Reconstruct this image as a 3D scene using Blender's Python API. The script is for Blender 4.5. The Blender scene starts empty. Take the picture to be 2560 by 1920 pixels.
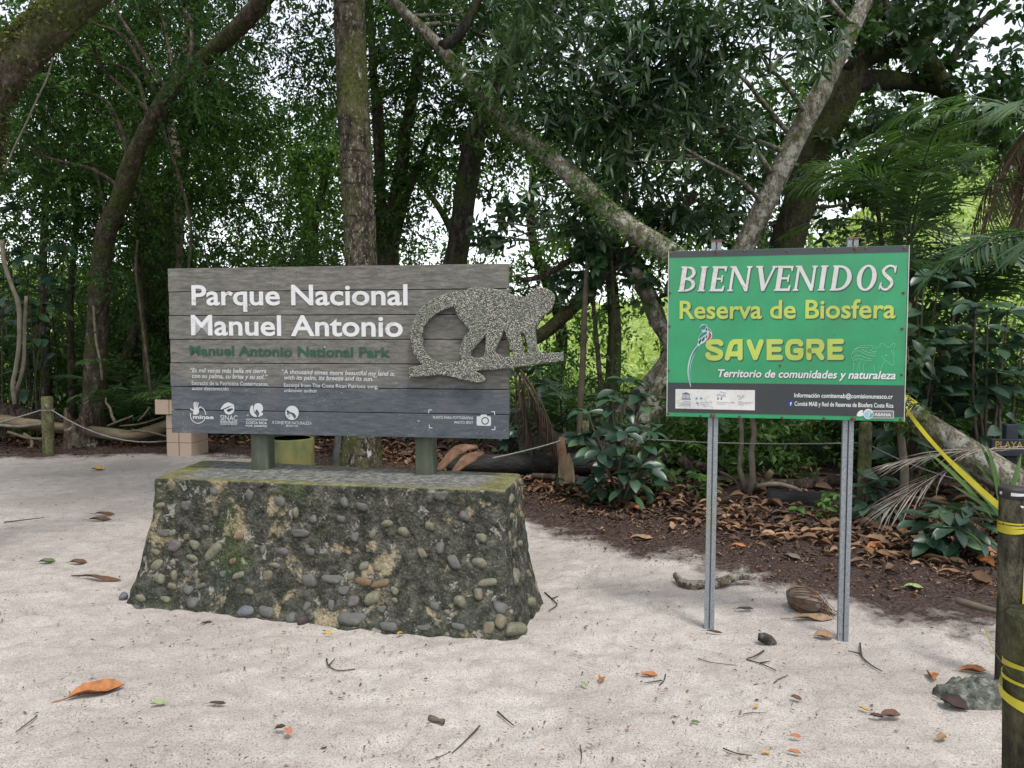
import bpy, math, random
import numpy as np
from mathutils import Vector, Matrix
from mathutils.geometry import tessellate_polygon

# ------------------------------------------------------------------ camera, sky, sun, exposure
scn = bpy.context.scene
COL = scn.collection
F, CX, CY = 1900.0, 1280.0, 960.0          # focal length and centre in photo pixels (2560 x 1920)
CAMZ, PITCH = 1.55, math.radians(3.3)
cd = bpy.data.cameras.new('camera')
cam = bpy.data.objects.new('camera', cd)
COL.objects.link(cam)
cam.location = (0, 0, CAMZ)
cam.rotation_euler = (math.radians(90) - PITCH, 0, 0)
cd.sensor_width = 36.0
cd.lens = F / 2560 * 36.0
cd.clip_start, cd.clip_end = 0.05, 2000
scn.camera = cam

SUN_EL, SUN_AZ = math.radians(66), math.radians(152)     # azimuth clockwise from +Y (north)
wd = bpy.data.worlds.new('World')
scn.world = wd
wd.use_nodes = True
wn = wd.node_tree
wn.nodes.clear()
sky = wn.nodes.new('ShaderNodeTexSky')
sky.sky_type = 'NISHITA'
sky.sun_disc = False
sky.sun_elevation = SUN_EL
sky.sun_rotation = SUN_AZ
sky.air_density = 1.0
sky.dust_density = 1.5
sky.ozone_density = 0.8
hs = wn.nodes.new('ShaderNodeHueSaturation')
hs.inputs['Saturation'].default_value = 0.28           # overcast: a nearly white sky
bg = wn.nodes.new('ShaderNodeBackground')
bg.inputs['Strength'].default_value = 0.15
wo = wn.nodes.new('ShaderNodeOutputWorld')
wn.links.new(sky.outputs[0], hs.inputs['Color'])
wn.links.new(hs.outputs[0], bg.inputs[0])
wn.links.new(bg.outputs[0], wo.inputs[0])

sl = bpy.data.lights.new('sun', 'SUN')
sl.energy = 1.3
sl.angle = math.radians(10)
sl.color = (1.0, 0.96, 0.9)
so = bpy.data.objects.new('sun', sl)
COL.objects.link(so)
sdir = Vector((math.sin(SUN_AZ) * math.cos(SUN_EL), math.cos(SUN_AZ) * math.cos(SUN_EL), math.sin(SUN_EL)))
so.rotation_euler = sdir.to_track_quat('Z', 'Y').to_euler()

scn.view_settings.view_transform = 'Standard'
scn.view_settings.look = 'None'
scn.view_settings.gamma = 1
scn.view_settings.exposure = 1.2
scn.render.engine = 'CYCLES'
scn.cycles.max_bounces = 6
scn.cycles.diffuse_bounces = 3
scn.cycles.glossy_bounces = 2
scn.cycles.transmission_bounces = 4
scn.cycles.transparent_max_bounces = 4
scn.cycles.use_denoising = True
scn.cycles.sample_clamp_indirect = 6

R = np.random.default_rng(7)
random.seed(7)

# ------------------------------------------------------------------ geometry helpers
_f = np.array([0, math.cos(PITCH), -math.sin(PITCH)])
_u = np.array([0, math.sin(PITCH), math.cos(PITCH)])


def ray(px, py):
    return _f + np.array([(px - CX) / F, 0, 0]) + _u * ((CY - py) / F)


def P(px, py, Y):
    "the world point seen at a photo pixel, at distance Y in front of the camera"
    d = ray(px, py)
    return np.array([0, 0, CAMZ]) + d * (Y / d[1])


def GR(px, py, z=0.0):
    d = ray(px, py)
    return np.array([0, 0, CAMZ]) + d * ((z - CAMZ) / d[2])


def hash2(ix, iy, seed):
    h = (ix.astype(np.int64) * 374761393 + iy.astype(np.int64) * 668265263 + seed * 974711) & 0xffffffff
    h = ((h ^ (h >> 13)) * 1274126177) & 0xffffffff
    return ((h ^ (h >> 16)) & 0xffff) / 65535.0


def vnoise(x, y, seed=0):
    x = np.asarray(x, float); y = np.asarray(y, float)
    ix, iy = np.floor(x), np.floor(y)
    fx, fy = x - ix, y - iy
    fx = fx * fx * (3 - 2 * fx); fy = fy * fy * (3 - 2 * fy)
    a = hash2(ix, iy, seed); b = hash2(ix + 1, iy, seed)
    c = hash2(ix, iy + 1, seed); d = hash2(ix + 1, iy + 1, seed)
    return (a * (1 - fx) + b * fx) * (1 - fy) + (c * (1 - fx) + d * fx) * fy - 0.5


def fbm(x, y, o=4, seed=0):
    s, a = 0, 1.0
    for k in range(o):
        s = s + a * vnoise(np.asarray(x) * 2 ** k, np.asarray(y) * 2 ** k, seed + k)
        a *= .5
    return s


BX = [-30, -12, -6.6, -4.5, -3.2, -1.5, 0.0, .35, .80, 1.2, 1.5, 1.85, 2.1, 2.48, 3.5, 6, 12, 30]
BY = [10, 9.6, 9.9, 10.3, 9.6, 8.4, 6.75, 6.0, 5.50, 5.25, 4.9, 4.45, 4.15, 3.88, 3.75, 3.4, 3.1, 3.0]


def yb(x):
    "where the pale sand ends and the dark forest floor begins"
    return np.interp(x, BX, BY)


def zg(x, y):
    "height of the ground"
    x = np.asarray(x, float); y = np.asarray(y, float)
    z = 0.035 * fbm(x * .5, y * .5, 2, 11)
    z = z + 0.04 * np.clip((y - yb(x) - .2) / 2.5, 0, 1)
    z = z - 0.9 * np.clip((y - 15) / 15, 0, 1)
    return z


def zgs(x, y):
    return float(zg(np.array([x]), np.array([y]))[0])


def on_ground(px, py):
    p = GR(px, py)
    p = GR(px, py, zgs(p[0], p[1]))
    return np.array([p[0], p[1], zgs(p[0], p[1])])


WM = {}          # world matrices of the Empties and parts


def wmat(o):
    if o is None:
        return Matrix.Identity(4)
    return WM.get(o.name, Matrix.Identity(4))


def tag(o, label=None, cat=None, group=None, kind=None):
    if label: o['label'] = label
    if cat: o['category'] = cat
    if group: o['group'] = group
    if kind: o['kind'] = kind
    return o


def thing(name, label, cat, loc, rotz=0, group=None):
    o = bpy.data.objects.new(name, None)
    o.empty_display_size = .1
    COL.objects.link(o)
    o.location = tuple(float(v) for v in loc)
    o.rotation_euler = (0, 0, rotz)
    WM[o.name] = Matrix.Translation(Vector([float(v) for v in loc])) @ Matrix.Rotation(rotz, 4, 'Z')
    return tag(o, label, cat, group)


def raw_mesh(name, V, loops, sizes, rnd=None, smooth=True):
    me = bpy.data.meshes.new(name)
    V = np.ascontiguousarray(V, dtype=np.float32)
    loops = np.ascontiguousarray(loops, dtype=np.int32)
    sizes = np.ascontiguousarray(sizes, dtype=np.int32)
    me.vertices.add(len(V)); me.vertices.foreach_set('co', V.ravel())
    me.loops.add(len(loops)); me.loops.foreach_set('vertex_index', loops)
    me.polygons.add(len(sizes))
    st = np.concatenate([[0], np.cumsum(sizes)[:-1]]).astype(np.int32)
    me.polygons.foreach_set('loop_start', st)
    me.polygons.foreach_set('loop_total', sizes)
    me.update(calc_edges=True)
    me.polygons.foreach_set('use_smooth', np.full(len(sizes), bool(smooth)))
    if rnd is not None:
        at = me.attributes.new('rnd', 'FLOAT', 'POINT')
        at.data.foreach_set('value', np.ascontiguousarray(rnd, dtype=np.float32))
    me.validate()
    return me


class MB:
    "collects faces in world space, then links them as one object"
    def __init__(s):
        s.v, s.l, s.n, s.c, s.r = [], [], [], 0, []

    def add(s, V, faces, rnd=0.5):
        V = np.asarray(V, float).reshape(-1, 3)
        for f in faces:
            s.l.append(np.asarray(f, int) + s.c); s.n.append([len(f)])
        s.v.append(V); s.r.append(np.full(len(V), rnd)); s.c += len(V)
        return s

    def addnp(s, V, loops, sizes, rnd):
        s.v.append(V); s.l.append(loops + s.c); s.n.append(sizes); s.r.append(rnd); s.c += len(V)
        return s

    def box(s, c, size, M=None, bev=0.0):
        c = np.asarray(c, float); hx, hy, hz = np.asarray(size, float) / 2
        if bev <= 0:
            V = np.array([[x, y, z] for z in (-hz, hz) for y in (-hy, hy) for x in (-hx, hx)])
            Fs = [(0, 2, 3, 1), (4, 5, 7, 6), (0, 1, 5, 4), (2, 6, 7, 3), (0, 4, 6, 2), (1, 3, 7, 5)]
        else:
            b = min(bev, hx * .9, hy * .9, hz * .9)
            V, idx = [], {}
            for sx in (-1, 1):
                for sy in (-1, 1):
                    for sz in (-1, 1):
                        for k in range(3):
                            p = np.array([sx * (hx - b), sy * (hy - b), sz * (hz - b)])
                            p[k] += (sx, sy, sz)[k] * b
                            idx[(sx, sy, sz, k)] = len(V); V.append(p)
            V = np.array(V); Fs = []
            def q(*k): Fs.append(tuple(idx[i] for i in k))
            for d in (-1, 1):
                q((d, -1, -1, 0), (d, 1, -1, 0), (d, 1, 1, 0), (d, -1, 1, 0))
                q((-1, d, -1, 1), (1, d, -1, 1), (1, d, 1, 1), (-1, d, 1, 1))
                q((-1, -1, d, 2), (1, -1, d, 2), (1, 1, d, 2), (-1, 1, d, 2))
            for a in (-1, 1):
                for c2 in (-1, 1):
                    q((a, c2, -1, 0), (a, c2, 1, 0), (a, c2, 1, 1), (a, c2, -1, 1))
                    q((a, -1, c2, 0), (a, 1, c2, 0), (a, 1, c2, 2), (a, -1, c2, 2))
                    q((-1, a, c2, 1), (1, a, c2, 1), (1, a, c2, 2), (-1, a, c2, 2))
                    for e in (-1, 1):
                        q((a, c2, e, 0), (a, c2, e, 1), (a, c2, e, 2))
        if M is not None:
            V = V @ np.asarray(M)[:3, :3].T
        return s.add(V + c, Fs)

    def tube(s, pts, rad, seg=12, rough=0.0, cap=True, step=None, seed=None, ring=0.0, rnd=0.5):
        pts = np.asarray(pts, float); rad = np.asarray(rad, float) * np.ones(len(pts))
        if step:
            pts, rad = resample(pts, rad, step)
        n = len(pts)
        T = np.gradient(pts, axis=0)
        T /= np.linalg.norm(T, axis=1)[:, None] + 1e-9
        a = np.cross(T[0], [0.31, .87, .2]); a /= np.linalg.norm(a) + 1e-9
        A = [a]
        for i in range(1, n):
            a = a - T[i] * a.dot(T[i]); a /= np.linalg.norm(a) + 1e-9
            A.append(a)
        A = np.array(A); B = np.cross(T, A)
        th = np.linspace(0, 2 * np.pi, seg, endpoint=False)
        Ld = np.concatenate([[0], np.cumsum(np.linalg.norm(np.diff(pts, axis=0), axis=1))])
        rr = rad[:, None] * np.ones(seg)[None]
        if rough:
            sd = s.c + 17 if seed is None else seed
            u = (np.cos(th) * 1.3)[None] + Ld[:, None] * .0 + 9
            w = (np.sin(th) * 1.3)[None] + Ld[:, None] * 3.0
            rr = rr * (1 + rough * 1.4 * fbm(u + Ld[:, None] * 2.1, w, 3, sd))
        if ring:
            rr = rr * (1 + ring * np.sin(Ld * 2 * np.pi / .11))[:, None]
        V = pts[:, None] + rr[..., None] * (np.cos(th)[None, :, None] * A[:, None] + np.sin(th)[None, :, None] * B[:, None])
        V = V.reshape(-1, 3)
        i = np.arange(n - 1)[:, None] * seg
        j = np.arange(seg)[None]
        k = (j + 1) % seg
        q = np.stack([i + j, i + k, i + seg + k, i + seg + j], -1).reshape(-1)
        loops = [q]; sizes = [np.full((n - 1) * seg, 4)]
        if cap:
            loops += [np.arange(seg)[::-1], np.arange(seg) + (n - 1) * seg]; sizes += [[seg], [seg]]
        return s.addnp(V, np.concatenate(loops), np.concatenate([np.asarray(z) for z in sizes]), np.full(len(V), rnd))

    def build(s, name, mat, parent=None, loc=None, smooth=True, rotz=0):
        V = np.concatenate(s.v)
        loops = np.concatenate([np.asarray(x).ravel() for x in s.l]); sizes = np.concatenate([np.asarray(x).ravel() for x in s.n])
        M = wmat(parent)
        if loc is not None:
            M = Matrix.Translation(Vector([float(v) for v in loc]))
        Mi = np.array(M.inverted())
        V = V @ Mi[:3, :3].T + Mi[:3, 3]
        me = raw_mesh(name, V, loops, sizes, np.concatenate(s.r), smooth)
        o = bpy.data.objects.new(name, me)
        COL.objects.link(o)
        if mat: me.materials.append(mat)
        if loc is not None:
            o.location = tuple(float(v) for v in loc); WM[o.name] = M
        if parent is not None:
            o.parent = parent; WM[o.name] = M
        return o


def resample(pts, rad, step):
    "Catmull-Rom through the points"
    n = len(pts); out, ro = [], []
    e = np.vstack([2 * pts[0] - pts[1], pts, 2 * pts[-1] - pts[-2]])
    for i in range(n - 1):
        p0, p1, p2, p3 = e[i], e[i + 1], e[i + 2], e[i + 3]
        m = max(1, int(np.linalg.norm(p2 - p1) / step))
        for t in np.arange(m) / m:
            out.append(.5 * (2 * p1 + (p2 - p0) * t + (2 * p0 - 5 * p1 + 4 * p2 - p3) * t * t + (3 * p1 - p0 - 3 * p2 + p3) * t ** 3))
            ro.append(rad[i] * (1 - t) + rad[i + 1] * t)
    out.append(pts[-1]); ro.append(rad[-1])
    return np.array(out), np.array(ro)


def unit(a):
    return a / (np.linalg.norm(a, axis=-1, keepdims=True) + 1e-9)


# leaf templates: (t along, s across, h along the normal), faces
T_SMALL = (np.array([[0, 0, 0, 0], [.42, -.5, .02, .1], [1, 0, -.12, 0], [.42, .5, .02, .1]]), [(0, 1, 2), (0, 2, 3)])


def tmpl(k, w=lambda t: np.sin(np.pi * t ** .8) ** .8, fold=.10, droop=.25):
    V = [[0, 0, 0, 0]]; Fs = []
    ts = np.linspace(0, 1, k + 2)[1:-1]
    for t in ts:
        ww = .5 * w(t)
        V += [[t, -ww, -droop * t * t, fold * ww * 1.5], [t, 0, -droop * t * t, 0], [t, ww, -droop * t * t, fold * ww * 1.5]]
    V.append([1, 0, -droop, 0])
    e = len(V) - 1
    Fs += [(0, 1, 2), (0, 2, 3)]
    for i in range(k - 1):
        a = 1 + 3 * i
        Fs += [(a, a + 3, a + 4, a + 1), (a + 1, a + 4, a + 5, a + 2)]
    a = 1 + 3 * (k - 1)
    Fs += [(a, e, a + 1), (a + 1, e, a + 2)]
    return np.array(V), Fs


T_LANCE = tmpl(2, fold=.2, droop=.22)
T_BIG = tmpl(5, w=lambda t: np.sin(np.pi * t ** 1.15) ** .75, fold=.25, droop=.22)
T_BLADE = tmpl(2, w=lambda t: 1 - .55 * t, fold=.2, droop=.22)
T_CURL = tmpl(4, w=lambda t: np.sin(np.pi * t) ** .8, fold=.9, droop=-.06)
T_DRY = tmpl(5, w=lambda t: np.sin(np.pi * t ** 1.1) ** .8 * (1 + .14 * np.sin(9 * t)), fold=.7, droop=.04)
T_DRY[0][:, 2] += .035 * np.sin(T_DRY[0][:, 0] * 7) * (1 + T_DRY[0][:, 1] * 2)
T_DRY[0][:, 1] += .12 * np.sin(T_DRY[0][:, 0] * 3)


def leaves(mb, pos, d, nrm, L, W, T, rnd=None, rng=R):
    "many leaves at once; every leaf is one template"
    N = len(pos)
    TV, TF = T
    d = unit(d); sd = unit(np.cross(d, nrm)); n = np.cross(sd, d)
    L = np.broadcast_to(L, (N,))[:, None, None]; W = np.broadcast_to(W, (N,))[:, None, None]
    V = pos[:, None] + d[:, None] * (TV[None, :, 0:1] * L) + sd[:, None] * (TV[None, :, 1:2] * W) + n[:, None] * (TV[None, :, 2:3] * L + TV[None, :, 3:4] * W)
    m = len(TV)
    fl = np.concatenate([np.array(f) for f in TF]); fs = np.array([len(f) for f in TF])
    loops = (fl[None] + (np.arange(N) * m)[:, None]).ravel()
    sizes = np.tile(fs, N)
    if rnd is None: rnd = rng.random(N)
    mb.addnp(V.reshape(-1, 3), loops, sizes, np.repeat(rnd, m))
    return mb


def rdir(n, rng=R):
    return unit(rng.normal(size=(n, 3)))


# ------------------------------------------------------------------ materials
def new_mat(name):
    m = bpy.data.materials.new(name)
    m.use_nodes = True
    nt = m.node_tree
    b = nt.nodes['Principled BSDF']
    return m, nt, b


def nd(nt, t, **k):
    n = nt.nodes.new(t)
    for a, v in k.items(): setattr(n, a, v)
    return n


def inp(nt, sock, v):
    if isinstance(v, bpy.types.NodeSocket): nt.links.new(v, sock)
    elif isinstance(v, (tuple, list)) and len(v) == 3 and sock.type == 'RGBA': sock.default_value = (*v, 1)
    else: sock.default_value = v


def coords(nt, which='Object', scale=(1, 1, 1), loc=(0, 0, 0)):
    tc = nd(nt, 'ShaderNodeTexCoord')
    mp = nd(nt, 'ShaderNodeMapping')
    nt.links.new(tc.outputs[which], mp.inputs[0])
    mp.inputs['Scale'].default_value = scale; mp.inputs['Location'].default_value = loc
    return mp.outputs[0]


def noise(nt, scale, detail=4, rough=.55, vec=None, dist=0.0):
    n = nd(nt, 'ShaderNodeTexNoise')
    n.inputs['Scale'].default_value = scale; n.inputs['Detail'].default_value = detail
    n.inputs['Roughness'].default_value = rough; n.inputs['Distortion'].default_value = dist
    nt.links.new(vec if vec is not None else coords(nt), n.inputs['Vector'])
    return n.outputs[0]


def voro(nt, scale, vec=None, out='Distance', feature='F1'):
    n = nd(nt, 'ShaderNodeTexVoronoi', feature=feature)
    n.inputs['Scale'].default_value = scale
    nt.links.new(vec if vec is not None else coords(nt), n.inputs['Vector'])
    return n.outputs[out]


def ramp(nt, fac, stops, interp='LINEAR'):
    n = nd(nt, 'ShaderNodeValToRGB')
    cr = n.color_ramp; cr.interpolation = interp
    while len(cr.elements) < len(stops): cr.elements.new(.5)
    for e, (p, c) in zip(cr.elements, stops):
        e.position = p; e.color = (*c, 1) if len(c) == 3 else c
    nt.links.new(fac, n.inputs[0])
    return n.outputs[0]


def step(nt, fac, a, b):
    return ramp(nt, fac, [(a, (0, 0, 0)), (b, (1, 1, 1))])


def mix(nt, fac, a, b, mode='MIX'):
    n = nd(nt, 'ShaderNodeMix', data_type='RGBA', blend_type=mode)
    inp(nt, n.inputs[0], fac); inp(nt, n.inputs[6], a); inp(nt, n.inputs[7], b)
    return n.outputs[2]


def math_(nt, op, a, b=0.0, c=None):
    n = nd(nt, 'ShaderNodeMath', operation=op)
    inp(nt, n.inputs[0], a); inp(nt, n.inputs[1], b)
    if c is not None: inp(nt, n.inputs[2], c)
    return n.outputs[0]


def bump(nt, b, h, strength=.5, dist=.01, normal=None):
    n = nd(nt, 'ShaderNodeBump')
    n.inputs['Strength'].default_value = strength; n.inputs['Distance'].default_value = dist
    nt.links.new(h, n.inputs['Height'])
    if normal is not None: nt.links.new(normal, n.inputs['Normal'])
    nt.links.new(n.outputs[0], b.inputs['Normal'])
    return n.outputs[0]


def attr(nt, name):
    return nd(nt, 'ShaderNodeAttribute', attribute_name=name).outputs['Fac']


def sep(nt, vec=None, which='Object'):
    n = nd(nt, 'ShaderNodeSeparateXYZ')
    nt.links.new(vec if vec is not None else coords(nt, which), n.inputs[0])
    return n.outputs


def dim(nt, c, k):
    return mix(nt, 1.0, c, (k, k, k), 'MULTIPLY')


def leaf_mat(name, cols, tr=.3, rough=.45, spec=.4, trcol=None, patch=0.6):
    "leaf blades: per-leaf tint, gloss and light passing through"
    m, nt, b = new_mat(name)
    r = attr(nt, 'rnd')
    n = noise(nt, patch, 2)
    v = math_(nt, 'ADD', math_(nt, 'MULTIPLY', r, .65), math_(nt, 'MULTIPLY_ADD', n, 1.3, -.48))
    k = len(cols)
    c = ramp(nt, v, [(i / (k - 1) * .9 + .05, c) for i, c in enumerate(cols)])
    inp(nt, b.inputs['Base Color'], c)
    b.inputs['Roughness'].default_value = rough
    b.inputs['Specular IOR Level'].default_value = spec
    t = nd(nt, 'ShaderNodeBsdfTranslucent')
    inp(nt, t.inputs[0], mix(nt, 1.0, c, trcol or (1.6, 1.7, .8), 'MULTIPLY'))
    ms = nd(nt, 'ShaderNodeMixShader')
    ms.inputs[0].default_value = tr
    nt.links.new(b.outputs[0], ms.inputs[1]); nt.links.new(t.outputs[0], ms.inputs[2])
    nt.links.new(ms.outputs[0], nt.nodes['Material Output'].inputs[0])
    return m


def bark_mat(name, dark, mid, light, moss, moss_amt=.5, lichen=.55, scale=1.0, zmoss=True):
    m, nt, b = new_mat(name)
    st = coords(nt, scale=(1, 1, .35))
    n1 = noise(nt, 14 * scale, 6, .65, st)
    c = ramp(nt, n1, [(.30, dark), (.50, mid), (.70, light)])
    cr = noise(nt, 38 * scale, 5, .7, coords(nt, scale=(1, 1, .45)))
    c = mix(nt, .85, c, ramp(nt, cr, [(.36, (.28, .27, .25)), (.52, (1, 1, 1)), (.68, (1.55, 1.5, 1.4))]), 'MULTIPLY')
    li = step(nt, noise(nt, 7 * scale, 5, .62), lichen, lichen + .05)
    c = mix(nt, math_(nt, 'MULTIPLY', li, .8), c, (.33, .33, .285))
    mo = step(nt, noise(nt, 2.3 * scale, 5, .65), 1 - moss_amt - .06, 1 - moss_amt + .1)
    mc = ramp(nt, noise(nt, 34, 5, .7), [(.34, tuple(x * .25 for x in moss)), (.5, tuple(x * .7 for x in moss)), (.66, tuple(x * 1.25 for x in moss))])
    c = mix(nt, mo, c, mc)
    inp(nt, b.inputs['Base Color'], c)
    b.inputs['Roughness'].default_value = .9
    b.inputs['Specular IOR Level'].default_value = .15
    bump(nt, b, math_(nt, 'ADD', n1, math_(nt, 'MULTIPLY', cr, .8)), 1.0, .03)
    return m


def plain(name, cols, scale=8, rough=.7, spec=.3, bstr=.3, bdist=.004, metallic=0, stretch=(1, 1, 1), bscale=None):
    m, nt, b = new_mat(name)
    v = coords(nt, scale=stretch)
    n1 = noise(nt, scale, 5, .6, v)
    k = len(cols)
    cols = [tuple(.67 * v for v in c) for c in cols]
    c = ramp(nt, n1, [(.3 + .4 * i / max(1, k - 1), c) for i, c in enumerate(cols)]) if k > 1 else cols[0]
    inp(nt, b.inputs['Base Color'], c)
    b.inputs['Roughness'].default_value = rough; b.inputs['Metallic'].default_value = metallic
    b.inputs['Specular IOR Level'].default_value = spec
    if bstr: bump(nt, b, noise(nt, bscale or scale * 4, 4, .6, v), bstr, bdist)
    return m

# ------------------------------------------------------------------ the ground: one sheet, fine near the camera
def sand_mat():
    m, nt, b = new_mat('sand_and_soil')
    oc = coords(nt)
    n_big = noise(nt, .9, 4, .6, oc)
    n_mid = noise(nt, 7, 5, .65, oc, .6)
    n_fine = noise(nt, 130, 3, .7, oc)
    sand = ramp(nt, n_mid, [(.30, (.45, .405, .36)), (.50, (.56, .515, .47)), (.70, (.63, .585, .54))])
    sand = mix(nt, math_(nt, 'MULTIPLY', step(nt, n_big, .45, .62), .60), sand, (.41, .365, .33))
    gr = ramp(nt, n_fine, [(.34, (.55, .53, .51)), (.50, (1, 1, 1)), (.66, (1.18, 1.16, 1.14))])
    sand = mix(nt, .9, sand, gr, 'MULTIPLY')
    sp = voro(nt, 75, oc)
    keep = step(nt, noise(nt, 16, 4, .65, oc), .44, .52)
    spk = math_(nt, 'MULTIPLY', ramp(nt, sp, [(.14, (1, 1, 1)), (.23, (0, 0, 0))]), keep)
    sand = mix(nt, math_(nt, 'MULTIPLY', spk, .8), sand, (.10, .085, .075))
    sand = dim(nt, sand, .605)
    # rotted leaf crumbs, pale sand dusting through
    soil = ramp(nt, noise(nt, 45, 6, .75, oc), [(.32, (.010, .007, .006)), (.48, (.036, .025, .022)), (.62, (.078, .056, .048)), (.74, (.17, .125, .10))])
    s = attr(nt, 'soil')
    sn = math_(nt, 'ADD', s, math_(nt, 'MULTIPLY', math_(nt, 'SUBTRACT', noise(nt, 2.6, 7, .75, oc), .5), 1.35))
    sm = step(nt, sn, .36, .64)
    c = mix(nt, sm, sand, soil)
    g = attr(nt, 'grass')
    gc = ramp(nt, noise(nt, .8, 6, .7, oc), [(.3, (.05, .10, .015)), (.5, (.14, .22, .04)), (.7, (.24, .32, .07))])
    c = mix(nt, g, c, gc)
    inp(nt, b.inputs['Base Color'], c)
    b.inputs['Roughness'].default_value = .95
    b.inputs['Specular IOR Level'].default_value = .1
    h = math_(nt, 'ADD', n_mid, math_(nt, 'ADD', math_(nt, 'MULTIPLY', n_fine, .22), math_(nt, 'MULTIPLY', noise(nt, 30, 4, .65, oc), .7)))
    bump(nt, b, h, .55, .018)
    return m


def axis(lo, hi, fine, far_lo, far_hi, growth=1.25):
    a = list(np.arange(lo, hi + 1e-6, fine)); d = fine
    while a[-1] < far_hi:
        d *= growth; a.append(a[-1] + d)
    d = fine
    while a[0] > far_lo:
        d *= growth; a.insert(0, a[0] - d)
    return np.array(a)


gx = axis(-3.2, 3.4, .022, -700, 700)
gy = axis(1.1, 6.6, .022, -60, 900, 1.06)
GX, GY = np.meshgrid(gx, gy)
X, Y = GX.ravel(), GY.ravel()
near = np.clip((14 - Y) / 6, 0, 1)
Z = zg(X, Y)
rot = .35
xr, yr = X * math.cos(rot) + Y * math.sin(rot), -X * math.sin(rot) + Y * math.cos(rot)
dimple = fbm(xr * 2.2, yr * 6.5, 4, 3)
Z = Z + near * (.010 * dimple + .014 * fbm(X * 11, Y * 15, 3, 5) - .014 * np.clip(vnoise(X * 4.5, Y * 6, 9) - .12, 0, 1))
# boot prints: shallow ovals with tread bars
for (fx, fy, fa) in [(-.42, 2.83, .25), (-.10, 2.42, .1), (.55, 2.75, -.3), (-1.0, 2.75, .5), (.95, 3.3, .2), (-1.45, 3.25, .35), (.25, 3.4, -.1), (-1.9, 2.6, .2)]:
    u = (X - fx) * math.cos(fa) + (Y - fy) * math.sin(fa); w = -(X - fx) * math.sin(fa) + (Y - fy) * math.cos(fa)
    m_ = np.clip(1.2 - ((u / .055) ** 2 + (w / .14) ** 2), 0, 1)
    Z = Z - m_ * (.010 + .006 * np.sin(w * 2 * np.pi / .035))
rp_ = np.random.default_rng(61)
for k in range(85):
    fy = 1.5 + 7 * rp_.random() ** 1.4; fx = rp_.uniform(-1, 1) * (.2 + fy * .68)
    if fy > yb(fx) - .3: continue
    fa = rp_.normal() * .6 + .3
    near_ = np.where((np.abs(X - fx) < .3) & (np.abs(Y - fy) < .3))[0]
    dx, dy = X[near_] - fx, Y[near_] - fy
    u = dx * math.cos(fa) + dy * math.sin(fa); w = -dx * math.sin(fa) + dy * math.cos(fa)
    wid = .042 + .014 * np.tanh(w / .06)
    q = np.sqrt((u / wid) ** 2 + (w / .14) ** 2)
    Z[near_] += -.013 * np.clip(1.35 - q, 0, .6) / .6 + .006 * np.exp(-((q - 1.25) / .22) ** 2) + .004 * np.clip(1.2 - q, 0, 1) * np.sin(w * 2 * np.pi / .03) * (k % 3 == 0)
# sand swept up against the concrete foot is left to the base itself
soil = np.clip((Y - yb(X)) / 1.5 + .46, 0, 1)
grass = np.clip((Y - 17 + 6.3 * np.clip((X - 1.5) / 1.5, 0, 1)) / 2.5, 0, 1)
nx, ny = len(gx), len(gy)
i, j = np.meshgrid(np.arange(nx - 1), np.arange(ny - 1))
a = (j * nx + i).ravel()
loops = np.stack([a, a + 1, a + nx + 1, a + nx], -1).ravel()
me = raw_mesh('ground', np.stack([X, Y, Z], -1), loops, np.full(len(a), 4))
for nm, val in (('soil', soil), ('grass', grass)):
    at = me.attributes.new(nm, 'FLOAT', 'POINT'); at.data.foreach_set('value', val.astype(np.float32))
ground = bpy.data.objects.new('ground', me); COL.objects.link(ground)
ground['kind'] = 'structure'
me.materials.append(sand_mat())

# ------------------------------------------------------------------ lettering and flat painted shapes
_tc = {}


def text_data(s, bold=0.0, shear=0.0):
    k = (s, bold, shear)
    if k in _tc: return _tc[k]
    cu = bpy.data.curves.new('lettering', 'FONT')
    cu.body = s; cu.offset = bold; cu.shear = shear; cu.resolution_u = 4
    o = bpy.data.objects.new('lettering', cu); COL.objects.link(o)
    me = bpy.data.meshes.new_from_object(o.evaluated_get(bpy.context.evaluated_depsgraph_get()))
    V = np.zeros(len(me.vertices) * 3); me.vertices.foreach_get('co', V)
    Fs = [tuple(p.vertices) for p in me.polygons]
    bpy.data.objects.remove(o); bpy.data.curves.remove(cu); bpy.data.meshes.remove(me)
    _tc[k] = (V.reshape(-1, 3)[:, :2], Fs)
    return _tc[k]


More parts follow.
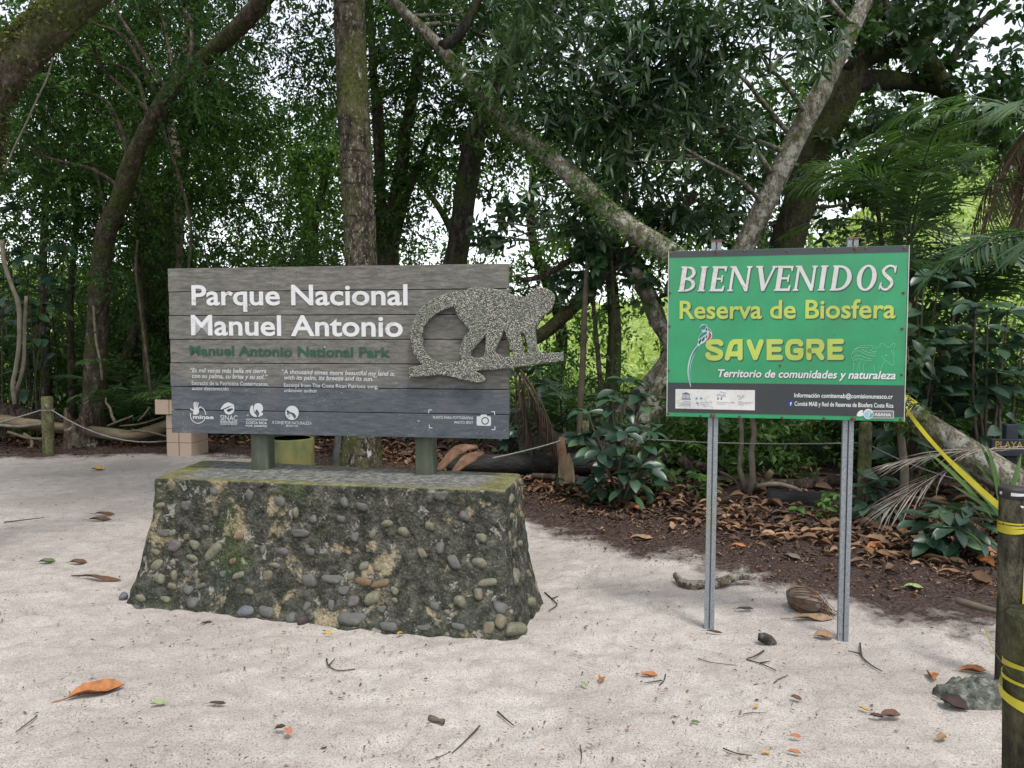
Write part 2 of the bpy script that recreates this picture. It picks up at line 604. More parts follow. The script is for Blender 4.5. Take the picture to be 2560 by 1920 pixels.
class Board:
    "a flat face standing in the world: O lower left corner, u along it, up is +z, n towards the viewer"
    def __init__(s, A, B, parent):
        s.O = np.array(A, float); u = np.array(B, float) - s.O; u[2] = 0
        s.u = u / np.linalg.norm(u); s.n = np.array([s.u[1], -s.u[0], 0.0]); s.parent = parent

    def at(s, px, py):
        d = ray(px, py); o = np.array([0, 0, CAMZ])
        p = o + d * ((s.O - o).dot(s.n) / d.dot(s.n)) - s.O
        return p.dot(s.u), p[2]

    def w(s, ab, lift):
        ab = np.asarray(ab, float).reshape(-1, 2)
        return s.O + ab[:, :1] * s.u + ab[:, 1:] * np.array([0, 0, 1.0]) + s.n * lift

    def poly(s, mb, loops, lift):
        "filled outline, loops in photo pixels; the first is the outside, the others holes"
        L = [[Vector((*s.at(x, y), 0)) for x, y in lp] for lp in loops]
        tri = tessellate_polygon(L)
        flat = np.array([[v.x, v.y] for lp in L for v in lp])
        Fs = []
        for t in tri:
            a, b, c = flat[list(t)]
            Fs.append(t if (b[0] - a[0]) * (c[1] - a[1]) - (b[1] - a[1]) * (c[0] - a[0]) > 0 else t[::-1])
        mb.add(s.w(flat, lift), Fs)

    def text(s, mb, txt, l, r, cap, lift, bold=0.0, shear=0.0, dpx=(0, 0)):
        "set between two baseline pixels, cap pixels high"
        V, Fs = text_data(txt, bold, shear)
        H = text_data('H', bold, 0)[0]
        hb, ht = H[:, 1].min(), H[:, 1].max()
        a0 = np.array(s.at(l[0] + dpx[0], l[1] + dpx[1])); a1 = np.array(s.at(r[0] + dpx[0], r[1] + dpx[1]))
        c0 = s.at(l[0], l[1] - cap)[1] - s.at(l[0], l[1])[1]
        t = (V[:, 0] - V[:, 0].min()) / (V[:, 0].max() - V[:, 0].min())
        ab = a0 + t[:, None] * (a1 - a0)
        ab[:, 1] += (V[:, 1] - hb) / (ht - hb) * c0
        mb.add(s.w(ab, lift), Fs)

    def line(s, mb, pts, wpx, lift, cap=False, taper=None):
        "a brush stroke of constant pixel width, mitred"
        p = np.array(pts, float); n = len(p)
        T = np.zeros_like(p); T[1:-1] = unit(unit(p[1:-1] - p[:-2]) + unit(p[2:] - p[1:-1]))
        T[0] = unit(p[1] - p[0]); T[-1] = unit(p[-1] - p[-2])
        N = np.stack([-T[:, 1], T[:, 0]], -1)
        k = np.ones(n)
        for q in range(1, n - 1):
            k[q] = 1 / max(.45, abs(N[q].dot([-(unit(p[q + 1] - p[q]))[1], unit(p[q + 1] - p[q])[0]])))
        wd = wpx / 2 * (np.ones(n) if taper is None else np.interp(np.linspace(0, 1, n), np.linspace(0, 1, len(taper)), taper))
        Lf, Rt = p + N * (wd * k)[:, None], p - N * (wd * k)[:, None]
        V = [s.at(*q) for q in Lf] + [s.at(*q) for q in Rt]
        Fs = [(i, i + 1, n + i + 1, n + i) for i in range(n - 1)]
        if cap:
            for e, sg in ((0, -1), (n - 1, 1)):
                m = len(V); ang = np.linspace(-np.pi / 2, np.pi / 2, 9)
                for q in ang:
                    V.append(s.at(*(p[e] + sg * T[e] * math.cos(q) * wd[e] + N[e] * math.sin(q) * wd[e])))
                Fs.append(tuple(range(m, m + 9)) if sg > 0 else tuple(range(m, m + 9))[::-1])
        V = s.w(np.array(V), lift)
        # faces towards the viewer
        out = []
        for f in Fs:
            nn = np.cross(V[f[1]] - V[f[0]], V[f[2]] - V[f[0]])
            out.append(f if nn.dot(s.n) > 0 else f[::-1])
        mb.add(V, out)


def arc(cx, cy, rx, ry, a0, a1, n=12):
    a = np.radians(np.linspace(a0, a1, n))
    return [(cx + rx * math.cos(t), cy - ry * math.sin(t)) for t in a]


def smooth(pts, k=4, closed=False):
    "Catmull-Rom through pixel points"
    p = np.array(pts, float)
    e = np.vstack([p[-1:], p, p[:2]]) if closed else np.vstack([2 * p[0] - p[1], p, 2 * p[-1] - p[-2]])
    out = []
    m = len(p) if closed else len(p) - 1
    for i in range(m):
        a, b, c, d = e[i:i + 4]
        for t in np.arange(k) / k:
            out.append(.5 * (2 * b + (c - a) * t + (2 * a - 5 * b + 4 * c - d) * t * t + (3 * b - a - 3 * c + d) * t ** 3))
    if not closed: out.append(p[-1])
    return [tuple(q) for q in out]


# ------------------------------------------------------------------ the park sign: plank board on a concrete foot set with pebbles
def wood_sign_mat():
    m, nt, b = new_mat('weathered_sign_planks')
    v = coords(nt, scale=(1, 1, 5))
    n = noise(nt, 9, 7, .7, v); big = noise(nt, 2.2, 5, .65)
    c = ramp(nt, n, [(.3, (.082, .078, .066)), (.5, (.158, .152, .132)), (.7, (.25, .242, .212))])
    z = math_(nt, 'MULTIPLY_ADD', sep(nt)[2], .952, -.909)
    low = ramp(nt, math_(nt, 'ADD', z, math_(nt, 'MULTIPLY', math_(nt, 'SUBTRACT', big, .5), .30)), [(.27, (1, 1, 1)), (.36, (0, 0, 0))])
    slate = ramp(nt, n, [(.3, (.055, .066, .078)), (.52, (.088, .102, .118)), (.72, (.135, .15, .165))])
    c = mix(nt, low, c, slate)                                   # the lower planks were repainted slate grey
    pu = step(nt, noise(nt, 3.1, 4, .6, coords(nt, loc=(4, 2, 7))), .52, .68)
    c = mix(nt, math_(nt, 'MULTIPLY', pu, .35), c, (.165, .15, .15))
    sp = math_(nt, 'MULTIPLY', step(nt, noise(nt, 70, 4, .7), .60, .66), step(nt, noise(nt, 4, 3), .42, .6))
    c = mix(nt, math_(nt, 'MULTIPLY', sp, .45), c, (.40, .41, .37))
    al = step(nt, noise(nt, 5, 5, .7), .62, .72)
    c = mix(nt, math_(nt, 'MULTIPLY', al, .35), c, (.11, .13, .06))
    inp(nt, b.inputs['Base Color'], dim(nt, c, .72))
    b.inputs['Roughness'].default_value = .8; b.inputs['Specular IOR Level'].default_value = .25
    bump(nt, b, math_(nt, 'ADD', n, math_(nt, 'MULTIPLY', noise(nt, 90, 3), .5)), .45, .006)
    return m


def worn_paint(name, col, worn, amt=.62, scale=14, rough=.6):
    m, nt, b = new_mat(name)
    w = step(nt, noise(nt, scale, 6, .75), amt, amt + .14)
    c = mix(nt, w, col, worn)
    c = mix(nt, .5, c, ramp(nt, noise(nt, 4, 4, .6), [(.3, (.8, .8, .78)), (.7, (1.05, 1.05, 1.05))]), 'MULTIPLY')
    inp(nt, b.inputs['Base Color'], dim(nt, c, .64))
    b.inputs['Roughness'].default_value = rough
    return m


def concrete_mat():
    m, nt, b = new_mat('mossy_concrete')
    oc = coords(nt)
    s = sep(nt, oc)
    n = noise(nt, 16, 7, .72, oc); n2 = noise(nt, 3, 5, .65, oc); n3 = noise(nt, 60, 4, .7, oc)
    c = ramp(nt, n, [(.34, (.018, .018, .014)), (.48, (.048, .048, .038)), (.60, (.10, .098, .078)), (.75, (.20, .195, .165))])
    teal = step(nt, noise(nt, 2.1, 5, .6, coords(nt, loc=(3, 1, 5))), .52, .66)
    c = mix(nt, math_(nt, 'MULTIPLY', teal, .45), c, (.026, .042, .030))
    # bright moss, mostly on the upper part of the near end
    left = ramp(nt, s[0], [(0, (1, 1, 1)), (1, (0, 0, 0))])
    mx = math_(nt, 'ADD', n2, math_(nt, 'MULTIPLY_ADD', s[0], -.15, -.06))
    mx = math_(nt, 'ADD', mx, math_(nt, 'MULTIPLY', s[2], .12))
    mo = step(nt, mx, .60, .76)
    c = mix(nt, math_(nt, 'MULTIPLY', mo, math_(nt, 'MULTIPLY_ADD', n3, 1.4, -.1)), c, (.055, .095, .012))
    # cream patches where the skin has flaked, and pale lichen crust
    fl = step(nt, noise(nt, 4.6, 6, .66, coords(nt, loc=(7, 3, 1)), .35), .575, .63)
    c = mix(nt, math_(nt, 'MULTIPLY', fl, math_(nt, 'MULTIPLY_ADD', n, .9, .25)), c, ramp(nt, n3, [(.3, (.26, .20, .115)), (.6, (.42, .35, .22)), (.8, (.50, .45, .36))]))
    fg = math_(nt, 'MULTIPLY', step(nt, noise(nt, 13, 6, .7, coords(nt, loc=(1, 8, 2)), .4), .595, .63), .75)
    c = mix(nt, fg, c, (.33, .31, .27))
    ck = math_(nt, 'MULTIPLY', step(nt, n3, .60, .66), .5)
    c = mix(nt, ck, c, (.24, .25, .21))
    # flat top: dry grey screed, yellow-green along its rim
    geo = nd(nt, 'ShaderNodeNewGeometry')
    up = sep(nt, geo.outputs['Normal'])[2]
    top = step(nt, up, .55, .85)
    tc = ramp(nt, noise(nt, 24, 6, .7, oc), [(.32, (.055, .058, .05)), (.5, (.16, .16, .145)), (.7, (.33, .33, .31))])
    rim = attr(nt, 'rim')
    rm = step(nt, math_(nt, 'ADD', rim, math_(nt, 'MULTIPLY', math_(nt, 'SUBTRACT', n2, .5), 1.3)), .42, .72)
    tc = mix(nt, rm, tc, ramp(nt, n, [(.3, (.07, .07, .03)), (.5, (.17, .165, .075)), (.72, (.31, .29, .15))]))
    c = mix(nt, top, c, tc)
    inp(nt, b.inputs['Base Color'], dim(nt, c, .80))
    b.inputs['Roughness'].default_value = .95; b.inputs['Specular IOR Level'].default_value = .12
    h = math_(nt, 'ADD', n, math_(nt, 'MULTIPLY', n3, .6))
    h = math_(nt, 'SUBTRACT', h, math_(nt, 'MULTIPLY', fl, .15))
    h = math_(nt, 'SUBTRACT', h, math_(nt, 'MULTIPLY', voro(nt, 55, oc), .5))
    bump(nt, b, h, .9, .02)
    return m


def pebble_mat(name, cols):
    m, nt, b = new_mat(name)
    n = noise(nt, 9, 4, .6)
    c = ramp(nt, n, [(.3, cols[0]), (.6, cols[1])])
    gr = step(nt, noise(nt, 2.2, 5, .7), .50, .66)
    c = mix(nt, math_(nt, 'MULTIPLY', gr, .65), c, (.075, .078, .045))
    inp(nt, b.inputs['Base Color'], dim(nt, c, .50))
    b.inputs['Roughness'].default_value = .6; b.inputs['Specular IOR Level'].default_value = .35
    bump(nt, b, noise(nt, 40, 3), .3, .004)
    return m


M_wood = wood_sign_mat()
M_post = plain('greenish_post_wood', [(.05, .06, .04), (.10, .115, .08), (.17, .18, .14)], 7, .85, .2, .5, .006, stretch=(1, 1, .3))
M_white = worn_paint('worn_white_paint', (.80, .81, .82), (.38, .34, .30), .57)
M_thin_white = worn_paint('fine_white_paint', (.66, .68, .69), (.40, .42, .42), .60)
M_pgreen = worn_paint('old_green_paint', (.010, .085, .045), (.012, .05, .03), .5)
M_conc = concrete_mat()

A = P(430, 1082, 4.85); B_ = P(1271, 1106, 4.53)
zb = .955
ang = math.atan2(B_[1] - A[1], B_[0] - A[0])
mid = (A + B_) / 2
sign = thing('park_sign', 'weathered grey plank sign with stone monkey cut-out on a pebbled concrete base', 'sign', (mid[0], mid[1] + .12, 0), ang)
A[2] = B_[2] = zb
bd = Board(A, B_, sign)
BW = np.linalg.norm((B_ - A)[:2]); BH = 1.05; TH = .045

mb = MB()
Rm = np.array([[bd.u[0], -bd.n[0], 0], [bd.u[1], -bd.n[1], 0], [0, 0, 1]])
ph = BH / 7
for k in range(7):
    c = bd.O + bd.u * (BW / 2 + (.002 if k % 2 else -.001)) + np.array([0, 0, ph * (k + .5)]) - bd.n * (TH / 2 + (.0012 if k % 2 else 0))
    mb.box(c, (BW + (.002 if k % 3 else 0), TH, ph - .005), Rm, .0015)
board = mb.build('board', M_wood, sign, smooth=False)
mb = MB(); mb.box(bd.O + bd.u * BW / 2 + np.array([0, 0, BH / 2]) - bd.n * (TH / 2 + .004), (BW - .03, TH - .02, BH - .03), Rm)
mb.build('backing', plain('dark_backing', [(.015, .015, .014)], 5, .9, .1, 0), board, smooth=False)

Z4 = lambda x, y: (400 + x * 900 / 2212, 640 + y * 480 / 1180)          # crops of the photograph that were measured
Z7 = lambda x, y: (440 + x * 460 / 2212, 980 + y * 150 / 721)


def lettering(b, parent, name, mat, items, lift=.0022, bold=.02, shear=0, zf=Z4, **k):
    m = MB()
    for (t, l, r, cap) in items:
        b.text(m, t, zf(*l), zf(*r), cap * (zf(0, 0)[1] - zf(0, -1)[1]), lift, bold, shear, **k)
    return m.build(name, mat, parent, smooth=False)


lettering(bd, board, 'spanish_title', M_white, [('Parque Nacional', (196, 303), (1522, 303), 124), ('Manuel Antonio', (193, 487), (1493, 497), 125)], bold=.019)
lettering(bd, board, 'english_title', M_pgreen, [('Manuel Antonio National Park', (184, 610), (1416, 624), 60)], bold=.03)
lettering(bd, board, 'spanish_quotation', M_thin_white, [
    ('“Es mil veces más bella mi tierra', (186, 715), (654, 720), 27), ('con su palma, su brisa y su sol.”', (198, 749), (662, 757), 27)], bold=.012, shear=.2)
lettering(bd, board, 'english_quotation', M_thin_white, [
    ('“A thousand times more beautiful my land is,', (750, 724), (1444, 737), 27), ('with its palm, its breeze and its sun.”', (764, 759), (1332, 768), 27)], bold=.012, shear=.2)
lettering(bd, board, 'spanish_source', M_thin_white, [
    ('Extracto de la Patriótica Costarricense,', (197, 791), (668, 798), 23), ('autor desconocido', (199, 824), (424, 827), 22)], bold=.004)
lettering(bd, board, 'english_source', M_thin_white, [
    ('Excerpt from The Costa Rican Patriotic song,', (763, 804), (1340, 814), 23), ('unknown author', (764, 836), (967, 839), 22)], bold=.004)
lettering(bd, board, 'photo_spot_lettering', M_thin_white, [('PUNTO PARA FOTOGRAFIAS', (1678, 1000), (1924, 1004), 17), ('PHOTO SPOT', (1810, 1031), (1924, 1033), 17)], bold=.012)

# camera pictogram inside four corner brackets
m = MB(); q = lambda pts: [Z4(*p) for p in pts]
bd.poly(m, [q([(1948, 985), (1968, 985), (1974, 974), (2006, 974), (2012, 985), (2028, 985), (2034, 992), (2034, 1036), (2028, 1044), (1953, 1042), (1946, 1036), (1946, 992)]),
            q(arc(1998, 1013, 24, 24, 0, 345, 20))], .0022)
bd.poly(m, [q(arc(1998, 1013, 17, 17, 0, 345, 20))], .0022)
m.build('camera_pictogram', M_thin_white, board, smooth=False)
for x, y, sx, sy in ((1652, 946, 1, 1), (2056, 957, -1, 1), (1655, 1056, 1, -1), (2058, 1067, -1, -1)):
    m = MB(); bd.line(m, q([(x + sx * 20, y), (x, y), (x, y + sy * 20)]), 2.0, .0022)
    m.build('corner_bracket', M_thin_white, board, smooth=False)

# four emblems along the bottom
m = MB(); q = lambda pts: [Z7(*p) for p in pts]
bd.poly(m, [q(smooth([(208, 262), (212, 225), (218, 195), (240, 188), (268, 192), (280, 215), (275, 250), (255, 268), (225, 272)], 3, True))], .0022)
for a in ([(225, 190), (220, 160), (222, 128)], [(240, 186), (240, 150), (244, 124)], [(256, 186), (262, 150), (268, 132)], [(274, 196), (288, 184), (300, 178)], [(212, 224), (196, 214), (178, 202)]):
    bd.line(m, q(a), 3.0, .0024, True)
bd.line(m, q(arc(268, 275, 92, 100, 168, 330, 24)), 2.0, .0022)
bd.line(m, q(arc(268, 275, 92, 100, 2, 66, 10)), 2.0, .0022)
bd.text(m, 'minae', Z7(206, 322), Z7(456, 326), 10, .0024, .03)
m.build('hand_emblem', M_thin_white, board, smooth=False)
m = MB()
bd.poly(m, [q(smooth([(545, 190), (580, 145), (630, 125), (672, 140), (700, 152), (668, 165), (620, 178), (575, 200), (542, 212)], 3, True))], .0022)
bd.poly(m, [q(smooth([(580, 212), (630, 190), (690, 160), (704, 190), (694, 240), (655, 270), (610, 264), (588, 240)], 3, True)), q(smooth([(610, 225), (640, 200), (680, 196), (690, 210), (660, 226), (640, 240)], 3, True))], .0022)
bd.text(m, 'SINAC', Z7(536, 338), Z7(742, 345), 13, .0022, .004)
bd.text(m, 'SISTEMA NACIONAL', Z7(534, 360), Z7(740, 365), 3.4, .0022, .02)
bd.text(m, 'DE ÁREAS DE CONSERVACIÓN', Z7(534, 376), Z7(740, 381), 3.4, .0022, .02)
bd.text(m, 'COSTA RICA', Z7(534, 393), Z7(740, 398), 2.8, .0022, .02)
m.build('globe_emblem', M_thin_white, board, smooth=False)
m = MB()
bd.poly(m, [q(smooth([(892, 200), (905, 170), (925, 160), (930, 200), (945, 250), (975, 290), (960, 300), (915, 282), (890, 240)], 3, True))], .0022)
bd.poly(m, [q(smooth([(938, 180), (955, 145), (990, 134), (1025, 145), (1048, 185), (1044, 225), (1025, 238), (1050, 262), (1030, 285), (990, 296), (1005, 260), (985, 222), (968, 210), (955, 240), (940, 215)], 3, True))], .0022)
bd.line(m, q(arc(865, 280, 9, 9, 0, 340, 10)), .9, .0022)
bd.text(m, 'ASOCIACIÓN', Z7(842, 340), Z7(1098, 345), 4.6, .0022, .02)
bd.text(m, 'COSTA RICA', Z7(842, 382), Z7(1096, 388), 6.4, .0022, .024)
bd.text(m, 'POR SIEMPRE', Z7(842, 416), Z7(1096, 422), 4.6, .0022, .02)
m.build('bird_emblem', M_thin_white, board, smooth=False)
m = MB()
bd.poly(m, [q(arc(1397, 250, 80, 86, 0, 350, 36)), q(smooth([(1335, 215), (1372, 238), (1420, 256), (1445, 290), (1430, 322), (1412, 300), (1390, 270), (1360, 262), (1350, 290), (1338, 270)], 3, True))], .0022)
bd.poly(m, [q(arc(1360, 288, 20, 18, 0, 340, 12))], .0022)
bd.text(m, 'II CANJE POR NATURALEZA', Z7(1164, 382), Z7(1632, 394), 7.4, .0022, .0)
bd.text(m, 'EE.UU.-CR', Z7(1326, 414), Z7(1472, 416), 4, .0022, .02)
m.build('leaf_emblem', M_thin_white, board, smooth=False)
# screw heads and a few paint chips
M_screw = plain('dull_screw', [(.36, .37, .36)], 9, .5, .4, 0)
for x, y in ((1590, 1014), (545, 638), (552, 300), (1013, 560)):
    m = MB(); bd.poly(m, [[Z4(*p) for p in arc(x, y, 6, 6, 0, 330, 10)]], .003)
    m.build('screw_head', M_screw, board, smooth=False)

# the monkey, cut from one slab of pebble-dashed stone
Z5 = lambda x, y: (980 + x * 720 / 1991, 640 + y * 600 / 1659)
OUT = [(133, 838), (131, 770), (226, 750), (190, 715), (163, 668), (145, 610), (138, 555), (145, 490), (166, 430), (200, 375), (245, 330), (300, 298), (370, 268), (440, 252), (510, 238),
       (560, 224), (620, 218), (690, 226), (740, 235), (790, 250), (840, 269), (890, 281), (928, 282), (955, 270), (967, 245), (992, 228), (1030, 220), (1070, 225), (1105, 245), (1127, 272), (1131, 302), (1119, 340),
       (1108, 372), (1088, 393), (1058, 406), (1038, 432), (1022, 468), (998, 505), (1000, 560), (1008, 620), (1022, 664), (1062, 673), (1186, 663), (1190, 724), (1120, 735), (980, 752), (900, 765), (800, 778), (700, 786), (620, 789),
       (590, 793), (615, 806), (648, 830), (657, 855), (632, 872), (592, 873), (520, 860), (450, 841), (390, 825), (340, 820), (260, 830), (190, 837)]
H1 = [(440, 352), (380, 370), (320, 402), (265, 447), (232, 500), (220, 560), (225, 620), (246, 670), (285, 711), (330, 738), (400, 736), (482, 727), (491, 714), (478, 688), (478, 650), (490, 600), (510, 558), (545, 517), (500, 462), (460, 412)]
H2 = [(656, 535), (640, 572), (600, 612), (560, 660), (557, 690), (576, 701), (638, 701), (649, 670), (654, 600)]
H3 = [(783, 508), (770, 550), (745, 602), (722, 655), (730, 674), (756, 684), (770, 696), (800, 697), (852, 690), (830, 640), (806, 580), (791, 530)]
H4 = [(902, 524), (897, 545), (906, 580), (915, 630), (921, 670), (941, 671), (943, 630), (931, 580), (918, 538)]


def slab(b, loops, front, thick, zf, bev=.006):
    "a cut-out with real thickness: front face, back face, edges with a small round-over"
    V, Fs = [], []
    loops2 = [np.array([b.at(*zf(*p)) for p in lp]) for lp in loops]
    def inset(p, d, hole):
        t = unit(np.roll(p, -1, 0) - np.roll(p, 1, 0)); n = np.stack([-t[:, 1], t[:, 0]], -1)
        area = .5 * np.sum(p[:, 0] * np.roll(p[:, 1], -1) - np.roll(p[:, 0], -1) * p[:, 1])
        s = (1 if area > 0 else -1) * (-1 if hole else 1)
        return p + n * d * s
    rings = [(bev, front), (bev * .3, front - bev * .3), (0, front - bev), (0, front - thick)]
    base = []
    for li, p in enumerate(loops2):
        rs = []
        for d, lf in rings:
            rs.append(len(V)); V += list(b.w(inset(p, d, li > 0), lf))
        base.append(rs); n = len(p)
        for a_, c_ in zip(rs[:-1], rs[1:]):
            for i in range(n):
                Fs.append((a_ + i, a_ + (i + 1) % n, c_ + (i + 1) % n, c_ + i))
    for ring, flip in ((0, False), (3, True)):
        idx = [base[li][ring] + i for li, p in enumerate(loops2) for i in range(len(p))]
        L = [[Vector((*q, 0)) for q in inset(p, rings[ring][0], li > 0)] for li, p in enumerate(loops2)]
        for t in tessellate_polygon(L):
            f = [idx[k] for k in t]
            nn = np.cross(V[f[1]] - V[f[0]], V[f[2]] - V[f[0]])
            good = (nn.dot(b.n) > 0) != flip
            Fs.append(f if good else f[::-1])
    return MB().add(np.array(V), Fs)


def terrazzo():
    m, nt, b = new_mat('pebble_dash_stone')
    v = coords(nt)
    c = voro(nt, 175, v, 'Color')
    f = sep(nt, c)[0]
    col = ramp(nt, f, [(.0, (.05, .055, .05)), (.16, (.14, .15, .135)), (.36, (.32, .31, .27)), (.60, (.48, .46, .40)), (.82, (.66, .64, .57))], 'CONSTANT')
    e = voro(nt, 175, v, 'Distance')
    col = mix(nt, step(nt, e, .42, .6), col, (.05, .055, .05))
    gr = step(nt, noise(nt, 6, 5, .65), .50, .62)
    col = mix(nt, math_(nt, 'MULTIPLY', gr, .45), col, (.075, .11, .075))
    col = mix(nt, 1.0, col, (1.18, 1.17, 1.08), 'MULTIPLY')
    inp(nt, b.inputs['Base Color'], dim(nt, col, .58))
    b.inputs['Roughness'].default_value = .75
    bump(nt, b, math_(nt, 'SUBTRACT', 1.0, e), .6, .006)
    return m


ss = lambda p: smooth(p, 2, True)
sharp = lambda p: p
mk = slab(bd, [OUT, H1, H2, H3, H4], .050, .034, Z5)
mk.build('monkey_cutout', terrazzo(), sign, smooth=False)
m = MB()
for x, y in ((560, 330), (700, 380), (300, 780), (190, 560)):
    c = bd.w([bd.at(*Z5(x, y))], .009)[0]
    m = MB(); m.box(c, (.05, .018, .05), Rm, .003); m.build('spacer', M_post, sign, smooth=False)

for px, py in ((637, 1180), (1054, 1202)):
    a0 = bd.at(px, 1090)[0]
    c = bd.O + bd.u * a0 - bd.n * (TH + .06)
    mb = MB(); mb.box((c[0], c[1], .70 + .42), (.112, .112, .90), Rm, .006)
    mb.build('post', M_post, sign, smooth=False)

# concrete foot: a flared block
TOPZ = .72
FLt, FRt = np.array([GR(382, 1195, TOPZ)[0], GR(382, 1195, TOPZ)[1]]), np.array(GR(1262, 1228, TOPZ)[:2])
BRt, BLt = np.array(GR(1306, 1184, TOPZ)[:2]), np.array(GR(506, 1150, TOPZ)[:2])
FLb, FRb = np.array(GR(305, 1505, 0)[:2]), np.array(GR(1288, 1600, 0)[:2])
BRb = np.array(GR(1362, 1490, 0)[:2]); BLb = BLt + np.array([-.22, .20])
topc, botc = np.array([FLt, FRt, BRt, BLt]), np.array([FLb, FRb, BRb, BLb])


def ring_pts(c, r, n=56, nc=7):
    "a quadrilateral with rounded corners, counter-clockwise"
    out = []
    for k in range(4):
        p, a, d = c[k], c[k - 1], c[(k + 1) % 4]
        p0, p1 = p + unit(a - p) * r, p + unit(d - p) * r
        for t in np.linspace(0, 1, nc):
            out.append((1 - t) ** 2 * p0 + 2 * t * (1 - t) * p + t * t * p1)
        q0, q1 = p1, d + unit(p - d) * r
        m_ = n if k % 2 == 0 else 18
        for t in np.linspace(0, 1, m_ + 2)[1:-1]: out.append(q0 * (1 - t) + q1 * t)
    return np.array(out)


def base_ring(h):
    "h 0 at the sand, 1 at the top edge"
    k = (1 - h) ** 2.1 * .82 + (1 - h) * .18
    return ring_pts(topc * (1 - k) + botc * k, .035 + .08 * k)


V, rim, nr = [], [], 0
hh = np.concatenate([np.linspace(-.10, .955, 44), [.975, .99, .998, 1.0]])
N_ = len(base_ring(0.0))
for k, h in enumerate(hh):
    p = base_ring(max(h, -.05))
    shrink = [.0, .004, .012, .022][k - 44] if k >= 44 else 0
    cc = p.mean(0)
    if shrink: p = p - unit(p - cc) * shrink
    s_ = np.arange(N_)
    zz = np.full(N_, h * TOPZ)
    if k < 44:
        dn = .020 * fbm(p[:, 0] * 5 + p[:, 1] * 5, zz * 6, 4, 21) + .012 * fbm(p[:, 0] * 16 + p[:, 1] * 13, zz * 19, 3, 22)
        p = p + unit(p - cc) * dn[:, None] * (1 if h < .9 else .4)
    V.append(np.column_stack([p, zz])); rim.append(np.ones(N_))
edge = V[-1]
cc = edge.mean(0)
for t in (.06, .14, .25, .4, .6, .8):
    q = edge * (1 - t) + cc * t
    q[:, 2] += .008 * fbm(q[:, 0] * 7, q[:, 1] * 7, 3, 31)
    V.append(q); rim.append(np.full(N_, max(0, 1 - t * 3.2)))
nrow = len(V)
VV = np.concatenate(V + [cc[None]])
i = np.arange(N_); k2 = (i + 1) % N_
lp, sz = [], []
for r_ in range(nrow - 1):
    lp.append(np.stack([r_ * N_ + i, r_ * N_ + k2, (r_ + 1) * N_ + k2, (r_ + 1) * N_ + i], -1).ravel()); sz.append(np.full(N_, 4))
e0 = (nrow - 1) * N_
lp.append(np.stack([e0 + i, e0 + k2, np.full(N_, nrow * N_)], -1).ravel()); sz.append(np.full(N_, 3))
Mi = np.array(wmat(sign).inverted())
me = raw_mesh('base', VV @ Mi[:3, :3].T + Mi[:3, 3], np.concatenate(lp), np.concatenate(sz))
at = me.attributes.new('rim', 'FLOAT', 'POINT'); at.data.foreach_set('value', np.concatenate(rim + [[0]]).astype(np.float32))
me.materials.append(M_conc)
base = bpy.data.objects.new('base', me); COL.objects.link(base); base.parent = sign; WM[base.name] = wmat(sign)

